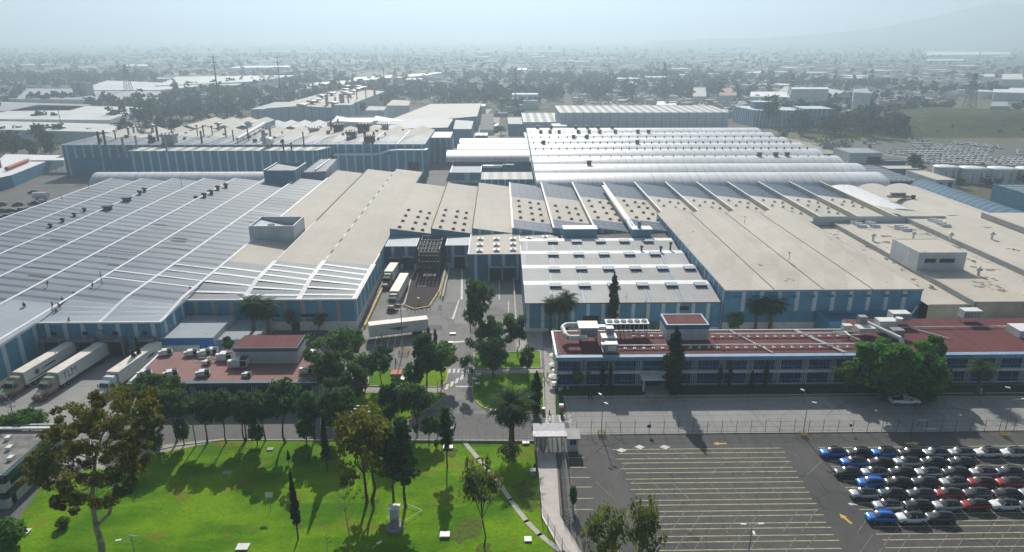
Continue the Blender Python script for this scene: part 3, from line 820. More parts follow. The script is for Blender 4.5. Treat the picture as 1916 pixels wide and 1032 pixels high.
for (a, b) in ((899, 446), (929, 446), (960, 446), (990, 445), (1020, 443), (898, 457), (929, 457), (960, 456), (897, 468), (929, 467), (960, 466)):
    x, y = P(a, b, 8.9); m_ = MB(); m_.box(x - .7, x + .7, y - .55, y + .55, 8.4, 9.0); m_.box(x - .95, x + .95, y - .75, y + .75, 9.0, 9.12, m=0); m_.box(x - .35, x + .35, y - .3, y + .3, 9.12, 9.3, m=1)
    m_.build('skylight', [B['white'], B['vent']], a3)
# steel pipe rack between the annexes
pr_ = thing('pipe_rack', 'open dark steel pipe rack of stacked frames between two loading annexes', 'pipe rack', (-22, 214, 0))
mb = MB()
for x in (-25.6, -19.0):
    for y in (205, 210, 215, 220): mb.box(x - .15, x + .15, y - .15, y + .15, 0, 8.3)
for z in (2.2, 4.2, 6.0, 7.2, 8.2):
    for y in (205, 210, 215, 220): mb.box(-25.44, -19.16, y - .12, y + .12, z - .12, z + .12)
    for x in (-25.6, -19.0): mb.box(x - .1, x + .1, 205.16, 219.84, z - .4, z - .2)
mb.build('frame', B['darkmetal'], pr_)
mb = MB()
for z in (2.4, 4.4, 6.2, 7.3):
    for x in (-24.6, -23.6, -22.4, -21.3, -20.2): mb.tube((x, 204, z + .1), (x, 221, z + .1), .2, n=6)
mb.build('pipes', B['darkmetal'], pr_)
def gabled_x(mb, x0, x1, y0, n_, pitch, ze, rise, m=0, mb_=None, ridge_at=0.8):
    """ridges along x, the back slope shorter"""
    for i in range(n_):
        ya = y0 + i * pitch; yr = ya + pitch * ridge_at; yb = ya + pitch
        mb.quad((x0, ya, ze), (x1, ya, ze), (x1, yr, ze + rise), (x0, yr, ze + rise), m=m)
        mb.quad((x0, yr, ze + rise), (x1, yr, ze + rise), (x1, yb - .3, ze + rise - .1), (x0, yb - .3, ze + rise - .1), m=mb_ if mb_ is not None else m); mb.quad((x1, yb - .3, ze - .1), (x0, yb - .3, ze - .1), (x0, yb - .3, ze + rise - .1), (x1, yb - .3, ze + rise - .1), m=m)

# ---------------------------------------------------------------- grey ribbed workshop in the centre
ws = thing('workshop', 'grey corrugated workshop of four low ridges with boxed vents and blue white striped front', 'workshop', (30, 160, 0))
x0, x1, y0 = 5.9, 54.6, 160.2; pit = 13.6
mb = MB(); gabled_x(mb, x0, x1, y0, 4, pit, 7.6, 1.3, 0, 1, 0.74)  # back slopes coloured white to paint in the sun on them
for i in range(4):
    for f in range(-1, 6):                       # translucent pale sheets
        x = x0 + 6 + 8.2 * f + 1.2 * i
        if x0 < x < x1 - 2: mb.quad((x, y0 + i * pit, 7.66), (x + 1.1, y0 + i * pit, 7.66), (x + 1.1, y0 + i * pit + pit * .74, 8.96), (x, y0 + i * pit + pit * .74, 8.96), m=2)
    mb.box(x0, x1, y0 + i * pit - .24, y0 + i * pit - .02, 7.45, 7.7, m=3)
mb.build('roof', [B['worksheet'], B['flash'], B['sheetnew'], B['stain']], ws)
mb = MB(); ye = y0 + 4 * pit
striped_wall(mb, (x0, y0), (x1, y0), 0, 7.45, 3.75, .85, first=.7, plinth=.9)
for i in range(4):
    ya = y0 + i * pit
    for xx, sgn in ((x0, 1), (x1, -1)):
        mb.quad((xx, ya, 0), (xx, ya + pit, 0), (xx, ya + pit - .3, 7.6), (xx, ya + pit - .3, 8.8), (xx, ya + pit * .74, 8.9), (xx, ya, 7.6), m=0)
striped_wall(mb, (x1, ye), (x0, ye), 0, 7.5)
mb.box(x0 + 1, x1 - 1, y0 - .14, y0 - .05, 2.9, 3.0, m=0)
mb.build('wall', WALLM, ws)
for i in range(4):
    for k in range(6):
        x = x0 + (8.2, 8.9, 9.6, 10.4)[i] + k * 7.55; y = y0 + i * pit + pit * .74 - 1.9
        if x > x1 - 2: continue
        m_ = MB(); m_.box(x - 1.5, x + 1.5, y, y + 2.2, 8.2, 9.2, m=0)
        m_.quad((x - 1.4, y - .04, 8.35), (x + 1.4, y - .04, 8.35), (x + 1.4, y - .04, 9.1), (x - 1.4, y - .04, 9.1), m=1)
        m_.box(x - 1.6, x + 1.6, y - .2, y + 2.3, 9.2, 9.28, m=2)
        m_.build('roof_vent', [B['deepblue'], B['glassblue'], B['sheetnew']], ws)
m_ = MB(); m_.box(20.4, 24.3, y0 - .2, y0 - .1, .05, 4.2); m_.build('gate', B['dark'], ws)
m_ = MB(); m_.box(25.0, 26.4, y0 - .2, y0 - .1, .05, 2.3); m_.build('door', plain('green_door', (.02, .09, .05)), ws)
m_ = MB(); m_.box(44.4, 46.6, y0 - .2, y0 - .1, 5.6, 6.6); m_.build('window', B['dark'], ws)
for (a, b, h) in ((1200, 470, 1.4), (1236, 472, 1.6), (1254, 468, 2.2)):
    x, y = P(a, b, 8.6); m_ = MB(); m_.tube((x, y, 8.0), (x, y, 8.6 + h), .3, n=8); m_.tube((x, y, 8.5 + h), (x + .1, y, 9.0 + h), .5, n=8); m_.build('flue', B['darkmetal'], ws)
# two rooftop rooms behind the ridges, with the brown link roof between them
lk = thing('link_roof', 'flat brown link roof between the grey workshop and the blue panelled sawtooth strips', 'link building', (38, 217, 0))
mb = MB(); flat_box(mb, 19.5, 54.2, 214.7, 221.2, 0, 8.6); mb.build('wall', [B['deepblue'], plain('brown_felt', (.10, .09, .085), .9, .3)], lk)
m_ = MB(); m_.box(20.2, 30.9, 215, 219.5, 8.6, 11.6); m_.box(20.0, 31.1, 214.8, 219.7, 11.6, 11.75, m=1); m_.build('roof_room', [B['blue'], B['flash']], lk)
m_ = MB(); m_.box(42.3, 48.6, 215, 219, 8.6, 11.4); m_.box(42.1, 48.8, 214.8, 219.2, 11.4, 11.55, m=1); m_.tube((44.8, 217, 11.5), (44.8, 217, 13.8), .6, n=10); m_.build('roof_room', [B['blue'], B['flash']], lk)
m_ = MB()
for x in range(31, 54, 2): m_.tube((x + .2, 220.8, 8.6), (x + .2, 220.8, 9.8), .06, n=5)
m_.box(31, 54, 220.77, 220.83, 9.75, 9.82); m_.build('railing', B['darkmetal'], lk)

# ---------------------------------------------------------------- beige gabled warehouse
wh = thing('warehouse', 'large warehouse with four smooth beige roof bays and a tall blue white striped front', 'warehouse', (80, 160, 0))
x0, x1, y0, y1 = 55.2, 104.2, 159.5, 238.5; xs = [55.2, 67.4, 79.6, 91.8, 104.2]; ze = 11.0
mb = MB()
for a, b in zip(xs[:-1], xs[1:]):
    c = (a + b) / 2
    rows = [(y0 + 14 * k, min(1, k / 3)) for k in range(4)] + [(y1, 1)]
    for (ya, fa), (yb, fb) in zip(rows[:-1], rows[1:]):
        za, zb = ze + 2.1 * fa, ze + 2.1 * fb
        mb.quad((a + .15, ya, ze), (c, ya, za), (c, yb, zb), (a + .15, yb, ze)); mb.quad((c, ya, za), (b - .15, ya, ze), (b - .15, yb, ze), (c, yb, zb))
    mb.quad((a - .16, y0, ze - .12), (a + .16, y0, ze - .12), (a + .16, y1, ze - .12), (a - .16, y1, ze - .12), m=1)
    mb.quad((b, y1, 8), (a, y1, 8), (a, y1, ze), (c, y1, ze + 2.1), (b, y1, ze), m=2)
mb.box(x0 - .2, x1 + .2, y0 - .15, y0 + .1, ze - .35, ze + .06, m=3); mb.box(x0 - .15, x0 + .12, y0 + .11, y1, ze - .3, ze + .05, m=3)
mb.build('roof', [B['beigeflat'], B['stain'], B['blue'], B['sheetnew']], wh)
mb = MB()
striped_wall(mb, (x0, y0), (x1, y0), 5.4, ze - .35, 4.45, 1.0, first=4.7)
mb.quad((x0, y0 + .6, 0), (x1, y0 + .6, 0), (x1, y0 + .6, 5.4), (x0, y0 + .6, 5.4), m=0); mb.quad((x0, y0, 5.4), (x1, y0, 5.4), (x1, y0 + .6, 5.4), (x0, y0 + .6, 5.4), m=0)
mb.quad((x0, y0 + .55, 0), (x1, y0 + .55, 0), (x1, y0 + .55, 2.2), (x0, y0 + .55, 2.2), m=2)
striped_wall(mb, (x0, y1), (x0, y0), 0, ze - .3, 4.2, .55)
striped_wall(mb, (x1, y0), (x1, y1), 0, ze - .05, 4.2, .8); striped_wall(mb, (x1, y1), (x0, y1), 0, ze - .05, 4.2, .8)
mb.build('wall', WALLM, wh)
for k in range(10):
    x = x0 + 3.0 + 4.45 * k * 1.04
    m_ = MB(); m_.box(x - .9, x + .9, y0 - .06, y0 - .01, 9.0, 9.7); m_.build('wall_vent', B['deepblue'], wh)
for (a, b) in ((1393, 417), (1476, 486), (1331, 588)):
    x, y = P(a, b, 11.5); m_ = MB(); m_.tube((x, y, 11.3 if b < 500 else 9), (x, y, 13.6), .07, n=6); m_.box(x - .3, x + .2, y - .1, y + .1, 13.5, 13.7); m_.build('lamp_post', B['darkmetal'], wh)
m_ = MB(); m_.path([(105.0, y0 + 1, 7.6), (101.5, y0 - 1.4, 4.6), (86, y0 - 1.4, 4.4)], .28, 8); m_.build('drain_pipe', B['whitewall'], wh)
sh = thing('side_block', 'blue windowless block standing against the foot of the beige gabled warehouse', 'side block', (84, 152, 0))
mb = MB(); flat_box(mb, 78.5, 100.5, 152.3, 159.3, 0, 5.0, par=.4); mb.build('wall', [B['blue'], B['deepblue']], sh)

# ---------------------------------------------------------------- flat stepped roofs on the right
fl = thing('flat_factory', 'wide flat roofed factory in stepped levels of stained beige membrane', 'factory', (140, 190, 0))
mb = MB()
for (a, b, z, m, ya, yb) in ((104.5, 114.9, 7.8, 1, 156.6, 233), (115.0, 140.9, 9.0, 1, 155.2, 232.5), (141.0, 167.4, 10.3, 0, 154.2, 238), (167.5, 215, 12.0, 0, 150, 233)):
    mb.quad((a, ya, z), (b, ya, z), (b, yb, z), (a, yb, z), m=m)
    mb.quad((a, ya, 0), (b, ya, 0), (b, ya, z + .25), (a, ya, z + .25), m=2)
    mb.quad((b, ya, z + .25), (a, ya, z + .25), (a, ya + .35, z + .25), (b, ya + .35, z + .25), m=2)
    mb.quad((b, yb, 0), (a, yb, 0), (a, yb, z), (b, yb, z), m=2)
    if a > 110:
        mb.box(a - .2, a + .3, ya, yb, z - 1.5, z + .22, m=3)
mb.quad((215, 150, 0), (215, 233, 0), (215, 233, 12), (215, 150, 12), m=2)
mb.box(108.5, 154.8, 232.55, 232.95, 7.8, 10.9, m=4); mb.quad((108.5, 232.5, 10.92), (154.8, 232.5, 10.92), (154.8, 233.0, 10.92), (108.5, 233.0, 10.92), m=5)
mb.build('roof', [B['beigeflat'], B['beigeold'], B['beigewall'], plain('grey_upstand', (.34, .34, .33), .8), B['whitewall'], B['stain']], fl)
m_ = MB(); x0, x1, y0, y1 = 114.6, 127.8, 180.0, 193.8
flat_box(m_, x0, x1, y0, y1, 8.5, 14.0, par=.12); m_.build('roof_room', [B['whitewall'], B['beigeflat']], fl)
for a, b in ((1.9, 4.9), (6.0, 10.1)):
    m_ = MB(); m_.box(x0 + a, x0 + b, y0 - .1, y0 - .02, 11.2, 12.3)
    for q in range(5): m_.box(x0 + a, x0 + b, y0 - .16, y0 - .1, 11.28 + q * .2, 11.36 + q * .2, m=1)
    m_.build('louvre', [B['dark'], B['darkmetal']], fl)
for (a, b) in ((1586, 413), (1596, 417), (1606, 421), (1613, 425), (1617, 413), (1624, 416), (1631, 420), (1638, 425), (1682, 425), (1690, 428), (1697, 432), (1745, 413), (1754, 416), (1762, 420), (1770, 424)):
    z = 9.0 if a < 1720 else 10.3
    x, y = P(a, b, z); m_ = MB()
    m_.add([(x - 1.5, y - .9, z), (x + 1.5, y - .9, z), (x + 1.5, y + .9, z), (x - 1.5, y + .9, z), (x - 1.3, y - .2, z + .9), (x + 1.3, y - .2, z + .9), (x + 1.3, y + .2, z + .9), (x - 1.3, y + .2, z + .9)],
           [(0, 1, 5, 4), (2, 3, 7, 6), (4, 5, 6, 7)], 0); m_.add([(x - 1.5, y - .9, z), (x - 1.5, y + .9, z), (x - 1.3, y + .2, z + .9), (x - 1.3, y - .2, z + .9), (x + 1.5, y - .9, z), (x + 1.5, y + .9, z), (x + 1.3, y + .2, z + .9), (x + 1.3, y - .2, z + .9)], [(0, 1, 2, 3), (4, 7, 6, 5)], 1)
    m_.build('skylight', [B['flash'], B['greymetal']], fl)
for (a, b, z) in ((1633, 450, 9), (1778, 448, 10.3), (1855, 447, 10.3), (1830, 515, 9), (1708, 446, 9)):
    x, y = P(a, b, z); m_ = MB(); m_.tube((x, y, z), (x, y, z + 1.5), .35, n=10); m_.lathe((x, y, z + 1.5), [(.8, 0), (.8, .35), (0.1, .9)], 10); m_.build('roof_vent', B['white'], fl)
m_ = MB(); rnd = random.Random(8)
for (a, b, n_, sx, sy) in ((1680, 487, 14, 9, 9), (1747, 538, 10, 5, 3), (1815, 488, 6, 5, 4), (1700, 507, 5, 6, 6), (1640, 440, 4, 4, 4), (1850, 530, 6, 9, 5), (1900, 475, 5, 7, 7)):
    z = 7.84 if a < 1755 else 9.04
    cx_, cy_ = P(a, b, z)
    if a > 1840: z = 10.34
    for k in range(n_):
        x, y = cx_ + rnd.uniform(-sx, sx) * .35, cy_ + rnd.uniform(-sy, sy) * .5
        if z < 8 and not 105 < x < 114: continue
        w, h = rnd.uniform(.2, .8), rnd.uniform(.3, 1.2)
        pts = [(x + w * math.cos(t) * rnd.uniform(.5, 1.1), y + h * math.sin(t) * rnd.uniform(.5, 1.1)) for t in [q * math.pi / 4 for q in range(8)]]
        m_.sheet(pts, z + .01 + .002 * k)
m_.build('roof_stain', B['stain'], fl)

# three shallow barrel vaults and the blue ribbed vault beyond the flat roofs
vh = thing('vaulted_hall', 'beige hall of three shallow lengthwise vaults, the first one freshly painted white', 'vaulted hall', (160, 260, 0))
for i, (a, b, m, ya) in enumerate(((140.5, 153.3, B['flash'], 248), (153.5, 165.2, B['beigeflat'], 236), (165.4, 177.0, B['beigeflat'], 233))):
    m_ = MB(); barrel(m_, ya, 292, (a + b) / 2, (b - a) / 2, 8.9, 1.6 if i else 1.1, axis='y'); m_.build('vault_roof', m, vh)
mb = MB(); flat_box(mb, 140.6, 177.2, 236, 291.9, 0, 8.85); mb.box(153.3, 153.5, 236, 292, 8.7, 9.2, m=2); mb.box(165.2, 165.4, 236, 292, 8.7, 9.2, m=2); mb.box(177.0, 177.6, 233, 292, 8.5, 9.4, m=2)
mb.build('wall', [B['beigewall'], B['beige'], B['flash']], vh)
m_ = MB(); x, y = P(1683, 371, 10.5)
m_.box(x - 4.5, x + 4, y - 1, y + 1.2, 11.0, 11.5); m_.box(x - 2.5, x + 3, y + 1.3, y + 2.6, 11.2, 12.4, m=1); m_.tube((x + 5, y - .5, 10.6), (x + 5, y - .5, 11.9), .8, n=10)
m_.build('roof_machinery', [B['darkmetal'], B['greymetal']], vh)
bv = thing('vaulted_hall', 'long blue ribbed barrel vault along the right edge of the works', 'vaulted hall', (184, 260, 0))
m_ = MB(); barrel(m_, 190, 297, 184.3, 6.6, 7.0, 4.2, axis='y'); m_.build('vault_roof', B['blueribs'], bv)
m_ = MB(); m_.box(177.8, 190.8, 190.2, 296.8, 0, 7.0); m_.build('wall', B['blue'], bv)

# ---------------------------------------------------------------- office buildings with red roofs
def ac_unit(mb, x, y, z, s=1.0, rz=0.0):
    """packaged rooftop air conditioner: cabinet on rails, sloped hood, fan guard and a short duct"""
    Mx = Matrix.Translation((x, y, z)) @ Matrix.Rotation(rz, 4, 'Z') @ Matrix.Scale(s, 4)
    mb.xbox(Mx @ Matrix.Translation((0, 0, .12)), (2.2, .2, .2), 1); mb.xbox(Mx @ Matrix.Translation((0, .9, .12)), (2.2, .2, .2), 1)
    mb.xbox(Mx @ Matrix.Translation((0, .45, .75)), (2.0, 1.3, 1.05), 0)
    mb.xbox(Mx @ Matrix.Translation((.55, .45, 1.32)), (.8, 1.2, .1), 2)
    mb.xbox(Mx @ Matrix.Translation((-.4, -.4, .62)), (1.0, .38, .5), 0)
    mb.xbox(Mx @ Matrix.Translation((.55, -.215, .75)), (.8, .03, .8), 2)
    mb.xbox(Mx @ Matrix.Translation((-1.35, .45, .65)), (.7, .7, .7), 0)
    mb.xbox(Mx @ Matrix.Translation((-1.35, .45, .2)), (.75, .75, .4), 0)
    for q in range(4): mb.xbox(Mx @ Matrix.Translation((-.6 + .0 * q, 1.11, .4 + .2 * q)), (.7, .03, .06), 2)
ACM = [B['white'], B['darkmetal'], B['dark']]

def office_facade(t, x0, x1, y, z0, z1, bay, fins_at, band=True):
    """blue glazed bays between white fins; each bay of windows is a part of the office"""
    xs = x0; k = 0
    while xs < x1 - .5:
        xe = min(xs + bay, x1)
        m_ = MB(); m_.box(xs + .05, xe - .05, y - .06, y - .01, z0 + .1, z1 - .1, m=0)
        nn = int((xe - xs) / .75)
        for q in range(nn + 1):
            xx = xs + .1 + q * (xe - xs - .2) / max(1, nn)
            m_.box(xx - .05, xx + .05, y - .22, y - .07, z0 + .15, z1 - .15, m=1)
        zm = z0 + (z1 - z0) * .42
        m_.box(xs + .1, xe - .1, y - .1, y - .065, zm - .5, zm, m=2)
        m_.build('window', [B['glassblue'], B['deepblue'], B['bluedoor']], t)
        m_ = MB()
        for q in range(4): m_.box(xe - 1.05 + q * .38, xe - .95 + q * .38, y - .42, y - .23, z0, z1, m=0)
        m_.build('white_fins', B['white'], t)
        xs = xe; k += 1

orr = thing('office_building', 'long two storey office building with dark red flat roof, blue window bands and white fins', 'office building', (60, 132, 0))
X0, X1, YF, YB, ZR = 11.6, 140.0, 131.6, 144.3, 6.9
mb = MB(); flat_box(mb, X0, X1, YF, YB, 0, ZR, 0, 1)
mb.quad((80.5, YB + .02, 0), (80.5, 150.5, 0), (80.5, 150.5, ZR), (80.5, YB + .02, ZR), m=0); mb.quad((80.5, YB, ZR), (X1, YB, ZR), (X1, 150.5, ZR), (80.5, 150.5, ZR), m=1); mb.quad((X1, 150.5, 0), (80.5, 150.5, 0), (80.5, 150.5, ZR), (X1, 150.5, ZR), m=0)
mb.box(X0 + .3, X1, YF - .05, YF - .01, 0, .5, m=2)
mb.build('wall', [B['whitewall'], B['red'], B['plinth']], orr)
mb = MB(); mb.box(X0 - .3, X1, YF - 1.0, YF + .25, ZR - .45, ZR + .12, m=0); mb.box(X0 - .3, X1, YF - .9, YF - .3, ZR - .8, ZR - .46, m=0); mb.box(X0 - .35, X0 + .1, YF + .26, YB + .1, ZR - .5, ZR + .2, m=1)
mb.box(X0 + .1, 80, YB - .2, YB + .1, ZR - .3, ZR + .2, m=1)
mb.build('roof_edge', [plain('pale_blue_fascia', (.20, .33, .46), .6), B['white']], orr)
mb = MB(); mb.box(X0, X1, YF - .5, YF - .02, 2.9, 3.45); mb.box(X0, X1, YF - .55, YF - .4, 6.0, 6.1); mb.box(X0, X0 + .12, YF - .5, YF - .05, 0, 6.3)
mb.build('floor_band', B['white'], orr)
office_facade(orr, X0 + .2, X1, YF, 3.45, 6.0, 5.85, 0); office_facade(orr, X0 + .2, X1, YF, .2, 2.9, 5.85, 0)
mb = MB(); mb.box(29.0, 35.4, YF - 3.4, YF - .6, 2.75, 3.05); mb.box(29.5, 34.5, YF - 3.0, YF - .6, 0, .18, m=1)
for x in (29.5, 34.9): mb.box(x - .12, x + .12, YF - 3.2, YF - 2.96, 0, 2.74)
mb.build('entrance_canopy', [B['white'], M['walk']], orr)
mb = MB(); mb.box(30.4, 33.6, YF - .75, YF - .68, .2, 2.6); mb.build('door', B['dark'], orr)
# stair room on the roof
mb = MB(); flat_box(mb, 36.1, 45.4, 139.1, 145.4, ZR - .2, 10.5, 0, 1, par=.12); mb.box(36.0, 45.5, 138.95, 139.05, 9.6, 10.62, m=2); mb.box(35.9, 36.0, 138.95, 145.5, 9.6, 10.62, m=2)
rr_ = mb.build('roof_room', [B['whitewall'], B['red'], plain('blue_band', (.06, .17, .30), .6)], orr)
m_ = MB()
for xx in (44.2, 44.7): m_.tube((xx, 138.8, 7), (xx, 138.8, 11.2), .04, n=5)
for q in range(10): m_.tube((44.2, 138.8, 7.3 + q * .38), (44.7, 138.8, 7.3 + q * .38), .03, n=5)
m_.build('ladder', B['darkmetal'], rr_)
# pipes on little stands along the roof
mb = MB()
for (ya, xa, xb) in ((134.9, 24, 77), (140.6, 46.5, 77), (141.3, 29, 36)):
    mb.tube((xa, ya, 7.65), (xb, ya, 7.65), .11, n=6)
    mb.tube((xa, ya + .4, 7.65), (xb, ya + .4, 7.65), .07, n=6)
    x = xa + .5
    while x < xb:
        mb.box(x - .06, x + .06, ya - .06, ya + .46, 6.95, 7.56); mb.box(x - .3, x + .3, ya - .1, ya + .5, 6.92, 7.0); x += 2.0
mb.tube((51.5, 144, 7.2), (57, 131.8, 7.2), .14, n=6); mb.tube((66, 144, 7.2), (72, 131.8, 7.2), .16, n=6); mb.tube((66.6, 144, 7.2), (72.6, 131.8, 7.2), .1, n=6)
mb.tube((82, 144.4, 7.3), (140, 145.1, 7.3), .12, n=6); mb.path([(93.5, 144.2, 7.2), (98.5, 138.4, 7.2)], .12)
mb.build('roof_pipe', B['white'], orr)
mb = MB()
for q in range(10): mb.tube((12.0, 131.8 + q * 1.25, 6.9), (12.0, 131.8 + q * 1.25, 7.6), .04, n=5); mb.tube((12.0, 131.8 + q * 1.25, 7.5), (12.6, 131.8 + q * 1.25, 7.5), .04, n=5)
mb.tube((12.0, 131.8, 7.4), (12.0, 143.1, 7.4), .03, n=5); mb.build('roof_rail', B['white'], orr)

# plant on the long office roof
def plant(label, mats, loc, fn, name='air_conditioner', cat='air conditioner', group=None):
    o = thing(name, label, cat, loc, 0, group); fn(o); return o
ch = thing('chiller', 'tall steel framed chiller with six fans on the red office roof', 'chiller', (27.8, 141.8, ZR))
m_ = MB(); m_.box(23.2, 32.4, 140.6, 143.0, 8.9, 10.2, m=0); m_.box(23.0, 32.6, 140.4, 143.2, 10.2, 10.35, m=0)
for q in range(9): m_.box(23.4 + q * 1.0, 24.2 + q * 1.0, 140.54, 140.6, 9.0, 10.1, m=1)
m_.build('cabinet', [B['white'], B['dark']], ch)
for q in range(6):
    m_ = MB(); x = 24.0 + q * 1.52; m_.tube((x, 141.8, 10.35), (x, 141.8, 10.6), .66, n=14, m=0); m_.tube((x, 141.8, 10.601), (x, 141.8, 10.61), .58, n=14, m=1); m_.build('fan', [B['greymetal'], B['dark']], ch)
m_ = MB()
for x in (23.4, 26.4, 29.4, 32.2):
    for y in (140.7, 142.9): m_.box(x - .08, x + .08, y - .08, y + .08, ZR, 8.9)
m_.box(23.3, 32.3, 140.62, 140.78, 7.6, 7.72); 
for q in range(7): m_.tube((24 + q * 1.1, 141.0, 7.1), (24 + q * 1.1, 142.6, 8.4), .1, n=6)
m_.build('stand', B['greymetal'], ch)
ah = thing('air_handler', 'white air handling unit with a big bent duct, left end of the red roof', 'air handler', (18.8, 138.8, ZR))
m_ = MB(); m_.box(16.9, 20.9, 137.6, 141.2, 8.4, 10.6, m=0); m_.box(16.7, 21.1, 137.4, 141.4, 10.6, 10.72, m=0); m_.box(17.1, 20.7, 137.54, 137.6, 8.6, 10.3, m=1); m_.box(20.9, 22.8, 139, 140.4, 9.6, 10.3, m=0); m_.build('cabinet', [B['white'], B['greymetal']], ah)
m_ = MB()
for x in (17.1, 20.7):
    for y in (137.8, 141.0): m_.box(x - .1, x + .1, y - .1, y + .1, ZR, 8.4)
m_.build('stand', B['darkmetal'], ah)
m_ = MB(); m_.path([(17.0, 141.2, 9.9), (14.4, 141.2, 9.9), (13.4, 140.2, 9.7), (13.9, 137.0, 9.2), (14.4, 136.4, 9.0), (18.4, 136.4, 9.0)], .55, 8); m_.build('duct', B['white'], ah)
ah2 = thing('air_handler', 'stacked white and grey air unit near the front edge of the red office roof', 'air handler', (23, 134, ZR))
m_ = MB(); m_.box(21.3, 24.6, 134.6, 137.2, 8.4, 9.6, m=0); m_.box(22.5, 24.1, 136.4, 138, 9.6, 11.0, m=1); m_.box(21.8, 24.4, 132.2, 134.4, 7.5, 9.2, m=1); m_.box(21.0, 21.9, 132.6, 134, 8.4, 9.0, m=0); m_.box(22.3, 24.0, 132.0, 132.2, 7.8, 8.9, m=0); m_.build('cabinet', [B['white'], B['greymetal']], ah2)
m_ = MB()
for x in (21.5, 24.5):
    for y in (132.4, 134.4, 137.0): m_.box(x - .08, x + .08, y - .08, y + .08, ZR, 8.4 if y > 133 else 7.5)
m_.box(21.3, 24.7, 132.1, 137.1, 7.25, 7.35); m_.build('stand', B['greymetal'], ah2)
ah3 = thing('air_handler', 'cluster of white air units and ducts just above the big rounded tree', 'air handler', (80, 139, ZR))
m_ = MB(); m_.box(84.4, 88.6, 141.6, 144.1, 7.2, 10.0, m=0); m_.box(85.8, 88.4, 138.4, 140.4, 7.2, 9.2, m=1); m_.box(79.2, 83.0, 140.2, 142.6, 8.0, 8.9, m=0); m_.box(77.0, 79.0, 142.6, 144, 7.4, 8.6, m=0); m_.box(80.4, 82.2, 142.8, 144.2, 8.9, 10.6, m=1); m_.tube((88.8, 142, 10.0), (88.8, 142, 10.7), .8, n=12, m=0); m_.build('cabinet', [B['white'], B['greymetal']], ah3)
m_ = MB(); m_.path([(82.5, 143.2, 9.0), (86.2, 136.0, 8.4), (86.2, 134.8, 7.2)], .5, 8); m_.path([(76.5, 141, 7.9), (76.5, 138.6, 7.9), (78.0, 137.4, 7.4)], .2, 6); m_.path([(74.0, 141.2, 7.8), (79.5, 141.2, 7.8)], .14, 6); m_.path([(74.6, 139.4, 7.8), (80, 139.4, 7.8)], .14, 6); m_.build('duct', B['white'], ah3)
for i, (x, y, lb) in enumerate(((92.0, 147.5, 'pale caged air unit on legs behind the cluster above the big rounded tree'), (109.5, 148.8, 'pale caged air unit on legs at the far right back of the red roof'))):
    o = thing('air_conditioner', lb, 'air conditioner', (x, y, ZR), 0, 'caged air units on the office roof')
    m_ = MB(); m_.box(x - 2.1, x + 2.1, y - 1.2, y + 1.2, 8.0, 9.9, m=0)
    for q in range(6): m_.box(x - 2.0 + q * .7, x - 1.5 + q * .7, y - 1.26, y - 1.21, 8.2, 9.6, m=1)
    m_.build('cabinet', [B['white'], B['greymetal']], o)
    m_ = MB()
    for xx in (x - 1.9, x + 1.9):
        for yy in (y - 1, y + 1): m_.box(xx - .08, xx + .08, yy - .08, yy + .08, ZR, 8)
    m_.build('stand', B['white'], o)
o = thing('roof_hatch', 'small white flat topped roof room at the right edge of the red roof', 'roof room', (118, 142, ZR))
m_ = MB(); flat_box(m_, 114.5, 124, 139.0, 143.4, ZR, 8.6); m_.build('wall', [B['white'], B['flash']], o)

# left office
ol = thing('office_building', 'single storey office with faded pink roof, air conditioners and a white stair room', 'office building', (-55, 125, 0))
X0, X1, YF, YB, ZR2 = -73.9, -36.9, 125.2, 139.0, 5.0
mb = MB(); flat_box(mb, X0, X1, YF, YB, 0, ZR2, 0, 1); mb.build('wall', [B['whitewall'], B['pink']], ol)
mb = MB(); mb.box(X0 - .4, X1 + .4, YF - .9, YF + .12, ZR2 - .75, ZR2 + .1, m=0); mb.box(X1 - .1, X1 + .4, YF + .13, YB, ZR2 - .75, ZR2 + .12, m=0); mb.box(X0 - .4, X0 + .1, YF + .13, YB, ZR2 - .6, ZR2 + .12, m=1); mb.box(X0 - .4, X1 + .4, YF - .95, YF - .91, ZR2 - .02, ZR2 + .1, m=1)
mb.build('roof_edge', [plain('dark_blue_fascia', (.045, .085, .12), .6), B['white']], ol)
office_facade(ol, X0 + .5, X1, YF, 1.0, 4.1, 6.1, 0)
mb = MB(); flat_box(mb, -55.8, -42.8, 133.0, 139.6, ZR2 - .2, 8.6, 0, 1); mb.box(-55.95, -42.65, 132.85, 132.97, 7.8, 8.62, m=2); mb.box(-42.78, -42.65, 132.98, 139.7, 7.8, 8.62, m=2)
rr2 = mb.build('roof_room', [B['whitewall'], B['red'], plain('slate_blue_band', (.07, .14, .20), .6)], ol)
m_ = MB(); m_.box(-42.75, -42.68, 134.0, 135.0, ZR2 + .1, 7.1); m_.build('door', B['deepblue'], rr2)
m_ = MB(); m_.tube((-49.3, 132.8, 8.2), (-49.3, 132.8, 5.8), .1, n=6); m_.tube((-43.8, 132.8, 8.2), (-43.8, 132.8, 5.3), .08, n=6); m_.build('drain_pipe', B['darkmetal'], rr2)
labels = ['white air conditioner at the back left corner of the pink roof', 'white air conditioner second from left along the back of the pink roof', 'white air conditioner third from left along the back of the pink roof',
          'white air conditioner at the front left corner of the pink roof', 'white air conditioner second from left along the front of the pink roof', 'white air conditioner third from left along the front of the pink roof',
          'air conditioner on a white frame at the front right corner of the pink roof', 'air conditioner by the back right corner of the pink roof', 'grey air unit right in front of the white stair room', 'small white air unit in the shade below the stair room',
          'white air unit with pipes midway along the back of the pink roof', 'dark boxy air unit just left of the white stair room', 'low white air unit on pipes left of the white stair room']
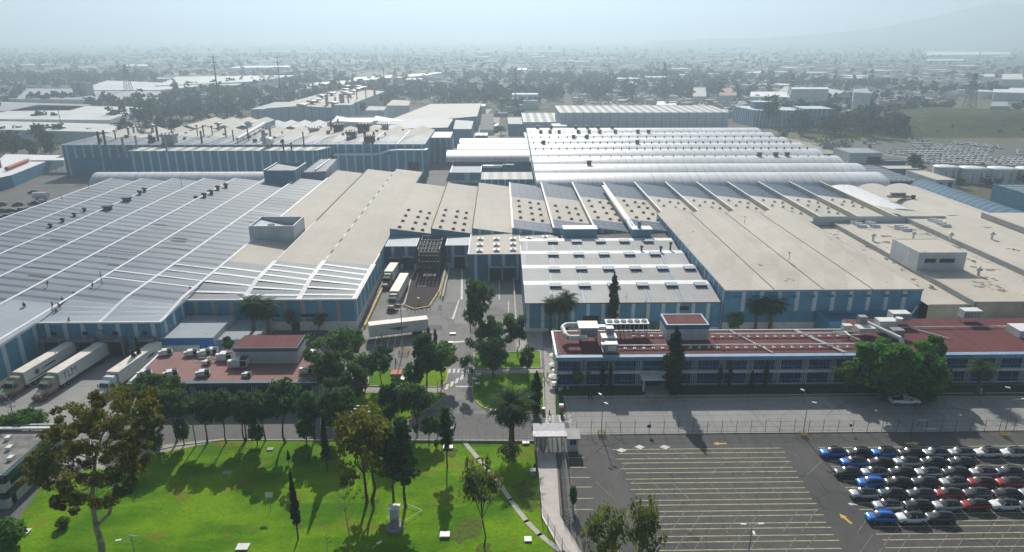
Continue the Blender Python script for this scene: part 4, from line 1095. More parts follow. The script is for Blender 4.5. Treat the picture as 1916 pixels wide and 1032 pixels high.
spots = [(313, 664, 1), (361, 665, 1), (385, 665, 1), (274, 704, 1), (323, 704, 1), (383, 704, 1), (577, 699, 1.1), (586, 668, 1.1), (449, 688, 1.5), (463, 705, .7), (398, 662, 1), (423, 674, 1.3), (388, 682, .7)]
proto = thing('air_conditioner', labels[0], 'air conditioner', (0, 0, 0), 0, 'air conditioners on the pink office roof')
m_ = MB(); ac_unit(m_, 0, 0, 0); m_.build('cabinet', ACM, proto)
m_ = MB(); m_.tube((.55, .45, 1.38), (.55, .45, 1.45), .5, n=12); m_.build('fan', B['darkmetal'], proto)
for i, (a, b, s) in enumerate(spots):
    x, y = P(a, b, ZR2 + .05)
    place(proto, i > 0, (x, y, ZR2 + .01), rnd.uniform(-.1, .1) + .35 * (i in (0, 1, 2, 3, 4, 5)), labels[i], None, s)
m_ = MB()
for yy in (135.2, 135.7): m_.tube((-64.5, yy, 5.35), (-58.5, yy, 5.35), .07, n=5)
m_.tube((-62.5, 137.5, 5.3), (-62.5, 134.8, 5.3), .08, n=5); m_.tube((-60, 138, 5.3), (-60, 134.8, 5.3), .08, n=5); m_.tube((-64.5, 133.9, 5.3), (-56, 133.9, 5.3), .06, n=5); m_.build('roof_pipe', B['white'], ol)

# ---------------------------------------------------------------- the long white vaults
vv = thing('vaulted_hall', 'vast hall of eight long parallel white barrel vaults dotted with small vents', 'vaulted hall', (90, 390, 0))
crests = [306, 329, 352, 375, 397.5, 420.5, 443.5, 467]
for i, yc in enumerate(crests):
    m_ = MB(); barrel(m_, 15.5 + .3 * i, 171.5 + (-2 if i == 0 else 0), yc, 11.4, 8.4, 4.1, seg=16, ends=True); m_.build('vault_roof', B['vault'], vv)
mb = MB(); mb.box(16, 171.3, 294.9, 478.3, 0, 8.38); mb.build('wall', B['blue'], vv)
for i in (3, 4, 5):
    m_ = MB(); barrel(m_, -28.5 + (4.5 if i > 3 else 0), 15.3, crests[i], 11.2, 8.0, 4.2, seg=16); m_.build('vault_roof', B['vaultwarm'], vv)
mb = MB(); mb.box(-24, 15.9, 364, 431.6, 0, 7.9); mb.build('wall', B['deepblue'], vv)
for i, yc in enumerate(crests[1:], 1):                      # pale rooflights along the back of the crests
    m_ = MB()
    for s_ in range(3):
        for k in range(9):
            x = 20 + (s_ * 9 + k) * 5.6 + (i % 3)
            if x > 168: continue
            for (oa, ob) in ((-4.3, -2.4),):
                z = lambda o: 8.4 + 4.1 * (1 - (o / 11.4) ** 2) ** .75 + .05
                if i < 4: m_ = MB()
                m_.quad((x - .55, yc + oa, z(oa)), (x + .55, yc + oa, z(oa)), (x + .55, yc + ob, z(ob)), (x - .55, yc + ob, z(ob)))
                if i < 4: m_.build('rooflight', B['flash'], vv)
    if i >= 4: tag(m_.build('rooflight', B['flash'], vv), kind='stuff')
for i in (2, 3, 4, 5, 6):
    m_ = MB(); yc = crests[i]; x = 19.0
    while x < 168:
        if i < 4: m_ = MB()
        m_.box(x - .28, x + .28, yc - .3, yc + .3, 12.4, 13.6 if i in (3, 4, 5) else 12.9); x += 4.2 if i in (3, 4) else 5.3
        if i < 4: m_.build('crest_vent', B['darkmetal'], vv)
    if i >= 4: tag(m_.build('crest_vent', B['darkmetal'], vv), kind='stuff')
for (a, b, i) in ((1102, 312, 1), (1422, 281, 2), (1452, 284, 2), (1472, 295, 2), (1017, 273, 4), (1192, 273, 4), (1073, 262, 5), (1098, 262, 5), (1012, 252, 6), (1029, 252, 6), (1046, 252, 6), (1082, 252, 6), (1102, 252, 6), (1122, 252, 6), (1151, 252, 6), (1193, 252, 6), (1213, 252, 6), (1006, 243, 7), (1031, 243, 7), (1077, 243, 7), (1099, 243, 7), (1119, 243, 7), (1145, 243, 7)):
    yc = crests[i]; x = P(a, b, 12.8)[0] * yc / P(a, b, 12.8)[1]
    m_ = MB(); m_.box(x - 1, x + 1, yc - .6, yc + .6, 12.2, 14.1); m_.box(x - 1.3, x + 1.3, yc - .8, yc + .8, 14.1, 14.4); m_.build('roof_vent', B['darkmetal'], vv)
# shed at the right end between vaults
o = thing('shed', 'grey roofed blue shed attached to the right end of the white vaults', 'shed', (180, 335, 0))
m_ = MB(); m_.box(172, 196, 318, 330, 0, 6); m_.quad((171.8, 317.6, 6.05), (197, 317.6, 6.05), (190, 349, 8.2), (172, 349, 8.2), m=1); m_.box(172, 189, 330, 349, 0, 6, m=0); m_.build('wall', [B['deepblue'], B['sheet']], o)

# small buildings in the court left of the vaults
o = thing('shed', 'small dark grey roofed shed in the court left of the white vaults', 'shed', (-17, 345, 0))
m_ = MB(); flat_box(m_, -24.6, -10, 343.2, 372, 0, 6.2); m_.box(-24.4, -10, 343.0, 343.18, 1.0, 2.4, m=2); m_.box(-18, -15, 343.0, 343.18, 2.6, 6.1, m=2); m_.build('wall', [B['blue'], B['sheet'], B['whitewall']], o)
m_ = MB(); m_.box(-25.2, -24.6, 343.0, 372, 6.2, 6.5); m_.box(-10, -9.6, 343, 372, 6.2, 6.5); m_.build('gutter', B['flash'], o)
o = thing('shed', 'long low shed with pale ribbed roof and blue striped front beside the first white vault', 'shed', (4, 327, 0))
m_ = MB(); striped_wall(m_, (-9, 326.6), (15.2, 326.6), 0, 6, 3.2, .9); striped_wall(m_, (15.2, 326.6), (15.2, 340), 0, 6); striped_wall(m_, (15.2, 340), (-9, 340), 0, 6); striped_wall(m_, (-9, 340), (-9, 326.6), 0, 6); m_.quad((-9.3, 326.2, 6.02), (15.4, 326.2, 6.02), (15.4, 340.3, 6.9), (-9.3, 340.3, 6.9), m=3); m_.build('wall', WALLM + [m_ribs('pale_ribbed_roof', (.46, .45, .43), (.60, .60, .58), 4.6)], o)
o = thing('pipe_bridge', 'white pipe bridge with a cage of dark rods over the court left of the vaults', 'pipe bridge', (0, 356, 0))
m_ = MB(); m_.box(-9, 1, 354, 357, 6.6, 7.6); m_.box(1, 7, 355, 356.2, 7.6, 8.1); m_.build('deck', B['flash'], o)
m_ = MB()
for q in range(9): m_.tube((-3 + q * .7, 355, 6), (-3 + q * .7, 355, 11), .1, n=5); m_.tube((-3 + q * .7, 358, 6), (-3 + q * .7, 358, 11), .1, n=5)
for z in (8, 9.5, 11): m_.box(-3.2, 3.0, 354.9, 355.1, z - .08, z + .08)
for x in (-8.5, 0.5, 6.5): m_.box(x - .15, x + .15, 355, 355.3, 0, 7)
m_.build('frame', B['lattice'], o)
for q, (yy, xx) in enumerate(((347, -7.5), (350, -6))):
    o = thing('pressure_tank', ('front' if q == 0 else 'rear') + ' white horizontal pressure tank in the dark court beside the grey shed', 'tank', (xx, yy, 0))
    m_ = MB(); m_.tube((xx - 2.5, yy, 4.2), (xx + 2.5, yy, 4.2), .8, n=12); m_.build('shell', B['white'], o)
    m_ = MB(); m_.box(xx - 2, xx - 1.7, yy - .7, yy + .7, 0, 3.6); m_.box(xx + 1.7, xx + 2, yy - .7, yy + .7, 0, 3.6); m_.build('support', B['greymetal'], o)

# tall white store and its lower neighbour
def pz(px_, py_, y):
    """height of the point at depth y seen at that pixel"""
    x1_, y1_ = P(px_, py_, 0.0); t = y / y1_ if abs(y1_) > 1e-6 else 1
    return CAM_H * (1 - t), x1_ * t
wk = thing('warehouse', 'tall plain white high bay store with a white and grey striped roof', 'warehouse', (115, 505, 0))
zk, xk0 = pz(1048, 211, 500); zk, xk1 = pz(1364, 211, 500)
zk = pz(1200, 210, 500)[0]
zb_ = pz(1200, 197, 545)[0]
mb = MB(); mb.box(xk0, xk1, 500, 545, 0, zk - .05); mb.quad((xk0 - .5, 499.5, zk), (xk1 + .5, 499.5, zk), (xk1 + .5, 546, zb_), (xk0 - .5, 546, zb_), m=1)
mb.quad((xk0, 500, zk - .1), (xk0, 545, zk - .1), (xk0, 545, zb_)); mb.quad((xk1, 500, zk - .1), (xk1, 545, zk - .1), (xk1, 545, zb_)); mb.quad((xk1, 546, 0), (xk0, 546, 0), (xk0, 546, zb_), (xk1, 546, zb_))
mb.box(xk0 + 2, xk1 + 2, 486, 499.4, 0, 8.8, m=2)
mb.build('wall', [B['slabwall'], B['ribroof'], B['blue']], wk)
o = thing('warehouse', 'lower white warehouse with striped roof left of the tall white store', 'warehouse', (33, 533, 0))
xa = P(980, 228, 9)[0]; mb = MB(); mb.box(xa, xk0 + 3, 533, 580, 0, 8.9); mb.quad((xa - .5, 532.5, 9), (xk0 + 3, 532.5, 9), (xk0 + 3, 581, 11), (xa - .5, 581, 11), m=1); mb.build('wall', [B['slabwall'], B['ribroof']], o)
o = thing('shed', 'small white flat roofed shed in front of the corner of the tall white store', 'shed', (38, 492, 0))
m_ = MB(); flat_box(m_, 36, 46, 484, 498, 0, 12.0); m_.build('wall', [B['whitewall'], B['flash']], o)
o = thing('shed', 'blue flat roofed block at the left end of the low striped warehouse', 'shed', (12, 530, 0))
m_ = MB(); flat_box(m_, 6, 17, 530, 575, 0, 8); m_.build('wall', [B['blue'], B['sheet']], o)

# ---------------------------------------------------------------- blue halls on the left behind the grey roof
bl = thing('blue_factory', 'large blue and white striped factory hall with zigzag roof crowded with chimneys and fans', 'factory hall', (-135, 372, 0))
mb = MB(); ZT = 16.0
striped_wall(mb, (-231, 372), (-40, 372), 0, ZT, 4.45, 1.0, odd_end=9.0); striped_wall(mb, (-40, 372), (-40, 432), 0, ZT, 5, 1.2)
striped_wall(mb, (-40, 432), (-226, 432), 0, ZT); striped_wall(mb, (-226, 432), (-231, 372), 0, ZT)
bx = [-230.5 + k * (190.5 / 13) for k in range(14)]
mb.build('wall', WALLM, bl)
mb = MB()
for i in range(13):
    a, b = bx[i], bx[i + 1]; c = (a + b) / 2
    for (ya, yb, ra, rb, m) in ((371.6, 399, 0.0, 1.3, 1), (399, 432.5, 1.3, 2.4, 0)):
        mb.quad((a, ya, ZT + .05), (c, ya, ZT + .05 + ra), (c, yb, ZT + .05 + rb), (a, yb, ZT + .05), m=m); mb.quad((c, ya, ZT + .05 + ra), (b, ya, ZT + .05), (b, yb, ZT + .05), (c, yb, ZT + .05 + rb), m=m)
    mb.box(a - .3, a + .3, 371.5, 432.5, ZT + .1, ZT + .32, m=2)
    mb.quad((a, 432.5, ZT), (b, 432.5, ZT), (c, 432.5, ZT + 2.44), m=2)
mb.build('roof', [B['beigeflat'], B['sheet'], B['flash']], bl)
mb = MB()                                                   # front block
striped_wall(mb, (-189.5, 358), (-94, 358), 0, 15, 4.35, 1.0); striped_wall(mb, (-94, 358), (-88, 371.8), 0, 15, 2.6, .7); striped_wall(mb, (-189.5, 371.8), (-189.5, 358), 0, 15)
mb.quad((-189.5, 357.8, 15.02), (-93.8, 357.8, 15.02), (-87.8, 371.9, 15.02), (-189.5, 371.9, 15.02), m=3)
mb.build('front_block', WALLM + [B['ribroof']], bl)
mb = MB()                                                   # curved parapet block
pr = [(-87.5, 11.6), (-66, 11.6), (-62, 12.4), (-58, 13.6), (-54, 13.9), (-38.4, 13.9)]
for (a, za), (b, zb2) in zip(pr[:-1], pr[1:]):
    mb.quad((a, 366, 0), (b, 366, 0), (b, 366, zb2), (a, 366, za), m=0); mb.quad((a, 366, za + .02), (b, 366, zb2 + .02), (b, 371.8, zb2 + .02), (a, 371.8, za + .02), m=3)
    mb.quad((a, 365.9, za - .5), (b, 365.9, zb2 - .5), (b, 365.9, zb2 + .1), (a, 365.9, za + .1), m=3)
for k in range(11):
    x = -85.5 + k * 4.4; zt = 11.2 if x < -66 else (13.4 if x > -58 else 12)
    mb.quad((x, 365.94, 0), (x + 1, 365.94, 0), (x + 1, 365.94, zt - .2), (x, 365.94, zt - .2), m=1)
mb.quad((-38.4, 366, 0), (-38.4, 371.8, 0), (-38.4, 371.8, 13.9), (-38.4, 366, 13.9), m=0)
mb.build('curved_block', WALLM + [B['flash']], bl)
m_ = MB(); m_.box(-48.5, -43, 365.7, 365.85, 0, 7.5); m_.build('gate', B['dark'], bl)
mb = MB(); striped_wall(mb, (-39.8, 405), (-29, 405), 0, 15, 3.5, .8); striped_wall(mb, (-29, 405), (-29, 430), 0, 15, 4, 1); mb.quad((-39.8, 404.8, 15.05), (-28.8, 404.8, 15.05), (-28.8, 430, 15.05), (-39.8, 430, 15.05), m=1); mb.build('side_block', WALLM, bl)
# chimneys, fans, duct on the roof
def stack_part(t, x, y, z, h, r, mat, hat=False, double=False):
    m_ = MB(); m_.tube((x, y, z), (x, y, z + h), r, n=8)
    if hat: m_.lathe((x, y, z + h), [(r * 2.2, 0), (r * 2.4, .4), (r * .5, .9), (0, .95)], 10)
    return m_.build('chimney', mat, t)
for (a, b, h, r, dk) in ((186, 268, 5.5, .6, 1), (197, 268, 6, .6, 1), (217, 261, 4, .4, 0), (241, 252, 3.2, .6, 0), (251, 250, 3.2, .6, 0), (258, 248, 3, .5, 0), (286, 247, 3.4, .9, 0), (296, 262, 6.5, .6, 1), (322, 251, 5.2, .35, 1), (370, 253, 4.5, .35, 0), (382, 257, 6, .4, 1), (378, 267, 5.5, .5, 1), (398, 254, 4.4, .35, 0), (410, 246, 4, 1.0, 0), (423, 255, 5, .5, 0), (437, 261, 4.6, .35, 1), (507, 264, 7.5, .6, 0), (569, 274, 6.5, .35, 1), (465, 262, 6, .35, 1), (620, 243, 6, .5, 1), (495, 272, 7, 1.0, 0), (700, 262, 4, .6, 1), (683, 262, 4.4, .7, 1), (633, 236, 4, .5, 1), (312, 282, 7, .4, 0), (257, 278, 6, .5, 0), (232, 282, 6, .6, 0), (531, 283, 5.5, .4, 1), (546, 283, 4, .4, 1)):
    zz = 15.0 if b > 276 else 16.6
    x, y = P(a, b, zz); stack_part(bl, x, y, zz - .5, h * 1.15 + .5, r, B['darkmetal'] if dk else B['greymetal'], hat=(h < 5 and dk == 0))
for (a, b, w, d, h, mt) in ((318, 266, 7.5, 6, 4.5, 'greymetal'), (284, 265, 3, 3, 2.5, 'darkmetal'), (634, 246, 6.5, 5, 4.5, 'darkmetal'), (681, 247, 7.5, 5, 5, 'darkmetal'), (658, 257, 6, 6, 3.6, 'vent'), (588, 247, 6.5, 4, 2.6, 'greymetal'), (692, 264, 5.5, 4, 3, 'darkmetal'), (721, 240, 5, 5, 3, 'greymetal'), (466, 238, 4, 4, 3, 'greymetal'), (266, 250, 4, 3, 2, 'greymetal')):
    x, y = P(a, b, 16.6); m_ = MB(); m_.box(x - w / 2 + .6, x + w / 2 - .6, y - d / 2 + .5, y + d / 2 - .5, 15.9, 16.6 + h * .7); m_.box(x - w / 2, x + w / 2, y - d / 2, y + d / 2, 16.6 + h * .7, 16.6 + h)
    for q in range(4): m_.tube((x - w / 2 + .8 + q * (w - 1.6) / 3, y - d / 4, 16.5 + h), (x - w / 2 + .8 + q * (w - 1.6) / 3, y - d / 4, 17.4 + h), .35, n=6)
    m_.build('roof_fan', B[mt], bl)
xa, ya = P(444, 260, 18); xb, yb = P(494, 233, 19)
m_ = MB(); m_.path([(xa, ya, 18), (xb, yb, 19.5)], 1.0, 8)
for q in range(6):
    t = q / 5; m_.box(xa + (xb - xa) * t - .2, xa + (xb - xa) * t + .2, ya + (yb - ya) * t - .2, ya + (yb - ya) * t + .2, 16, 18)
m_.build('roof_duct', B['flash'], bl)
m_ = MB(); x, y = P(502, 268, 17); m_.tube((x, y, 18), (x, y + 4, 18), 1.9, n=14); m_.build('roof_tank', B['white'], bl)
rnd = random.Random(21)
m_ = MB()
for k in range(40):
    x, y = rnd.uniform(-220, -45), rnd.uniform(376, 430); s = rnd.uniform(.4, 1.0)
    m_.box(x - s, x + s, y - s * .7, y + s * .7, 16.0, 17.2 + rnd.uniform(0, 1.2))
m_.build('roof_vent', B['vent'], bl)
m_ = MB(); m_.box(-95, -41, 373, 373.2, 17, 17.1)
for k in range(12): m_.box(-95 + k * 4.9, -94.9 + k * 4.9, 373, 373.2, 16, 17.1)
m_.build('railing', B['darkmetal'], bl)

# second zigzag hall behind it
def gable_hall(label, x0, x1, y0, y1, z, nb, rise, wallm, roofm, name='factory_hall', cat='factory hall', flash=True, base=(0,)):
    t = thing(name, label, cat, ((x0 + x1) / 2, y0, 0))
    mb = MB(); flat_box(mb, x0, x1, y0, y1, 0, z - .05); 
    w = (x1 - x0) / nb
    for i in range(nb):
        a, b = x0 + i * w, x0 + (i + 1) * w; mb.quad((a, y0, z - .05), (b, y0, z - .05), ((a + b) / 2, y0, z + rise)); mb.quad((b, y1, z - .05), (a, y1, z - .05), ((a + b) / 2, y1, z + rise))
    mb.build('wall', [wallm, wallm], t)
    mb = MB()
    for i in range(nb):
        a, b = x0 + i * w, x0 + (i + 1) * w; c = (a + b) / 2
        mb.quad((a, y0 - .3, z), (c, y0 - .3, z + rise), (c, y1, z + rise), (a, y1, z)); mb.quad((c, y0 - .3, z + rise), (b, y0 - .3, z), (b, y1, z), (c, y1, z + rise))
        if flash: mb.box(a - .3, a + .3, y0 - .2, y1, z + .05, z + .3, m=1)
    mb.build('roof', [roofm, B['flash']], t)
    return t
gable_hall('white zigzag roofed hall standing behind the blue striped factory', *[P(345, 238, 12)[0], P(480, 238, 12)[0]], 470, 520, 12.5, 4, 2.2, B['blue'], B['beigeflat'])
gable_hall('low hall with small white gables in front of the big far white hall', P(480, 234, 10)[0], P(645, 234, 10)[0], 500, 540, 8.5, 6, 1.8, B['blue'], B['worksheet'])
o = thing('plant_room', 'pale blue roofless block at the right foot of the far white hall', 'plant room', (P(680, 232, 10)[0], 470, 0))
xa, xb = P(640, 225, 10)[0], P(716, 225, 10)[0]
m_ = MB(); flat_box(m_, xa, xb, 490, 530, 0, 13, par=1.0); m_.quad((xa + 2, 500, 14), (xa + 24, 500, 14), (xa + 2, 512, 16.2), m=1); m_.quad((xa + 30, 500, 14), (xa + 52, 500, 14), (xa + 30, 512, 16.2), m=1); m_.build('wall', [B['whitewall'], B['flash']], o)

# far white hall with the stacks
wf = thing('white_factory', 'tall plain white factory hall in the distance with stacks and flat fans on top', 'factory hall', (-160, 575, 0))
zf, xa = pz(497, 203, 575); zf, xb = pz(634, 203, 575); zf = pz(560, 200, 575)[0]
yb = 760; zbk, xc = pz(722, 165, yb); xd = xa + (xc - xb)
mb = MB(); mb.quad((xa, 575, 0), (xb, 575, 0), (xb, 575, zf - 1), ((xa + xb) / 2, 575, zf + 1), (xa, 575, zf - 1)); mb.quad((xb, 575, 0), (xc, yb, 0), (xc, yb, zf - 1), (xb, 575, zf - 1)); mb.quad((xd, yb, 0), (xa, 575, 0), (xa, 575, zf - 1), (xd, yb, zf - 1)); mb.quad((xc, yb, 0), (xd, yb, 0), (xd, yb, zf + 1), (xc, yb, zf + 1))
mb.box(xa - 12, xa - .1, 575, 640, 0, zf - 1.5); mb.box(xb - 2, xb + 12, 566, 580, 0, zf + 2.5); mb.box(xb - 34, xb - 25, 571, 574.9, 0, zf * .55)
mb.build('wall', B['slabwall'], wf)
mb = MB(); cx_ = (xa + xb) / 2; dx_ = (xc - xb)
mb.quad((xa - .5, 574, zf - .9), (cx_, 574, zf + 1.1), (cx_ + dx_, yb, zf + 1.1), (xd, yb, zf - .9)); mb.quad((cx_, 574, zf + 1.1), (xb + .5, 574, zf - .9), (xc, yb, zf - .9), (cx_ + dx_, yb, zf + 1.1))
mb.build('roof', B['beigeflat'], wf)
for (a, b, h, r) in ((598, 175, 6, .5), (606, 178, 9, 1.2), (612, 178, 9, 1.2), (623, 172, 8, 1.0), (631, 171, 7, .6), (612, 197, 10, 1.3), (628, 197, 8, .7), (638, 193, 9, 1.2), (642, 192, 9, 1.2), (652, 193, 9, .6), (668, 184, 9, .5), (685, 184, 9, .5), (701, 176, 8, 1.1), (657, 184, 6, .5)):
    x, y = P(a, b, zf); stack_part(wf, x, y, zf - 1, h, r, B['greymetal'])
for (a, b) in ((648, 161), (646, 167), (645, 172), (653, 175), (660, 170), (668, 166), (674, 164), (669, 161), (680, 163), (620, 174), (601, 179), (565, 196), (583, 189), (592, 186), (623, 192)):
    x, y = P(a, b, zf + 3); m_ = MB(); m_.tube((x, y, zf - 1), (x, y, zf + 2.6), 1.6, n=8); m_.lathe((x, y, zf + 2.6), [(4.2, 0), (4.6, .9), (4.2, 1.3), (0, 1.5)], 12); m_.build('roof_fan', B['greymetal'], wf)
# grey ribbed halls right of it
def sect(label, pts, z, wallm, roofm, zfrontbase=0, name='factory_hall', cat='factory hall'):
    """hall whose roof corners (front left, front right, back right, back left) are given as photo pixels on the level z"""
    q = [P(a, b, z) for a, b in pts]; t = thing(name, label, cat, (q[0][0], q[0][1], 0))
    m_ = MB(); m_.prism(q, 0, z, 0, 1); m_.build('wall', [wallm, roofm], t); return t
rr = m_ribs('panelled_grey_roof', (.50, .48, .45), (.33, .32, .31), 9.0, 1, .3)
sect('long grey hall with chequered rooflights behind the blue striped factory', [(705, 233), (893, 217), (900, 193), (806, 194)], 11, B['blue'], rr)
sect('low hall with pale roof wedged between the blue striped factory and the chequered grey hall', [(660, 243), (838, 238), (848, 222), (720, 222)], 11.5, B['blue'], B['worksheet'])
sect('blue sided hall with plain grey roof next to the inner court', [(848, 241), (882, 241), (886, 226), (852, 224)], 10.5, B['blue'], B['sheet'])
sect('white two level building with roof terrace right behind the far white hall', [(722, 197), (765, 197), (768, 188), (735, 186)], 12, B['whitewall'], B['beigeflat'], name='service_building', cat='building')
sect('pale square building against the side of the far white hall', [(683, 206), (718, 206), (724, 199), (690, 198)], 13, B['whitewall'], B['beigeflat'], name='service_building', cat='building')
sect('small pale roofed office beyond the chequered hall', [(900, 198), (908, 198), (909, 194), (900, 194)], 10, B['whitewall'], B['sheetnew'], name='service_building', cat='building')
sect('long flat parking deck beside the avenue in the inner court', [(898, 242), (924, 242), (923, 211), (901, 213)], 4, B['whitewall'], M['farlot'], name='parking_deck', cat='parking deck')
for i, a in enumerate((889, 897, 905)):
    sect(('left', 'middle', 'right')[i] + ' one of three small white cabins in the inner court', [(a, 253), (a + 7, 253), (a + 8, 248), (a + 1, 248)], 4, B['greymetal'], B['flash'], name='cabin', cat='cabin')
sect('white canopy booth beside the avenue in the inner court', [(924, 236), (932, 234), (934, 230), (927, 231)], 5, B['darkmetal'], B['flash'], name='cabin', cat='cabin')
# ---------------------------------------------------------------- trees
def m_leaf(name, dark, light, tr=0.35, scale=0.5):
    n = N(name); a = n.noise(scale, 3); b = n.noise(2.5, 2)
    col = n.mix(n.ramp(a, 0.36, 0.64), dark, light)
    col = n.mix(n.math('MULTIPLY', n.ramp(b, 0.45, 0.75), 0.5), col, tuple(q * 1.5 for q in light))
    n.done(col, 0.75, 0.06)
    t = n.node('ShaderNodeBsdfTranslucent'); n.set(t.inputs[0], col)
    mx = n.node('ShaderNodeMixShader'); mx.inputs[0].default_value = tr
    n.t.links.new(n.b.outputs[0], mx.inputs[1]); n.t.links.new(t.outputs[0], mx.inputs[2]); n.t.links.new(mx.outputs[0], n.out.inputs[0])
    return n.mat
L = {}
L['dark'] = m_leaf('dark_green_leaves', (0.029, 0.072, 0.029), (0.085, 0.163, 0.046), 0.42)
L['mid'] = m_leaf('green_leaves', (0.041, 0.103, 0.024), (0.124, 0.244, 0.046), 0.42)
L['ficus'] = m_leaf('dense_green_leaves', (0.024, 0.095, 0.017), (0.101, 0.299, 0.031), 0.42)
L['cypress'] = m_leaf('cypress_leaves', (0.017, 0.035, 0.016), (0.038, 0.066, 0.024), 0.15)
L['yellow'] = m_leaf('yellow_green_leaves', (0.080, 0.090, 0.014), (0.246, 0.232, 0.026), 0.4)
L['euc'] = m_leaf('rusty_eucalyptus_leaves', (0.055, 0.095, 0.016), (0.20, 0.17, 0.024), 0.42, 0.3)
L['olive'] = m_leaf('olive_leaves', (0.062, 0.095, 0.024), (0.199, 0.237, 0.049), 0.42)
L['palm'] = m_leaf('palm_fronds', (0.010, 0.030, 0.008), (0.035, 0.065, 0.014), 0.2)
L['lime'] = m_leaf('lime_leaves', (0.072, 0.203, 0.009), (0.217, 0.400, 0.029), 0.4)
L['far'] = m_leaf('distant_leaves', (0.018, 0.034, 0.020), (0.042, 0.062, 0.030), 0.2, 0.15)
L['bark'] = plain('grey_brown_bark', (0.10, 0.075, 0.055), 0.9, 0.35, 1.5)
L['pale'] = plain('pale_peeling_bark', (0.30, 0.25, 0.19), 0.85, 0.5, 1.2)

def leaf_object(name, centers, radii, counts, size, mat, parent, rng, flat=0.0, asp=1.7, loc=(0, 0, 0)):
    """many leaf sized quads spread through ellipsoid clumps; one mesh"""
    C_ = []; 
    for c, r, k in zip(centers, radii, counts):
        d = rng.normal(size=(k, 3)); d /= np.linalg.norm(d, axis=1)[:, None] + 1e-9
        rad = rng.uniform(0.25, 1.0, (k, 1)) ** 0.55
        C_.append(np.array(c) + d * rad * np.array(r))
    C_ = np.concatenate(C_); n = len(C_)
    u = rng.normal(size=(n, 3)); u[:, 2] *= (1 - flat); u /= np.linalg.norm(u, axis=1)[:, None] + 1e-9
    w = rng.normal(size=(n, 3)); v = np.cross(u, w); v /= np.linalg.norm(v, axis=1)[:, None] + 1e-9
    s = size * rng.uniform(0.6, 1.35, (n, 1))
    u = u * s * asp / 2; v = v * s / 2
    V = np.stack([C_ - u * 0.9 - v * 0.5, C_ - v * 1.0 + u * .2, C_ + u, C_ + v * 1.0 - u * .1], 1).reshape(-1, 3)
    me = bpy.data.meshes.new(name); me.vertices.add(4 * n); me.loops.add(4 * n); me.polygons.add(n)
    me.vertices.foreach_set('co', V.astype(np.float32).ravel())
    me.loops.foreach_set('vertex_index', np.arange(4 * n, dtype=np.int32))
    me.polygons.foreach_set('loop_start', np.arange(0, 4 * n, 4, dtype=np.int32))
    me.update(calc_edges=True); me.materials.append(mat)
    o = bpy.data.objects.new(name, me); COL.objects.link(o); o.parent = parent; o.location = loc
    return o

def wiggle(p0, p1, rng, k=4, amp=0.06):
    p0, p1 = np.array(p0, float), np.array(p1, float); L_ = np.linalg.norm(p1 - p0)
    return [tuple(p0 + (p1 - p0) * i / k + (rng.normal(size=3) * amp * L_ if 0 < i < k else 0)) for i in range(k + 1)]

def broad_tree(seed, H=10.0, W=8.0, cb=0.3, leaf='dark', dens=1.0, nclump=46, lsize=0.42, bark='bark', trunk_r=0.22, lean=0.0, gap=0.0, squash=1.0, stems=1):
    rng = np.random.default_rng(seed); t = thing('tree', 'x', 'tree')
    zc = H * (cb + 1) / 2; hz_ = H * (1 - cb) / 2
    cs = []; rs = []; ns = []
    sub = rng.normal(size=(7, 3)) * np.array((W * .22, W * .22, hz_ * .4)) + np.array((lean, 0, zc))
    for k in range(nclump):
        if k < nclump * .6:
            d = rng.normal(size=3); d /= np.linalg.norm(d); rr_ = rng.uniform(.62, .98)
            c = np.array((lean, 0, zc)) + d * rr_ * np.array((W / 2 * .82, W / 2 * .82, hz_ * .85)) * (1 - gap * rng.uniform(0, .6))
        else: c = sub[k % 7] + rng.normal(size=3) * W * .07
        r = W * rng.uniform(.085, .16)
        cs.append(c); rs.append((r * 1.15, r * 1.15, r * .8 * squash)); ns.append(int(88 * dens * rng.uniform(.7, 1.3)))
    m_ = MB()
    for s_ in range(stems):
        off = (s_ - (stems - 1) / 2) * .5
        top = (lean * .7 + off * 2.2, rng.uniform(-.3, .3), H * (cb + .25))
        pts = wiggle((off, 0, -0.3), top, rng, 4, .035); rad = [trunk_r * (1.25 if i == 0 else 1 - .16 * i) for i in range(5)]
        m_.path(pts, rad, 8)
        for k in rng.choice(len(cs), min(9, len(cs)), replace=False):
            j = rng.integers(2, 5); m_.path(wiggle(pts[j], cs[k], rng, 3, .07), [trunk_r * .45, trunk_r * .32, trunk_r * .2, trunk_r * .1], 5)
    m_.build('trunk', L[bark], t)
    leaf_object('crown', cs, rs, ns, lsize, L[leaf], t, rng)
    return t

def cypress_tree(seed, H=10.0, W=2.2, leaf='cypress', bare=0.05, top=0.05, invert=False, dens=1.0):
    rng = np.random.default_rng(seed); t = thing('cypress', 'x', 'cypress')
    cs = []; rs = []; ns = []; k = 34
    for i in range(k):
        f = i / (k - 1); z = H * (bare + (1 - bare) * f * .97)
        prof = math.sin(min(1, (f * .92 + .10)) * math.pi) ** .55 if not invert else max(.06, (1 - f) ** .8) 
        r = max(W / 2 * prof, W * top)
        a = rng.uniform(0, 6.28); o = r * .35
        cs.append((o * math.cos(a), o * math.sin(a), z)); rs.append((r * .8, r * .8, H / k * 1.6)); ns.append(int(70 * dens * (.4 + prof)))
    m_ = MB(); m_.path([(0, 0, -.3), (0, 0, H * .5), (0, 0, H * .9)], [.16, .1, .03], 6); m_.build('trunk', L['bark'], t)
    leaf_object('crown', cs, rs, ns, .26, L[leaf], t, rng, asp=1.9)
    return t

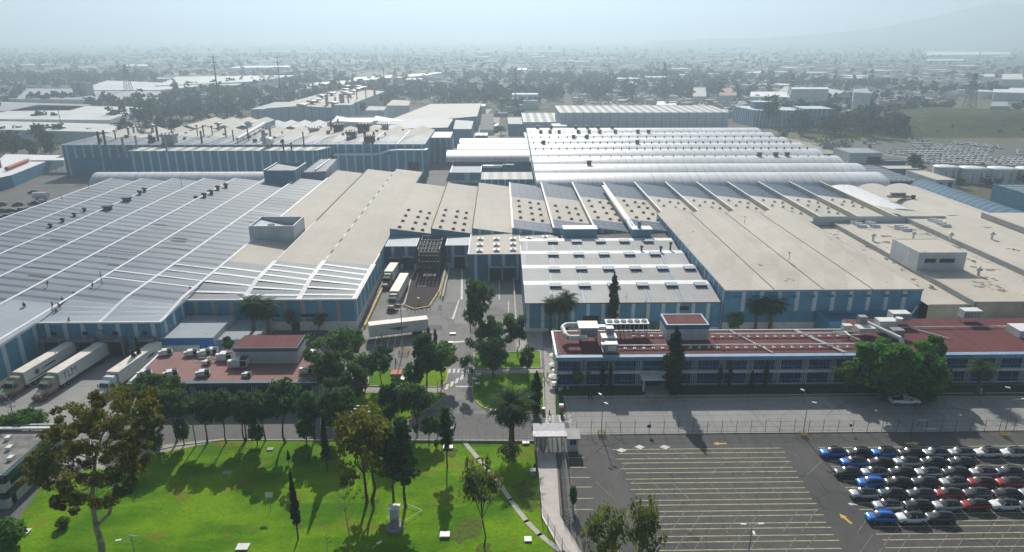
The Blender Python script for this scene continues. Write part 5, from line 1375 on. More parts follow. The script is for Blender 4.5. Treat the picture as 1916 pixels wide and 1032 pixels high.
def pine_tree(seed, H=12.0, W=6.0, cb=0.35, leaf='dark', dens=1.0):
    rng = np.random.default_rng(seed); t = thing('pine_tree', 'x', 'pine tree')
    m_ = MB(); m_.path(wiggle((0, 0, -.3), (0.2, 0, H * .97), rng, 5, .012), [.24, .2, .16, .12, .08, .03], 7)
    cs = []; rs = []; ns = []
    for k in range(30):
        f = k / 29; z = H * (cb + (1 - cb) * f * .97); r = W / 2 * (1 - f * .8) * rng.uniform(.5, 1.1); a = k * 2.4 + rng.uniform(-.4, .4)
        for q in (0.45, 0.95):
            c = (r * q * math.cos(a), r * q * math.sin(a), z + q * .3 - .2); cs.append(c); rs.append((W * .14, W * .14, W * .075)); ns.append(int(52 * dens))
        m_.path([(0, 0, z - .4), (r * .9 * math.cos(a), r * .9 * math.sin(a), z)], [.06, .02], 5)
    m_.build('trunk', L['bark'], t)
    leaf_object('crown', cs, rs, ns, .34, L[leaf], t, rng, flat=.3)
    return t

def palm_tree(seed, H=8.0, R_=3.9, nf=92, trunk_r=.38):
    rng = np.random.default_rng(seed); t = thing('palm_tree', 'x', 'palm tree')
    m_ = MB(); m_.path([(0, 0, -.3), (.05, 0, H * .3), (0, 0, H * .7), (0, 0, H)], [trunk_r * 1.25, trunk_r, trunk_r * .95, trunk_r * 1.3], 10); m_.lathe((0, 0, H - .9), [(trunk_r * 1.0, 0), (trunk_r * 1.7, .5), (trunk_r * 1.1, 1.1), (0, 1.3)], 10); m_.build('trunk', L['bark'], t)
    c = MB()
    for k in range(nf):
        az = k * 2.39996 + rng.uniform(-.15, .15); el = math.radians(82 - 140 * (k / nf) ** .85 + rng.uniform(-7, 7)); Lf = R_ * rng.uniform(.9, 1.12)
        d = np.array((math.cos(az), math.sin(az), 0)); side = np.array((-math.sin(az), math.cos(az), 0)); p = np.array((0, 0, H)) + d * .2; e = el; seg = 11; prev = p
        for i in range(seg):
            e -= math.radians(6.5 + 3.0 * i / seg); q = prev + (d * math.cos(e) + np.array((0, 0, math.sin(e)))) * Lf / seg
            f = (i + .5) / seg; wl = .55 * math.sin(min(1, f * .85 + .18) * math.pi) ** .7 + .06
            fw = (q - prev); up = np.cross(side, fw); up /= np.linalg.norm(up) + 1e-9
            for s_ in (-1, 1):
                tip = side * s_ * wl + fw * 1.1 - up * .16 * wl * (1 if up[2] > 0 else -1)
                c.add([prev, prev + fw * .62, prev + fw * .62 + tip, prev + tip * .98 + fw * .05], [(0, 1, 2, 3)])
            prev = q
    c.build('fronds', L['palm'], t)
    return t

def bare_tree(seed, H=8.0, spread=3.0, bark='bark', n_=9):
    rng = np.random.default_rng(seed); t = thing('bare_tree', 'x', 'tree')
    m_ = MB(); main = wiggle((0, 0, -.2), (rng.uniform(-.5, .5), 0, H), rng, 6, .02); m_.path(main, [.13, .11, .09, .07, .05, .035, .015], 6)
    for k in range(n_):
        j = rng.integers(2, 6); a = rng.uniform(0, 6.28); l = spread * rng.uniform(.4, 1) * (1.1 - j / 8)
        e = np.array(main[j]) + np.array((math.cos(a) * l, math.sin(a) * l, l * rng.uniform(.5, 1.1))); br = wiggle(main[j], e, rng, 3, .08); m_.path(br, [.05, .035, .025, .012], 5)
        for q in range(3):
            e2 = np.array(br[2]) + rng.normal(size=3) * l * .3 + np.array((0, 0, l * .25)); m_.path([br[rng.integers(1, 3)], tuple(e2)], [.02, .008], 4)
    m_.build('trunk', L[bark], t); return t

def ball_shrub(seed, leaf='mid', stem=0.0, squash=.9):
    rng = np.random.default_rng(seed); t = thing('shrub', 'x', 'shrub')
    cs = [(0, 0, stem + squash)]; rs = [(1, 1, squash)]; ns = [620]
    leaf_object('foliage', cs, rs, ns, .2, L[leaf], t, rng)
    m_ = MB(); m_.tube((0, 0, -.1), (0, 0, stem + squash), .09, .06, 6); m_.build('stem', L['bark'], t); return t

# prototypes are ten metres tall (eight wide) and are scaled to the tree at hand
PR = {
    'row1': (broad_tree(1, leaf='dark', cb=.42, W=8, nclump=44, lsize=.36), 10, 8), 'row2': (broad_tree(2, leaf='dark', cb=.45, W=8, nclump=42, lsize=.36), 10, 8), 'row3': (broad_tree(12, leaf='dark', cb=.38, W=8, nclump=48, stems=2, lsize=.36), 10, 8),
    'rnd1': (broad_tree(3, leaf='mid', cb=.3, nclump=48, lsize=.36), 10, 8), 'rnd2': (broad_tree(4, leaf='dark', cb=.25, nclump=50, lsize=.36, gap=.2), 10, 8), 'rnd3': (broad_tree(5, leaf='mid', cb=.34, nclump=44, gap=.3), 10, 8),
    'airy': (broad_tree(6, leaf='dark', cb=.3, nclump=36, dens=.8, gap=.4, trunk_r=.16), 10, 8), 'olive': (broad_tree(7, leaf='olive', cb=.4, nclump=34, dens=.42, gap=.35, trunk_r=.15, lsize=.34), 10, 8),
    'yellow': (broad_tree(8, leaf='yellow', cb=.36, nclump=56, dens=.5, gap=.35, trunk_r=.2, lsize=.34, stems=2), 10, 8),
    'ficus': (broad_tree(9, leaf='ficus', cb=.08, nclump=84, dens=1.5, lsize=.46, trunk_r=.35), 10, 8), 'ficus2': (broad_tree(10, leaf='ficus', cb=.05, nclump=74, dens=1.5, lsize=.46, trunk_r=.35), 10, 8),
    'pine': (pine_tree(1, 10, 5), 10, 5), 'pine2': (pine_tree(2, 10, 5, .4), 10, 5),
    'cyp': (cypress_tree(1, 10, 2.2), 10, 2.2), 'cypcone': (cypress_tree(2, 10, 1.9, bare=.30, invert=True), 10, 1.9), 'cypwide': (cypress_tree(3, 10, 3.6, dens=1.8), 10, 3.6),
    'palm1': (palm_tree(1), 11.0, 7.4), 'palm2': (palm_tree(2, 8, 3.2, 64), 10.6, 6.6), 'bare': (bare_tree(1), 10, 6), 'bare2': (bare_tree(2, 8, 3.4, 'pale', 8), 10, 6),
    'ball': (ball_shrub(1, 'dark', .5), 2.3, 2.0), 'balllime': (ball_shrub(2, 'lime', .05), 1.85, 2.0), 'bush': (ball_shrub(3, 'mid', .1), 1.9, 2.0),
}
used = set()
def plant_tree(kind, bx, by, topy, wpx, label, group=None, rz=None, name=None, z0=0.0):
    o, h0, w0 = PR[kind]
    x, y = P(bx, by, z0); x1_, y1_ = P(bx, topy, 0.0); h = CAM_H * (1 - y / y1_) - z0
    w = wpx / pscale(bx, by, z0)
    if rz is None: rz = (bx * 1.7 + by) % 6.28
    s = (w / w0, w / w0, h / h0)
    c = place(o, kind in used, (x, y, z0), rz, label, group, s); used.add(kind)
    if name: c.name = name
    return c
T = plant_tree
g_row = 'trees lining the street behind the lawn'
T('row3', 303, 800, 698, 92, 'big dark tree at the front left corner of the pink roofed office', None)
T('row1', 270, 795, 722, 70, 'dark tree just right of the rusty eucalyptus crown', None)
T('row2', 330, 826, 726, 74, 'leftmost leaning trunk tree in the street row below the pink roofed office', g_row)
T('row1', 388, 828, 731, 62, 'street row tree directly right of the utility pole', g_row)
T('row2', 424, 828, 733, 54, 'narrow street row tree second right of the utility pole', g_row)
T('row3', 460, 824, 729, 60, 'street row tree in front of the middle of the pink roofed office', g_row)
T('row1', 497, 824, 730, 54, 'street row tree between the two round topiary balls', g_row, 2.0)
T('row2', 535, 827, 715, 82, 'tallest street row tree with a broad crown near the right end of the pink office', g_row)
T('row1', 590, 822, 731, 66, 'street row tree behind the right hand round topiary ball', g_row, 4.0)
T('row3', 640, 826, 726, 76, 'last street row tree at the corner of the drive', g_row, 1.0)
T('ball', 345, 833, 783, 28, 'dark oval topiary at the left foot of the street row'); T('ball', 482, 832, 794, 29, 'round dark topiary ball in front of the street row, left one'); T('ball', 574, 827, 784, 35, 'larger round dark topiary ball near the tall lawn cypress')
T('rnd2', 622, 742, 656, 70, 'dark full tree at the back right corner of the pink office'); T('rnd1', 651, 688, 606, 78, 'flat topped tree with a clear trunk by the parked white trailer'); T('rnd2', 665, 758, 684, 62, 'dark tree below the flat topped tree beside the street')
T('rnd1', 684, 726, 655, 58, 'slim trunked tree left of the red slab island'); T('airy', 712, 724, 652, 58, 'brownish thin tree right beside the red slab island'); T('row3', 738, 815, 712, 52, 'tall dark drooping tree left of the drive mouth')
T('row2', 778, 806, 720, 76, 'dense round dark tree right beside the drive mouth'); T('rnd2', 798, 722, 626, 66, 'large tree on the island, left half of the pair by the crosswalk'); T('rnd1', 826, 718, 634, 68, 'large tree on the island, right half of the pair by the crosswalk')
T('ball', 776, 728, 678, 40, 'big dark ball shaped bush under the tree pair by the crosswalk'); T('cyp', 722, 678, 647, 15, 'short clipped cypress at the yard edge'); T('cyp', 803, 650, 611, 9, 'thin cypress poking out behind the tree pair, left one'); T('cyp', 815, 648, 614, 8, 'thin cypress poking out behind the tree pair, right one')
T('airy', 899, 652, 522, 66, 'tall airy dark tree in the middle of the yard'); T('rnd1', 918, 664, 588, 56, 'round crowned tree right behind the tall airy yard tree'); T('rnd2', 924, 706, 633, 64, 'dark tree on the upper lawn island beside the drive'); T('airy', 970, 664, 588, 54, 'thin tree with bent trunk by the workshop corner'); T('airy', 985, 712, 648, 34, 'small ragged tree at the right end of the upper lawn island')
T('cypwide', 1003, 776, 694, 24, 'dark clipped column cypress beside the paved walkway'); T('palm1', 957, 834, 728, 100, 'big feathery palm at the tip of the lawn island'); T('olive', 951, 884, 822, 48, 'small olive green tree on the lawn in front of the big palm')
T('palm2', 1030, 622, 550, 42, 'left palm of the three at the workshop corner'); T('palm2', 1046, 622, 546, 36, 'middle palm of the three at the workshop corner', None, 1.0); T('palm2', 1060, 622, 540, 52, 'right and tallest palm of the three at the workshop corner', None, 2.0)
T('palm2', 478, 640, 546, 66, 'left palm of the tall pair in front of the ochre striped wall', None, .5); T('palm2', 505, 638, 552, 62, 'right palm of the tall pair in front of the ochre striped wall', None, 3.0)
T('palm2', 1412, 622, 552, 52, 'left palm of the pair before the beige gabled warehouse', None, .9); T('palm2', 1440, 622, 550, 64, 'right palm of the pair before the beige gabled warehouse', None, 2.9); T('palm2', 1827, 737, 672, 60, 'short palm in the shade before the right end of the red office', None, 1.9)
T('bush', 1370, 616, 578, 38, 'dark bush at the left foot of the beige gabled warehouse')
T('cyp', 1145, 621, 510, 21, 'tall slim cypress in front of the grey workshop'); T('bare', 1168, 621, 524, 28, 'thin bare tree just right of the tall slim cypress'); T('bare', 1203, 621, 538, 26, 'second bare tree in front of the workshop front', None, 2.0)
T('cypwide', 1257, 738, 612, 38, 'broad dark cypress standing before the stair room of the red office')
for a, tp, w, lb in ((1080, 690, 26, 'round tree near the left end of the blue office front'),): T('rnd1', a, 727, tp, w, lb)
for i, (a, tp, w) in enumerate(((1126, 676, 9), (1141, 676, 9), (1345, 680, 9), (1364, 682, 10), (1405, 692, 9), (1430, 676, 11), (1772, 690, 10))):
    T('cyp', a, 726, tp, w, ('thin cypress left of the office entrance canopy, left of two', 'thin cypress left of the office entrance canopy, right of two', 'thin cypress right of the broad dark cypress, first of four', 'thin cypress right of the broad dark cypress, second of four', 'short thin cypress right of the broad dark cypress, third of four', 'thin cypress right of the broad dark cypress, last of four', 'thin cypress between the big rounded tree and the short palm')[i], 'thin cypresses along the blue office front')
T('ficus', 1650, 742, 634, 108, 'big rounded green tree before the red office, left half of the pair'); T('ficus2', 1708, 742, 648, 100, 'big rounded green tree before the red office, right half of the pair'); T('rnd3', 1582, 738, 672, 50, 'paler green small tree left of the big rounded pair'); T('ficus2', 1735, 718, 620, 44, 'dark tree peeping out behind the big rounded pair', None, 2.0)
T('rnd1', 546, 622, 574, 22, 'slim tree in front of the louvred hall wall beside the palms'); T('rnd1', 597, 622, 586, 22, 'small round tree in front of the white plinth by the yard wall', None, 2.0); T('rnd2', 428, 660, 630, 24, 'small dark tree behind the pink office roof by the lean-to')
T('cyp', 265, 692, 630, 9, 'thin cypress beside the right dock trailer, taller of two'); T('cyp', 256, 698, 652, 10, 'thin cypress beside the right dock trailer, shorter of two'); T('balllime', 229, 745, 722, 17, 'bright green ball shrub beside the white truck')
T('rnd3', 62, 838, 764, 88, 'dark green tree at the left edge beside the white and green building'); T('rnd3', 15, 838, 805, 40, 'low dark tree at the far left edge of the dock yard', None, 2.0); T('bush', 293, 842, 805, 32, 'dark grey green bush right of the eucalyptus crown')
T('yellow', 691, 936, 764, 128, 'yellow green two stemmed tree on the lawn'); T('pine', 759, 948, 786, 66, 'dark tall conifer right of the yellow green lawn tree'); T('pine2', 737, 936, 800, 54, 'darker conifer hidden behind the yellow green lawn tree'); T('rnd1', 803, 830, 775, 34, 'small round lawn tree by the fence, left of two'); T('rnd1', 819, 828, 778, 28, 'small round lawn tree by the fence, right of two', None, 2.5); T('pine2', 837, 874, 762, 36, 'slender layered conifer with long bare trunk on the lawn')
T('olive', 905, 1022, 842, 84, 'slender sparse tree on the lawn near the bottom edge'); T('olive', 1122, 1110, 932, 92, 'olive tree at the bottom edge left of the other one', None, 1.2); T('olive', 1192, 1105, 920, 84, 'olive tree at the bottom edge, taller right one', None, 2.2)
T('bare2', 654, 1035, 880, 70, 'leafless pale sapling on the lawn at the bottom'); T('bare', 870, 885, 850, 12, 'short dead stump with twigs on the lawn', None, 1.0); T('bare2', 615, 1050, 985, 40, 'low bare branches at the bottom of the lawn', None, 2.0)
T('cypcone', 558, 1008, 884, 20, 'slim cone shaped cypress on a bare stem in the middle of the lawn'); T('cypcone', 613, 882, 776, 17, 'tall thin cypress rising beside the lime ball bush', None, 1.0); T('balllime', 616, 852, 836, 30, 'lime green ball bush at the foot of the thin cypress'); T('balllime', 578, 866, 845, 9, 'small lime topped topiary post on the shaded lawn'); T('cypcone', 541, 866, 842, 8, 'tiny cone topiary in the shade on the lawn', None, 2.0)
T('balllime', 400, 960, 951, 1, 'x') if False else None
T('bush', 898, 634, 615, 22, 'low shrub at the foot of the tall airy yard tree'); T('balllime', 908, 664, 640, 26, 'bright green bush beside the round crowned yard tree'); T('balllime', 1225, 622, 604, 20, 'lime shrub left of the office stair room'); T('ball', 1072, 952, 908, 15, 'dark clipped ball topiary beside the walkway fence')
T('bush', 816, 838, 822, 8, 'tiny bush by the lawn fence'); T('bush', 760, 838, 828, 12, 'small bush at the upper lawn edge'); T('bush', 1002, 880, 868, 10, 'low bush by the walkway edge')
T('rnd3', 60, 905, 862, 42, 'shrubby tree in front of the white and green building', None, 1.1); T('bush', 20, 1020, 975, 60, 'wide dark shrub in the bottom left corner'); T('bush', 120, 985, 968, 26, 'low bush under the eucalyptus'); T('bush', 245, 905, 885, 34, 'dark shrub below the rusty eucalyptus at the lawn edge')
T('cyp', 60, 790, 788, 1, 'x') if False else None

# the rusty eucalyptus at the left is modelled on its own
rng = np.random.default_rng(77)
ex, ey = P(192, 1048, 0); eu = thing('eucalyptus', 'tall eucalyptus with rusty orange crown and pale forked trunk', 'eucalyptus', (ex, ey, 0))
sc_ = pscale(192, 900, 8)
def eup(a, b, d=0.0):
    """point at depth ey + d seen at that photo pixel, relative to the tree's foot"""
    x1_, y1_ = P(a, b, 0.0); t = (ey + d) / y1_; return np.array((x1_ * t - ex, d, CAM_H * (1 - t)))
m_ = MB()
fork = eup(180, 985); a1 = eup(172, 935); a2 = eup(205, 960)
m_.path([(0, 0, -.4), tuple(eup(189, 1015)), tuple(fork)], [.55, .46, .40], 10)
l1 = [tuple(fork), tuple(a1), tuple(eup(175, 900, .4)), tuple(eup(178, 860, .5)), tuple(eup(190, 815, .6)), tuple(eup(214, 780, .8)), tuple(eup(228, 755, 1))]
m_.path(l1, [.36, .30, .25, .2, .15, .1, .05], 8)
l2 = [tuple(fork), tuple(a2), tuple(eup(216, 910, 1.5)), tuple(eup(232, 865, 2)), tuple(eup(246, 810, 2)), tuple(eup(262, 765, 2))]
m_.path(l2, [.26, .22, .18, .14, .1, .05], 8)
tips = []
for k in range(60):
    base = l1 if k % 3 else l2
    tips.append(base[rng.integers(2, len(base) - 1)])
blobs = [(205, 760, 30), (160, 772, 30), (130, 790, 28), (255, 770, 26), (270, 745, 22), (235, 745, 24), (110, 818, 26), (150, 820, 28), (190, 800, 24), (235, 800, 24), (268, 800, 22), (100, 850, 26), (140, 855, 26), (180, 848, 26), (222, 842, 26), (255, 835, 20), (75, 870, 26), (60, 885, 22), (110, 890, 28), (150, 900, 26), (200, 890, 26), (235, 880, 20), (262, 868, 18), (120, 930, 22), (105, 940, 13), (150, 940, 22), (195, 935, 22), (230, 925, 14), (285, 760, 14), (180, 745, 16), (290, 785, 12), (60, 868, 18)]
cs = []; rs = []; ns = []
for (a, b, r) in blobs:
    for q in range(8):
        d = rng.uniform(-4.5, 4.5); c = eup(a + rng.uniform(-r, r) * 1.0, b + rng.uniform(-r, r) * .85, d)
        rr_ = r / 15.5 * rng.uniform(.34, .62); cs.append(c); rs.append((rr_ * 1.15, rr_ * 1.15, rr_ * .8)); ns.append(int(120 * rng.uniform(.5, 1.2)))
for k in range(44):
    t_ = cs[rng.integers(len(cs))]; b_ = l1 if t_[0] < 1.5 else l2
    j = min(range(2, len(b_)), key=lambda q: abs(b_[q][2] - (t_[2] - 2.5)))
    m_.path(wiggle(b_[j], t_, rng, 4, .06), [.09, .07, .05, .03, .015], 5)
m_.build('trunk', L['pale'], eu, (0, 0, 0))
leaf_object('crown', cs, rs, ns, .25, L['euc'], eu, rng, asp=2.0)
# ---------------------------------------------------------------- painted markings and islands
def pline(mb, a, b, w, z, m=0):
    strip(mb, [P(*a), P(*b)], w, z, m)
mk = MB(); fw = MB()
rowsy = [(840.4, 848.2), (858.2, 865.9), (876.6, 884.3), (896, 903.7), (915.4, 923.8), (936.2, 945.2), (957.2, 966.6), (980.6, 990.3), (1004, 1015), (1030, 1042)]
for i, (ya, yb) in enumerate(rowsy):
    for j, y in enumerate((ya, yb)):
        wl = P(1150, 843)[0]; X0 = 29.1 + .22 * (i * 2 + j); 
        wy = P(1200, y)[1]
        xa = P(1150 + (y - 843) * .45 + (3 if j else -3), y)[0]; xb = P(1462 + (y - 840) * .612 + 4 * j, y)[0]
        mk.quad((xa, wy - .09, Z3), (xb, wy - .09, Z3), (xb, wy + .09, Z3), (xa, wy + .09, Z3))
        xc = P(1533 + (y - 840) * .67 + 5 * j, y)[0]
        mk.quad((xc, wy - .09, Z3), (118, wy - .09, Z3), (118, wy + .09, Z3), (xc, wy + .09, Z3))
for y, a, b in ((856, 1048, 1093), (874, 1049, 1097), (893, 1050, 1103), (911, 1051, 1107), (932, 1053, 1110), (953, 1055, 1112)):
    pline(mk, (a, y), (b, y), .18, Z3)
structure('parking_lines', mk, M['yellow_line'])
for i, (ya, yb, sgn) in enumerate(((862, 888, 1), (900, 934, -1), (954, 995, 1), (1000, 1040, 1), (838, 858, -1))):
    x = 1150
    while x < 1960:
        sl = 28 if sgn > 0 else -36
        if not (1530 < x < 1560) and ((x * 7) % 11 > 2): pline(fw, (x + (y_ := 0), yb), (x + sl, ya), .10, Z4)
        x += 35 if i else 60
structure('hatch_lines', fw, M['faint_line'])
ar = MB()
def arrow(mb, x, y, ang, L_, w, z):
    c, s = math.cos(ang), math.sin(ang); tr = lambda u, v: (x + u * c - v * s, y + u * s + v * c, z)
    mb.quad(tr(-L_ / 2, -w * .18), tr(L_ * .1, -w * .18), tr(L_ * .1, w * .18), tr(-L_ / 2, w * .18)); mb.quad(tr(L_ * .1, -w / 2), tr(L_ / 2, 0), tr(L_ * .1, w / 2))
for (a, b, an) in ((1347, 829.5, math.pi), (1707, 829, 0), (1582, 970, R(108))):
    x, y = P(a, b); arrow(ar, x, y, an, 2.5, 1.1, Z4)
structure('yellow_arrows', ar, M['gold'])
wl = MB()
for (a, b, an) in ((1728, 786, math.pi), (1741, 802, 0)):
    x, y = P(a, b); arrow(wl, x, y, an, 2.6, .8, Z4)
x, y = P(1596, 943); arrow(wl, x, y, R(170), 1.6, .8, Z4)
for a, b in ((1163, 842), (1197, 836), (1244, 836)):
    x, y = P(a, b); wl.quad((x - 1.0, y, Z4), (x, y - .7, Z4), (x + 1.0, y, Z4), (x, y + .7, Z4))
def bars(mb, quads, z):
    for q in quads: mb.sheet([P(*p) for p in q], z)
# crosswalk bars (upper straight row, then the slanting row), stop line, gate crossing
for k in range(6):
    xa = 838 + k * 8.4; bars(wl, [[(xa, 697.5), (xa + 4.5, 697.5), (xa + 6, 689.5), (xa + 1.6, 689.5)]], Z4)
for k in range(6):
    xa = 832 + k * 9.3; yb = 729 - k * 5.9; bars(wl, [[(xa, yb), (xa + 6, yb - 1.5), (xa + 8.5, yb - 11), (xa + 3, yb - 10)]], Z4)
bars(wl, [[(852, 724), (885, 724), (885, 721.5), (852, 721.5)], [(842, 642), (886, 638), (886, 635.5), (842, 639)], [(845, 597), (858, 560), (860, 560), (849, 597)]], Z4)
for k in range(4): bars(wl, [[(1021, 793 - 4.5 * k), (1037, 793 - 4.5 * k), (1036.6, 790.5 - 4.5 * k), (1021, 790.5 - 4.5 * k)]], Z4)
bars(wl, [[(1047, 790), (1051, 790), (1049, 776), (1045, 776)]], Z4)
for k in range(5): bars(wl, [[(951, 605 - 9 * k + 3), (952.5, 605 - 9 * k + 3), (952, 600 - 9 * k), (950.5, 600 - 9 * k)]], Z4)
bars(wl, [[(862, 560), (866, 560), (866, 505), (863, 505)], [(933, 560), (935, 560), (935, 522), (933.4, 522)]], Z4)
for k in range(5): bars(wl, [[(700 + 12 * k, 650), (701 + 12 * k, 650), (708 + 12 * k, 615), (707 + 12 * k, 615)]], Z4)
bars(wl, [[(1020, 652), (1040, 652), (1040, 650), (1020, 650)], [(1005, 660), (1012, 660), (1012, 640), (1006, 640)]], Z4)
structure('white_markings', wl, M['white_line'])
yl = MB(); strip(yl, [(13.0, 125.2), (150, 125.2)], .16, Z4); structure('yellow_edge_line', yl, M['gold'])
# ALTO painted on the road
def text_part(txt, size, mat, loc, rot, parent=None, name='lettering', extrude=0.0, align='CENTER'):
    cu = bpy.data.curves.new(name, 'FONT'); cu.body = txt; cu.size = size; cu.align_x = align; cu.align_y = 'CENTER'; cu.extrude = extrude
    o = bpy.data.objects.new(name, cu); COL.objects.link(o); o.location = loc; o.rotation_euler = rot; cu.materials.append(mat)
    if parent: o.parent = parent
    me = bpy.data.meshes.new_from_object(o.evaluated_get(bpy.context.evaluated_depsgraph_get())); r = bpy.data.objects.new(name, me); COL.objects.link(r); r.location = loc; r.rotation_euler = rot; r.parent = parent
    bpy.data.objects.remove(o); return r
x, y = P(1063, 783); tx = text_part('ALTO', 2.0, M['white_line'], (x, y, .018), (0, 0, R(90))); tx.scale = (.62, 1.1, 1); tx.name = 'road_lettering'; tag(tx, kind='structure')

def kerb_loop(name, pts, mats, w=.22, h=.14, close=True, ymask=None):
    mb = MB(); n_ = len(pts)
    for i in range(n_ if close else n_ - 1):
        a, b = Vector(pts[i]), Vector(pts[(i + 1) % n_]); d = b - a
        if d.length < .05: continue
        nn = Vector((-d.y, d.x)) / d.length * w / 2; k = max(1, int(d.length / 2.2)); m = 1 if ymask and i in ymask else 0
        mb.prism([(a - nn)[:], (b - nn)[:], (b + nn)[:], (a + nn)[:]], 0, h + .003 * (i % 3), m)
    return structure(name, mb, mats)
isl1 = px((690, 722), (688, 690), (826, 689), (836, 693), (838, 700), (834, 716), (826, 722), (816, 724))
isl2 = px((887, 690), (887, 660), (1011, 657), (1013, 688))
isl3 = px((885, 712), (884, 735), (890, 750), (903, 762), (930, 770), (1018, 773), (1016, 698), (887, 699))
isl4 = px((600, 800), (600, 735), (830, 735), (832, 740), (815, 756), (790, 772), (765, 786), (745, 800))
for i, (pts, ym) in enumerate(((isl1, {2, 3, 4, 5}), (isl2, set()), (isl3, {0, 1, 2, 3, 4}), (isl4, {1, 2, 3, 4, 5}))):
    s = MB(); s.sheet(pts, .06); structure('lawn_island', s, M['lawn']); kerb_loop('kerb', pts, [M['kerb'], M['kerby']], ymask=ym)
s = MB(); s.sheet(px((887, 697.5), (1016, 696), (1016, 690), (887, 691.5)), .03); s.sheet(px((1018, 650), (1036, 650), (1046, 775), (1021, 775)), .03); s.sheet(px((1021, 775), (1046, 775), (1046, 800), (1018, 800)), .014); s.sheet(px((965, 655), (1016, 652), (1016, 620), (965, 622)), .02); s.sheet(px((600, 733), (830, 733), (826, 725), (600, 725)), .03)
structure('pavement', s, M['walk'])
s = MB(); s.sheet([(6.3, 106.4), (9.6, 106.4), (8.9, 89.2), (6.3, 89.2)], .05); s.sheet([(6.3, 89.2), (8.9, 89.2), (13, 76), (10.2, 76)], .05); structure('gate_path', s, plain('pinkish_concrete', (.50, .45, .42), .85))
kerb_loop('path_kerb', [(6.15, 106.4), (6.15, 89.2), (10.0, 76)], [B['white']], close=False)
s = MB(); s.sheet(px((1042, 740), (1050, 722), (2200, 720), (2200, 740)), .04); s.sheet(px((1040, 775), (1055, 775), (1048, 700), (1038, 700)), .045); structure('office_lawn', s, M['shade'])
s = MB(); s.sheet(px((1205, 741), (1260, 741), (1255, 728), (1210, 728)), .05); structure('entrance_path', s, M['walk'])
kerb_loop('road_kerb', [(12.6, 126.7), (150, 126.7)], [M['kerb']], close=False); kerb_loop('lot_kerb', [(20, 112.3), (150, 112.3)], [M['kerb']], close=False)
kerb_loop('street_kerb', px((290, 843), (330, 834), (420, 823), (650, 824), (1000, 826)), [M['kerb']], close=False)
s = MB(); s.sheet(px((60, 862), (200, 878), (285, 850), (420, 823), (420, 820), (300, 832), (240, 846), (120, 852)), .024); structure('garden_path', s, M['walk'])
# sloping drain channel across the lawn
s = MB(); strip(s, px((868, 826), (895, 858), (925, 890), (955, 935), (985, 975), (1010, 1000), (1050, 1032), (1080, 1050)), .8, .05); structure('drain_channel', s, M['kerb'])
s = MB(); rnd = random.Random(3)
for (a, b, r) in ((985, 915, 2.3), (880, 990, 2.2), (860, 1000, 1.6), (840, 845, 1.8), (990, 945, 1.6), (700, 940, .8), (558, 985, .7), (905, 1025, 1.2)):
    x, y = P(a, b); s.sheet([(x + r * rnd.uniform(.6, 1.2) * math.cos(t), y + r * 1.2 * rnd.uniform(.6, 1.2) * math.sin(t)) for t in [q * math.pi / 6 for q in range(12)]], .028 + .001 * len(s.f))
n = N('bare_soil'); n1 = n.noise(1.3, 6, .75); structure('bare_soil', s, n.done(n.mix(n.ramp(n1, .46, .56), (.075, .16, .006), (.095, .065, .035)), .95, .1))
# island of dark cinders in the yard
mp = px((756, 572), (775, 579), (803, 574), (822, 545), (832, 510), (836, 478), (790, 486), (770, 520))
s = MB(); s.sheet(mp, .10); structure('cinder_island', s, M['mound']); kerb_loop('cinder_kerb', mp, [M['kerb'], M['kerby']], w=.4, h=.35, ymask={0, 1, 2})
g_b = 'yellow bollards round the cinder island'
bo = thing('bollard', 'yellow bollard at the rounded front of the cinder island', 'bollard', (0, 0, 0), 0, g_b)
m_ = MB(); m_.tube((0, 0, 0), (0, 0, 1.0), .09, n=8); m_.lathe((0, 0, 1.0), [(.09, 0), (.06, .06), (0, .08)], 8); m_.build('post', M['kerby'], bo)
for i, (a, b) in enumerate(((757, 575), (763, 579), (770, 581), (777, 583), (784, 583), (791, 582), (798, 580), (805, 576), (810, 569), (815, 561), (819, 553))):
    place(bo, i > 0, P3(a, b))
for i, (a, b, w, h) in enumerate(((803, 514, 1.8, 1.6), (793, 534, 1.9, 1.0), (787, 556, 1.0, .8))):
    x, y = P(a, b, .5); o = thing('signboard', ('grid of white panels flat on the dark cinder island', 'pair of white panels lying midway on the cinder island', 'lone white panel near the front of the cinder island')[i], 'signboard', (x, y, .1))
    m_ = MB()
    for q in range(3 if i == 0 else (2 if i == 1 else 1)):
        for r_ in range(2 if i == 0 else 1): m_.box(x - w + q * w * .72, x - w + q * w * .72 + w * .6, y + r_ * 1.2, y + r_ * 1.2 + h * .6, .14, .24)
    m_.build('panels', B['white'], o)

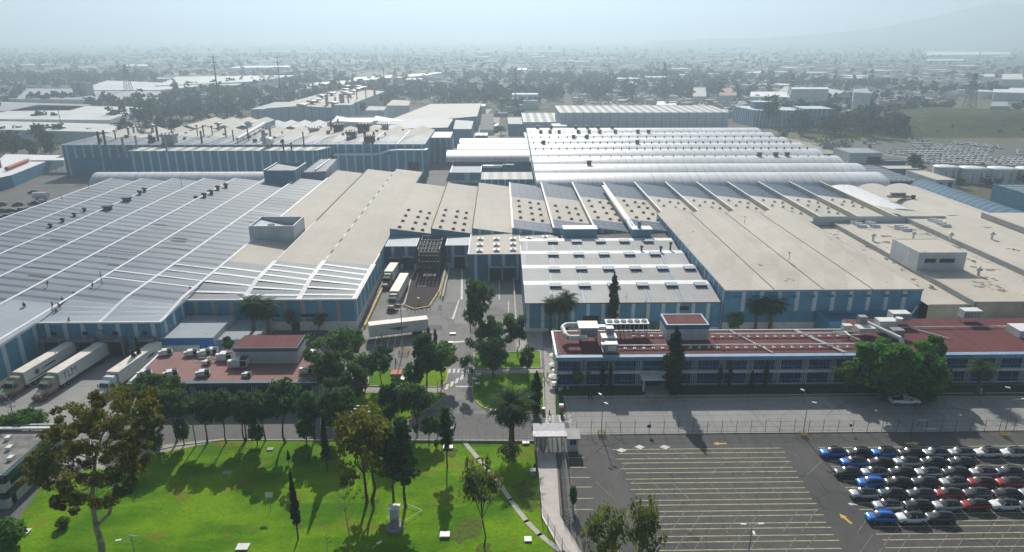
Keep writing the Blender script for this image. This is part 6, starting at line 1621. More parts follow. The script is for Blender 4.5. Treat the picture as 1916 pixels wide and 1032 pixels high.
# ---------------------------------------------------------------- kerb-side walls, fences, gate
def fence(label, pts, h, step, group=None, rails=(.12, .55, 1.0), mat=None, mesh=True):
    t = thing('fence', label, 'fence', (pts[0][0], pts[0][1], 0)); mat = mat or B['darkmetal']
    r_ = MB(); pn = MB()
    for a, b in zip(pts[:-1], pts[1:]):
        d = Vector((b[0] - a[0], b[1] - a[1])); n_ = max(1, round(d.length / step))
        for f in rails: r_.tube((*a, h * f), (*b, h * f), .022, n=4)
        if mesh:
            nn = int(d.length / .42)
            for q in range(nn):
                t0 = q / nn; p0 = (a[0] + d.x * t0, a[1] + d.y * t0); t1 = min(1, t0 + h * .9 / d.length)
                p1 = (a[0] + d.x * t1, a[1] + d.y * t1)
                pn.tube((*p0, .1), (*p1, h * .98), .005, n=3, caps=False); pn.tube((*p0, h * .98), (*p1, .1), .005, n=3, caps=False)
        for q in range(n_ + 1):
            if q == n_ and b != pts[-1]: continue
            x, y = a[0] + d.x * q / n_, a[1] + d.y * q / n_
            m_ = MB(); m_.tube((x, y, 0), (x, y, h), .05, n=6); m_.tube((x, y, h), (x, y + .25, h + .35), .03, n=5); m_.build('post', mat, t)
    r_.build('rails', mat, t)
    if mesh: pn.build('wire_mesh', mat, t)
    return t
f1 = fence('long chain link fence with thin posts between the concrete road and the car park', [(13.9, 112.6), (60, 112.35), (118, 111.9)], 2.4, 2.75)
x, y = P(1215, 798, 1.6); o = thing('notice', 'small square blue sign hung on the chain link fence', 'sign', (x, 112.4, 1.5)); m_ = MB(); m_.box(x - .35, x + .35, 112.36, 112.42, 1.3, 1.95); m_.build('plate', plain('blue_sign', (.02, .05, .16)), o)
x, y = P(1593, 796, 1.6); o = thing('notice', 'small dark square sign hung on the fence right of the double lamp', 'sign', (x, 112.2, 1.5)); m_ = MB(); m_.box(x - .25, x + .25, 112.14, 112.2, 1.3, 1.8); m_.build('plate', B['dark'], o)
f2 = fence('dark fence with leaning posts along the left side of the gate path', [(6.0, 106), (6.0, 89), (11, 73)], 2.2, 3.0)
f3 = fence('fence along the right side of the gate path beside the parked bicycles', [(9.9, 106), (9.3, 89), (13.4, 76)], 2.0, 2.6)
f4 = fence('low white railing fence between the lawn and the street', px((640, 822), (1000, 824)), 1.3, 1.5, mat=B['white'], mesh=False)
kerb_loop('lawn_wall', px((640, 825), (1000, 827)), [M['kerb']], w=.3, h=.4, close=False)
wl_ = thing('wall', 'low yellow edged wall along the foot of the yard hall', 'wall', (-35, 180, 0)); m_ = MB(); m_.box(-34.9, -34.4, 163, 208, 0, .9); m_.build('kerb_wall', M['kerby'], wl_)
wl_ = thing('wall', 'white concrete wall beside the cinder island and the wide loading annex', 'wall', (-16, 195, 0)); m_ = MB(); m_.box(-16.6, -16.2, 183, 211, 0, 1.1); m_.box(-17.4, -17.2, 184, 204, 0, .8, m=1); m_.build('wall_body', [M['kerb'], M['kerby']], wl_)
wl_ = thing('wall', 'white wall strip between the yard and the grey workshop', 'wall', (3.8, 185, 0)); m_ = MB(); m_.box(3.6, 4.0, 163, 199, 0, .8); m_.build('wall_body', M['kerb'], wl_)

# gatehouse: pale canopy over turnstiles and a guard booth
gh = thing('gatehouse', 'pedestrian gatehouse with flat pale canopy over white turnstile bars', 'gatehouse', (8.3, 108.5, 0))
m_ = MB(); m_.box(5.6, 11.4, 106.5, 111.0, 3.1, 3.3); m_.box(5.5, 11.5, 106.4, 108.2, 3.32, 3.4, m=1); m_.build('canopy', [plain('pale_lilac_sheet', (.26, .26, .31), .6, .3, 1.5), plain('grey_worn_sheet', (.30, .30, .33), .5, .4, 2)], gh)
m_ = MB()
for xx in (5.8, 8.4, 11.1):
    for yy in (106.7, 110.7): m_.box(xx - .06, xx + .06, yy - .06, yy + .06, 0, 3.1)
m_.build('columns', B['white'], gh)
for q in range(6):
    m_ = MB(); xx = 6.5 + q * .85; m_.tube((xx, 106.9, 0), (xx, 106.9, 2.3), .06, n=6)
    for r_ in range(9): m_.tube((xx - .33, 106.9, .3 + r_ * .22), (xx + .33, 106.9, .3 + r_ * .22), .022, n=4)
    for r_ in range(5): m_.tube((xx, 107.3 + r_ * .6, 0), (xx, 107.3 + r_ * .6, 2.3), .04, n=5)
    m_.build('turnstile', B['white'], gh)
bt = thing('guard_booth', 'small grey guard booth with one dark window attached to the gatehouse', 'guard booth', (12.6, 107.6, 0))
m_ = MB(); m_.box(11.7, 13.5, 106.8, 109.2, 0, 2.6); m_.build('wall', B['whitewall'], bt); m_ = MB(); m_.box(11.5, 13.9, 106.3, 109.8, 2.75, 2.9); m_.box(11.7, 13.5, 106.8, 109.2, 2.6, 2.749); m_.build('roof', plain('grey_slab', (.28, .28, .28)), bt)
m_ = MB(); m_.box(12.1, 13.2, 106.73, 106.79, 1.4, 2.35); m_.box(12.05, 12.1, 106.7, 106.79, 1.35, 2.4, m=1); m_.box(13.2, 13.25, 106.7, 106.79, 1.35, 2.4, m=1); m_.box(12.62, 12.67, 106.7, 106.729, 1.4, 2.35, m=1); m_.build('window', [B['dark'], B['white']], bt)
kk = thing('ticket_column', 'orange and white ticket column at the corner of the concrete road', 'ticket column', P3(1050, 772)); x, y = P(1050, 772)
m_ = MB(); m_.box(x - .3, x + .3, y - .25, y + .25, 0, 1.3, m=0); m_.box(x - .42, x + .42, y - .35, y + .35, 1.3, 1.9, m=1); m_.build('cabinet', [plain('orange_paint', (.35, .12, .02)), B['white']], kk)
for i, (a, b, lb) in enumerate(((1010, 766, 'white two box letter post in front of the column cypress'), (1017, 772, 'short dark waste bin with a white top beside the walkway'))):
    x, y = P(a, b); o = thing('litter_bin', lb, 'bin', (x, y, 0)); m_ = MB(); m_.tube((x, y, 0), (x, y, .9), .3, n=10, m=1 - (i == 0)); m_.tube((x, y, .9), (x, y, 1.1), .36, n=10, m=0); m_.build('body', [B['white'], B['darkmetal']], o)

# bicycles locked in a long row beside the path: each a thing of its own
bk = thing('bicycle', 'bicycle in the dense row locked along the fence of the gate path', 'bicycle', (0, 0, 0), 0, 'bicycles along the gate path')
def ring(mb, c, r, th, axis_y=True, n=14):
    pts = [(c[0] + r * math.cos(t), c[1], c[2] + r * math.sin(t)) for t in [2 * math.pi * k / n for k in range(n + 1)]]; mb.path(pts, th, 4)
for sx in (-.52, .52):
    m_ = MB(); ring(m_, (sx, 0, .34), .32, .028)
    for k in range(6): m_.tube((sx, 0, .34), (sx + .32 * math.cos(k * 1.047), 0, .34 + .32 * math.sin(k * 1.047)), .008, n=3)
    m_.build('wheel', B['darkmetal'], bk)
m_ = MB(); m_.path([(-.52, 0, .34), (-.2, 0, .8), (.35, 0, .82), (.52, 0, .34)], .03, 5); m_.path([(-.2, 0, .8), (-.05, 0, .32), (.35, 0, .8)], .03, 5); m_.path([(-.52, 0, .34), (-.05, 0, .32)], .025, 5); m_.path([(.35, 0, .82), (.3, 0, 1.02)], .03, 5); m_.build('frame', B['white'], bk)
m_ = MB(); m_.box(-.33, -.07, -.07, .07, .9, .97); m_.tube((-.2, 0, .8), (-.2, 0, .92), .02, n=5); m_.build('saddle', B['dark'], bk)
m_ = MB(); m_.tube((.28, -.28, 1.03), (.28, .28, 1.03), .03, n=5); m_.build('handlebar', B['white'], bk)
for k in range(26):
    f = k / 25; place(bk, k > 0, (10.75 - .45 * f, 105.4 - 18.5 * f, .02), R(12) + (k % 3) * .09)

# ---------------------------------------------------------------- lamps and poles
def lamp(label, a, b, h, arms, panel=False, base=False):
    x, y = P(a, b); t = thing('street_lamp', label, 'street lamp', (x, y, 0))
    m_ = MB(); m_.tube((x, y, 0), (x, y, h), .09, .06, 8); m_.build('pole', B['greymetal'], t)
    for (dx, dy, dz) in arms:
        m_ = MB(); p0 = (x, y, h - (.9 if dz < 0 else .1)); p1 = (x + dx * .6, y + dy * .6, h + dz * .5 + (.0 if dz > 0 else -.5)); p2 = (x + dx, y + dy, h + dz)
        m_.path([p0, p1, p2], .035, 5); m_.build('arm', B['greymetal'], t)
        m_ = MB(); q = Vector((dx, dy, 0)).normalized(); Mx = Matrix.Translation(Vector(p2) + q * .3) @ Matrix.Rotation(math.atan2(q.y, q.x), 4, 'Z')
        m_.xbox(Mx, (.75, .3, .12)); m_.xbox(Mx @ Matrix.Translation((-.05, 0, -.09)), (.55, .22, .06)); m_.build('lamp_head', B['white'], t)
    if panel:
        m_ = MB(); Mx = Matrix.Translation((x + .1, y, h + .25)) @ Matrix.Rotation(R(-35), 4, 'X') @ Matrix.Rotation(R(8), 4, 'Y'); m_.xbox(Mx, (1.5, 1.0, .05)); m_.build('solar_panel', plain('solar_glass', (.16, .22, .30), .2), t)
    if base:
        m_ = MB()
        for sx in (-.55, .55): 
            for sy in (-.4, .4): m_.tube((x + sx, y + sy, 0), (x + sx, y + sy, .8), .06, n=6)
        for zz in (.45, .8): m_.box(x - .6, x + .6, y - .45, y - .38, zz - .06, zz + .06); m_.box(x - .6, x + .6, y + .38, y + .45, zz - .06, zz + .06)
        m_.build('guard_rail', M['gold'], t)
    return t
lamp('tall single lamp with yellow guard at the left end of the chain link fence', 1125, 813, 7.8, [(-.3, .5, .3), (.3, -.3, -.9)], base=True)
lamp('double armed lamp with yellow guard halfway along the chain link fence', 1502, 815, 8.0, [(-.6, 1.0, .9), (.7, -.3, -.8)], base=True)
lamp('double armed lamp near the right end of the chain link fence', 1878, 815, 8.4, [(-.8, .5, 1.3), (1.3, -.3, -.5)], base=True)
lamp('three headed lamp standing in the car park at the bottom edge', 1397, 1062, 7.0, [(-.9, .1, .25), (.9, .1, .3), (-.1, -.8, -.2)])
lamp('solar street lamp with panel and one white head at the bottom of the lawn', 258, 1062, 5.2, [(-1.3, -.3, -.2)], panel=True)
lamp('small white lamp on the lawn at the bottom edge', 700, 1062, 3.4, [(.6, .5, .3)])
lamp('leaning white lamp on the island with the flagpoles', 820, 760, 5.4, [(.9, .6, .5)])
x, y = P(507, 955); sg = thing('signboard', 'white notice board on a thin post in the middle of the lawn', 'signboard', (x, y, 0))
m_ = MB(); m_.tube((x, y, 0), (x, y, 2.6), .04, n=6); m_.build('post', B['greymetal'], sg); m_ = MB(); Mx = Matrix.Translation((x, y, 2.9)) @ Matrix.Rotation(R(-25), 4, 'X'); m_.xbox(Mx, (1.15, .05, .75)); m_.build('board', B['white'], sg)
def pole(label, a, b, h, arms, r=.13, name='utility_pole', cat='utility pole', mat='greymetal', shape=None):
    x, y = P(a, b); t = thing(name, label, cat, (x, y, 0)); m_ = MB(); m_.tube((x, y, 0), (x, y, h), r, r * .6, 8); m_.build('pole', B[mat], t)
    for (z, w) in arms:
        m_ = MB(); m_.box(x - w / 2, x + w / 2, y - .06, y + .06, z - .06, z + .06)
        for s_ in (-.46, -.2, .2, .46): m_.tube((x + w * s_, y, z), (x + w * s_, y, z + .3), .06, n=6)
        m_.build('crossarm', B[mat], t)
    return t
pole('leaning utility pole with crossarms in front of the street tree row', 367, 833, 8.6, [(8.0, 1.6), (7.2, 1.1)])
pole('utility pole with small crossarms beside the dark tree at the left edge', 42, 842, 10.2, [(9.6, 1.9), (8.8, 1.6), (7.6, 1.6)])
pole('tall thin lamp pole with crossarms at the yard edge behind the white trailer', 754, 655, 12.2, [(11.6, 2.0), (10.4, 2.8)])
m_ = None
for i in range(7):
    x, y = P(668 + i * 5.2, 850 - (i % 3) * 6); t = thing('flagpole', 'bare rusty flagpole in the cluster behind the yellow green tree', 'flagpole', (x, y, 0), 0, 'bare flagpoles behind the yellow green lawn tree')
    m_ = MB(); m_.tube((x, y, 0), (x, y, 8.8 + .3 * (i % 2)), .06, .045, 6); m_.build('pole', plain('rusty_pole', (.24, .15, .10)) if i == 0 else bpy.data.materials['rusty_pole'], t); m_ = MB(); m_.box(x - .45, x + .1, y - .1, y + .1, 8.5, 8.65); m_.build('bracket', B['white'], t)

# ---------------------------------------------------------------- things on the lawn and yard
def box_thing(name, cat, label, a, b, w, d, h, mat, lid=None, extra=None):
    x, y = P(a, b); t = thing(name, label, cat, (x, y, 0)); m_ = MB(); m_.box(x - w / 2, x + w / 2, y, y + d, -.02, h); m_.build('body', mat, t)
    m_ = MB(); m_.box(x - w / 2 - .08, x + w / 2 + .08, y - .08, y + d + .08, h + .002, h + .07); m_.build('lid', lid or B['white'], t); return t
cc = plain('pale_concrete', (.38, .37, .36), .85); dk_ = plain('blue_grey_lid', (.20, .26, .33), .5)
for (a, b, w, d, h, lb) in ((40, 1002, 1.5, 1.2, .22, 'pale concrete cover on the lawn at the left'), (832, 1007, 1.3, 1.0, .35, 'square concrete inspection box on the lawn by the bare patch'), (838, 841, 1.6, .9, .3, 'white cover slab at the upper lawn edge'), (984, 832, 1.1, .7, .3, 'white cover slab left of the gatehouse'), (452, 1030, 1.6, 1.2, .2, 'pale cover slab at the bottom edge of the lawn'), (988, 1014, .9, .9, .2, 'small white cover at the right of the lawn'), (422, 888, 1.0, .8, .15, 'small blue cover on the shaded lawn, right one'), (505, 843, .9, .7, .15, 'small blue cover below the street row topiary'), (997, 890, .8, .8, .9, 'white box beside the walkway fence'), (895, 705, .9, .6, .5, 'white box at the left edge of the lower island, first'), (888, 713, .8, .6, .5, 'white box at the left edge of the lower island, second'), (893, 722, .9, .6, .5, 'white box at the left edge of the lower island, third'), (755, 712, 1.2, 1.4, .3, 'white slab next to the red slab'), (843, 645, 1.0, .6, .6, 'white barrier block on the yard'), (847, 626, 1.3, .7, .25, 'pale cover in the middle of the yard'), (925, 772, 1.8, .6, .5, 'blue bench like cover on the lawn island')):
    box_thing('access_cover', 'access cover', lb, a, b, w, d, h, cc, dk_ if 'blue' in lb else None)
x, y = P(739, 990); t = thing('well', 'round grey well cover ring on the lawn', 'well', (x, y, 0)); m_ = MB(); m_.tube((x, y, -.05), (x, y, .5), 1.35, n=22); m_.tube((x, y, .5), (x, y, .62), .55, n=16); m_.build('ring', plain('grey_concrete_ring', (.20, .20, .20)), t)
x, y = P(738, 974); t = thing('utility_box', 'tall white utility cabinet behind the round well on the lawn', 'utility box', (x, y, 0)); m_ = MB(); m_.box(x - .65, x + .65, y, y + 1.0, 0, 2.0); m_.box(x - .5, x + .5, y - .03, y - .002, .2, 1.8, m=1); m_.build('cabinet', [B['whitewall'], B['stripe']], t); m_ = MB(); m_.box(x - .85, x + .85, y - .2, y + 1.3, 2.0, 2.15); m_.build('roof', B['white'], t)
x, y = P(753, 968); t = thing('low_railing', 'square low railing round the soil bed beside the utility cabinet', 'railing', (x, y, 0)); m_ = MB(); q = [(x - 2.4, y - .5), (x + .6, y - 1.2), (x + 2.9, y + 1.2), (x + .4, y + 2.8)]
m_.path([(*p, .4) for p in q] + [(*q[0], .4)], .035, 5)
for p in q: m_.tube((*p, 0), (*p, .4), .03, n=5)
m_.build('rail', B['white'], t)
x, y = P(741, 702); t = thing('slab', 'flat red slab on the lawn island', 'slab', (x, y, 0)); m_ = MB(); m_.box(x - 1.2, x + 1.2, y - .4, y + 2.0, 0, .5); m_.build('body', plain('red_slab', (.42, .10, .08)), t)
x, y = P(820, 795); t = thing('awning', 'dark red awning at the mouth of the drive under the round tree', 'awning', (x, y, 0)); x, y = P(797, 772)
m_ = MB(); m_.add([(x - .9, y, 1.4), (x + .9, y - .2, 1.2), (x + .7, y + 1.2, 2.4), (x - .6, y + 1.2, 2.4), (x, y + 1.0, .6)], [(0, 1, 2, 3), (0, 4, 1), (1, 4, 2), (3, 2, 4), (0, 3, 4)]); m_.tube((x, y + .9, 0), (x, y + .9, 2.3), .05, n=6); m_.build('canvas', plain('dark_red_canvas', (.16, .02, .025)), t); t.location = (x, y, 0); 
for o in t.children: o.location = (0, 0, 0); o.data.transform(Matrix.Translation((P(820, 795)[0] - x, P(820, 795)[1] - y, 0)))
x, y = P(756, 660); t = thing('guard_rail', 'yellow guard rail round the foot of the thin lamp pole in the yard', 'guard rail', (x, y, 0)); m_ = MB()
for sx in (-1.1, 1.1): 
    for sy in (-.9, .9): m_.tube((x + sx, y + sy, 0), (x + sx, y + sy, 1.0), .07, n=6)
for zz in (.5, 1.0): m_.box(x - 1.1, x + 1.1, y - .95, y - .85, zz - .07, zz + .07); m_.box(x - 1.1, x + 1.1, y + .85, y + .95, zz - .07, zz + .07); m_.box(x - 1.15, x - 1.05, y - .84, y + .84, zz - .07, zz + .07); m_.box(x + 1.05, x + 1.15, y - .84, y + .84, zz - .07, zz + .07)
m_.build('rails', M['gold'], t)
x, y = P(889, 617); t = thing('pallet_stack', 'yellow wooden crate frame at the foot of the tall airy yard tree', 'crate frame', (x, y, 0)); m_ = MB()
for sx in (-1.2, 0, 1.2): m_.box(x + sx - .08, x + sx + .08, y - .08, y + .08, 0, 1.6); m_.box(x + sx - .08, x + sx + .08, y + 1.0, y + 1.16, 0, 1.6)
for zz in (.3, .8, 1.4): m_.box(x - 1.3, x + 1.3, y - .15, y - .081, zz, zz + .16)
m_.build('frame', plain('yellow_wood', (.30, .20, .07)), t)
for i, (a, b) in enumerate(((812, 548), (724, 640))): pass
x, y = P(785, 570); t = thing('signboard', 'yellow sign frame at the front of the cinder island', 'signboard', (x, y, 0)); m_ = MB(); m_.box(x - .6, x + .6, y - .04, y + .04, .9, 2.0); m_.tube((x - .5, y, 0), (x - .5, y, .9), .05, n=5); m_.tube((x + .5, y, 0), (x + .5, y, .9), .05, n=5); m_.build('board', M['kerby'], t)
# garden furniture at the left end of the long office
for i, (a, b, lb) in enumerate(((1037, 679, 'white parasol with table at the left end of the red office, top of three'), (1037, 697, 'white parasol with table at the left end of the red office, middle of three'), (1036, 720, 'white parasol with table at the left end of the red office, bottom of three'))):
    x, y = P(a, b); t = thing('parasol', lb, 'parasol', (x, y, 0)); m_ = MB(); m_.lathe((x, y, 2.0), [(1.3, 0), (1.25, .06), (.05, .5), (0, .52)], 8, smooth=False); m_.build('canopy', B['white'], t); m_ = MB(); m_.tube((x, y, 0), (x, y, 2.3), .04, n=6); m_.tube((x, y, .68), (x, y, .73), .5, n=12); m_.build('table', B['white'], t)
for i, (a, b, c) in enumerate(((1047, 733, (.5, .5, .5)), (1051, 731, (.3, .35, .4)), (1062, 730, (.02, .5, .15)), (1070, 722, (.4, .4, .45)))):
    x, y = P(a, b); t = thing('garden_chair', ('white chair in the shade at the office corner', 'grey chair next to the white one at the office corner', 'bright green chair in the shade at the office corner', 'pale chair furthest along the office wall at the corner')[i], 'chair', (x, y, 0)); mt = plain('chair_paint', c)
    m_ = MB(); m_.box(x - .28, x + .28, y - .28, y + .28, .42, .48); m_.build('seat', mt, t); m_ = MB(); m_.box(x - .28, x + .28, y + .26, y + .31, .48, 1.0); m_.build('backrest', mt, t)
    for sx in (-.25, .25):
        for sy in (-.25, .25): m_ = MB(); m_.tube((x + sx, y + sy, 0), (x + sx, y + sy, .42), .025, n=5); m_.build('leg', mt, t)
x, y = P(974, 758); t = thing('banner', 'tall white feather banner on the lawn island', 'banner', (x, y, 0)); m_ = MB(); m_.tube((x, y, 0), (x, y, 3.6), .03, n=5); m_.build('pole', B['white'], t)
m_ = MB(); prf = [(0, .9), (.55, 1.0), (.62, 2.6), (.45, 3.3), (0, 3.6)]; m_.add([(x + u, y - .015, v) for u, v in prf] + [(x + u, y + .015, v) for u, v in prf], [(0, 1, 2, 3, 4), (9, 8, 7, 6, 5), (0, 5, 6, 1), (1, 6, 7, 2), (2, 7, 8, 3), (3, 8, 9, 4)]); m_.build('cloth', B['white'], t)
x, y = P(1099 - 95, 612); 

# white and green two storey building at the left edge
wg = thing('service_building', 'white two storey building with dark green fascia bands at the left edge', 'building', (-75, 95, 0))
xr = -77.3
m_ = MB(); flat_box(m_, -105, xr, 92.4, 108, 0, 5.6, par=.3); m_.build('wall', [plain('dirty_white_wall', (.50, .52, .50)), plain('old_roof', (.20, .19, .18), .9, .4)], wg)
gm = plain('dark_green_fascia', (.012, .06, .06), .6)
for z0, z1, o in ((4.9, 6.1, .9), (2.1, 2.9, .6)):
    m_ = MB(); m_.box(xr - .02, xr + o, 92.0, 108.2, z0, z1); m_.box(-105, xr + o, 91.9, 92.38, z0, z1); m_.build('fascia', gm, wg)
m_ = MB(); m_.box(xr, xr + .05, 94, 107, 3.3, 4.6); m_.build('window', B['dark'], wg); m_ = MB(); m_.box(xr, xr + .06, 93.4, 94.4, .1, 2.0); m_.build('door', B['dark'], wg)
m_ = MB()
for q in range(9): m_.box(-97 + q * 2.2, -96.2 + q * 2.2, 103 - (q % 3) * 3, 104 - (q % 3) * 3, 5.61, 6.2)
m_.box(-104, -78, 106.0, 106.6, 5.9, 6.2); m_.build('roof_clutter', B['white'], wg)
wr = thing('wall', 'low brick red wall behind the dark tree at the left edge', 'wall', (-78, 108, 0)); m_ = MB(); m_.box(-104, -74, 109, 109.4, 0, 1.1); m_.build('wall_body', plain('brick_red', (.22, .07, .05)), wr)
# ---------------------------------------------------------------- vehicles
def m_car(name, col, metal=0.3, rough=.25):
    m = bpy.data.materials.new(name); m.use_nodes = True; b = m.node_tree.nodes['Principled BSDF']
    b.inputs['Base Color'].default_value = (*col, 1); b.inputs['Metallic'].default_value = metal; b.inputs['Roughness'].default_value = rough; b.inputs['Coat Weight'].default_value = .6; b.inputs['Coat Roughness'].default_value = .06
    return m
PAINT = {'blue': m_car('bright_blue_car_paint', (.01, .15, .55)), 'black': m_car('black_car_paint', (.012, .012, .014)), 'silver': m_car('silver_car_paint', (.40, .42, .44), .5), 'white': m_car('white_car_paint', (.72, .72, .72), .0), 'red': m_car('red_car_paint', (.28, .008, .015)), 'darkblue': m_car('dark_blue_car_paint', (.025, .045, .075)), 'grey': m_car('dark_grey_car_paint', (.06, .065, .07))}
GLASS = m_car('tinted_car_glass', (.008, .010, .012), 0, .08); TYRE = plain('tyre_rubber', (.012, .012, .012), .85); RIM = plain('alloy_rim', (.25, .25, .26), .35, .1, metal=.6); LIGHT = plain('lamp_lens', (.7, .7, .72), .15); TAIL = plain('red_lens', (.35, .01, .01), .2)

def loft(mb, secs, m=0, closed_ends=True, smooth=True):
    n_ = len(secs[0]); vs = [p for s_ in secs for p in s_]; fs = []
    for i in range(len(secs) - 1):
        for k in range(n_): fs.append((i * n_ + k, i * n_ + (k + 1) % n_, (i + 1) * n_ + (k + 1) % n_, (i + 1) * n_ + k))
    mb.add(vs, fs, m, smooth)
    if closed_ends: mb.add(vs, [tuple(range(n_))[::-1], tuple(range((len(secs) - 1) * n_, len(secs) * n_))], m)

def car_body_sec(x, zb, zt, w, c=.16):
    """closed ring in the yz plane with rounded shoulders"""
    h = zt - zb
    return [(x, -w * .86, zb), (x, -w, zb + h * .25), (x, -w * 1.0, zb + h * .62), (x, -w * .9, zt - h * .08), (x, -w * .62, zt), (x, w * .62, zt), (x, w * .9, zt - h * .08), (x, w * 1.0, zb + h * .62), (x, w, zb + h * .25), (x, w * .86, zb)]

def make_car(paint, roofblack=True, label='x', name='parked_car'):
    """crossover, 4.4 m long, nose towards -x"""
    t = thing(name, label, 'car')
    st = [(-2.18, .42, .72, .66), (-2.10, .30, .86, .80), (-1.75, .24, .98, .89), (-1.0, .22, 1.06, .92), (-.4, .22, 1.08, .92), (.5, .22, 1.09, .92), (1.3, .22, 1.10, .92), (1.85, .26, 1.16, .89), (2.1, .34, 1.16, .84), (2.2, .46, .98, .76)]
    m_ = MB(); loft(m_, [car_body_sec(x, a, b, w) for x, a, b, w in st]); m_.build('body', paint, t)
    g = [(-1.02, 1.04, 1.07, .80, .78), (-.35, 1.05, 1.50, .84, .64), (.15, 1.05, 1.58, .85, .62), (.9, 1.06, 1.57, .85, .61), (1.6, 1.10, 1.47, .82, .60), (2.1, 1.12, 1.17, .78, .68)]
    m_ = MB(); loft(m_, [[(x, -wb, z0), (x, -wt, z1 - .03), (x, -wt * .8, z1), (x, wt * .8, z1), (x, wt, z1 - .03), (x, wb, z0)] for x, z0, z1, wb, wt in g]); m_.build('windows', GLASS, t)
    rp = [(-.42, 1.475, .60), (.15, 1.60, .60), (.9, 1.59, .59), (1.68, 1.47, .56)]
    m_ = MB(); loft(m_, [[(x, -w, z - .02), (x, -w, z + .005), (x, 0, z + .03), (x, w, z + .005), (x, w, z - .02)] for x, z, w in rp]); m_.build('roof', GLASS if roofblack else paint, t)
    m_ = MB()
    for s_ in (-1, 1):
        for (x0_, x1_, z0_, z1_) in ((-.98, -.38, 1.06, 1.50), (.38, .42, 1.06, 1.56), (1.5, 2.08, 1.38, 1.15)):
            wb = .855 * s_; wt = .65 * s_
            m_.path([(x0_, wb * .97, z0_ if x0_ != 1.5 else 1.40), (x1_, wt if x0_ < 1 else wb * .9, z1_)], .03, 4)
    m_.build('pillars', paint, t)
    for sx in (-1.36, 1.36):
        for sy in (-.84, .84):
            m_ = MB(); s_ = 1 if sy > 0 else -1
            m_.tube((sx, sy - .11, .34), (sx, sy + .11, .34), .34, n=16, m=0); m_.tube((sx, sy + s_ * .11, .34), (sx, sy + s_ * .118, .34), .22, n=10, m=1); m_.build('wheel', [TYRE, RIM], t)
    for sy in (-.58, .58): m_ = MB(); m_.cbox((-2.08, sy, .76), (.14, .34, .09)); m_.build('headlight', LIGHT, t)
    for sy in (-.6, .6): m_ = MB(); m_.cbox((2.12, sy, .88), (.14, .3, .1)); m_.build('tail_light', TAIL, t)
    return t
def recolour(c, paint, roof):
    for ch in c.children:
        b = ch.name.split('.')[0]
        if b in ('body', 'pillars'): ch.data = ch.data.copy(); ch.data.materials[0] = paint
        if b == 'roof': ch.data = ch.data.copy(); ch.data.materials[0] = roof
protoc = {}
def car(kind, x, y, rz, label, group, roofblack=True):
    key = (kind, roofblack)
    if key in protoc: c = copy_tree(protoc[key])
    else: c = make_car(PAINT[kind], roofblack); protoc[key] = c
    c.location = (x, y, .012); c.rotation_euler = (0, 0, rz); c['label'] = label; c['group'] = group
    return c
rows = [(856.5, [(1557, 'blue'), (1605, 'black'), (1653, 'blue'), (1702, 'black'), (1748, 'silver'), (1797, 'silver'), (1846, 'white'), (1894, 'white'), (1943, 'white')]),
        (874.5, [(1596, 'blue'), (1645, 'black'), (1696, 'silver'), (1745, 'black'), (1797, 'black')]),
        (893, [(1584, 'darkblue'), (1634, 'silver'), (1685, 'black'), (1734, 'silver'), (1786, 'black'), (1837, 'silver'), (1888, 'darkblue'), (1939, 'black')]),
        (912, [(1627, 'blue'), (1679, 'black'), (1729, 'darkblue'), (1782, 'silver'), (1834, 'red'), (1887, 'red')]),
        (933, [(1614, 'silver'), (1667, 'darkblue'), (1720, 'grey'), (1773, 'red'), (1826, 'grey'), (1880, 'black'), (1931, 'silver')]),
        (955, [(1658, 'silver'), (1715, 'black'), (1769, 'silver'), (1823, 'red'), (1879, 'white'), (1934, 'darkblue')]),
        (977.5, [(1646, 'blue'), (1702, 'white'), (1757, 'grey')])]
ordn = ['first', 'second', 'third', 'fourth', 'fifth', 'sixth', 'seventh', 'eighth', 'ninth']
for r_, (y_, cs_) in enumerate(rows):
    for k, (a, col) in enumerate(cs_):
        x, y = P(a, y_ - 4.0); cn = {'darkblue': 'dark blue', 'grey': 'dark grey'}.get(col, col)
        last = ' at the right end' if k == len(cs_) - 1 and r_ < 6 else ''
        car(col, x, y + random.Random(r_ * 20 + k).uniform(-.12, .12), random.Random(r_ * 30 + k).uniform(-.025, .025), f'{cn} crossover parked {ordn[k]} from the left in the {ordn[r_]} row from the fence', 'new crossovers parked in rows', not (col == 'blue' and r_ in (3, 6)))

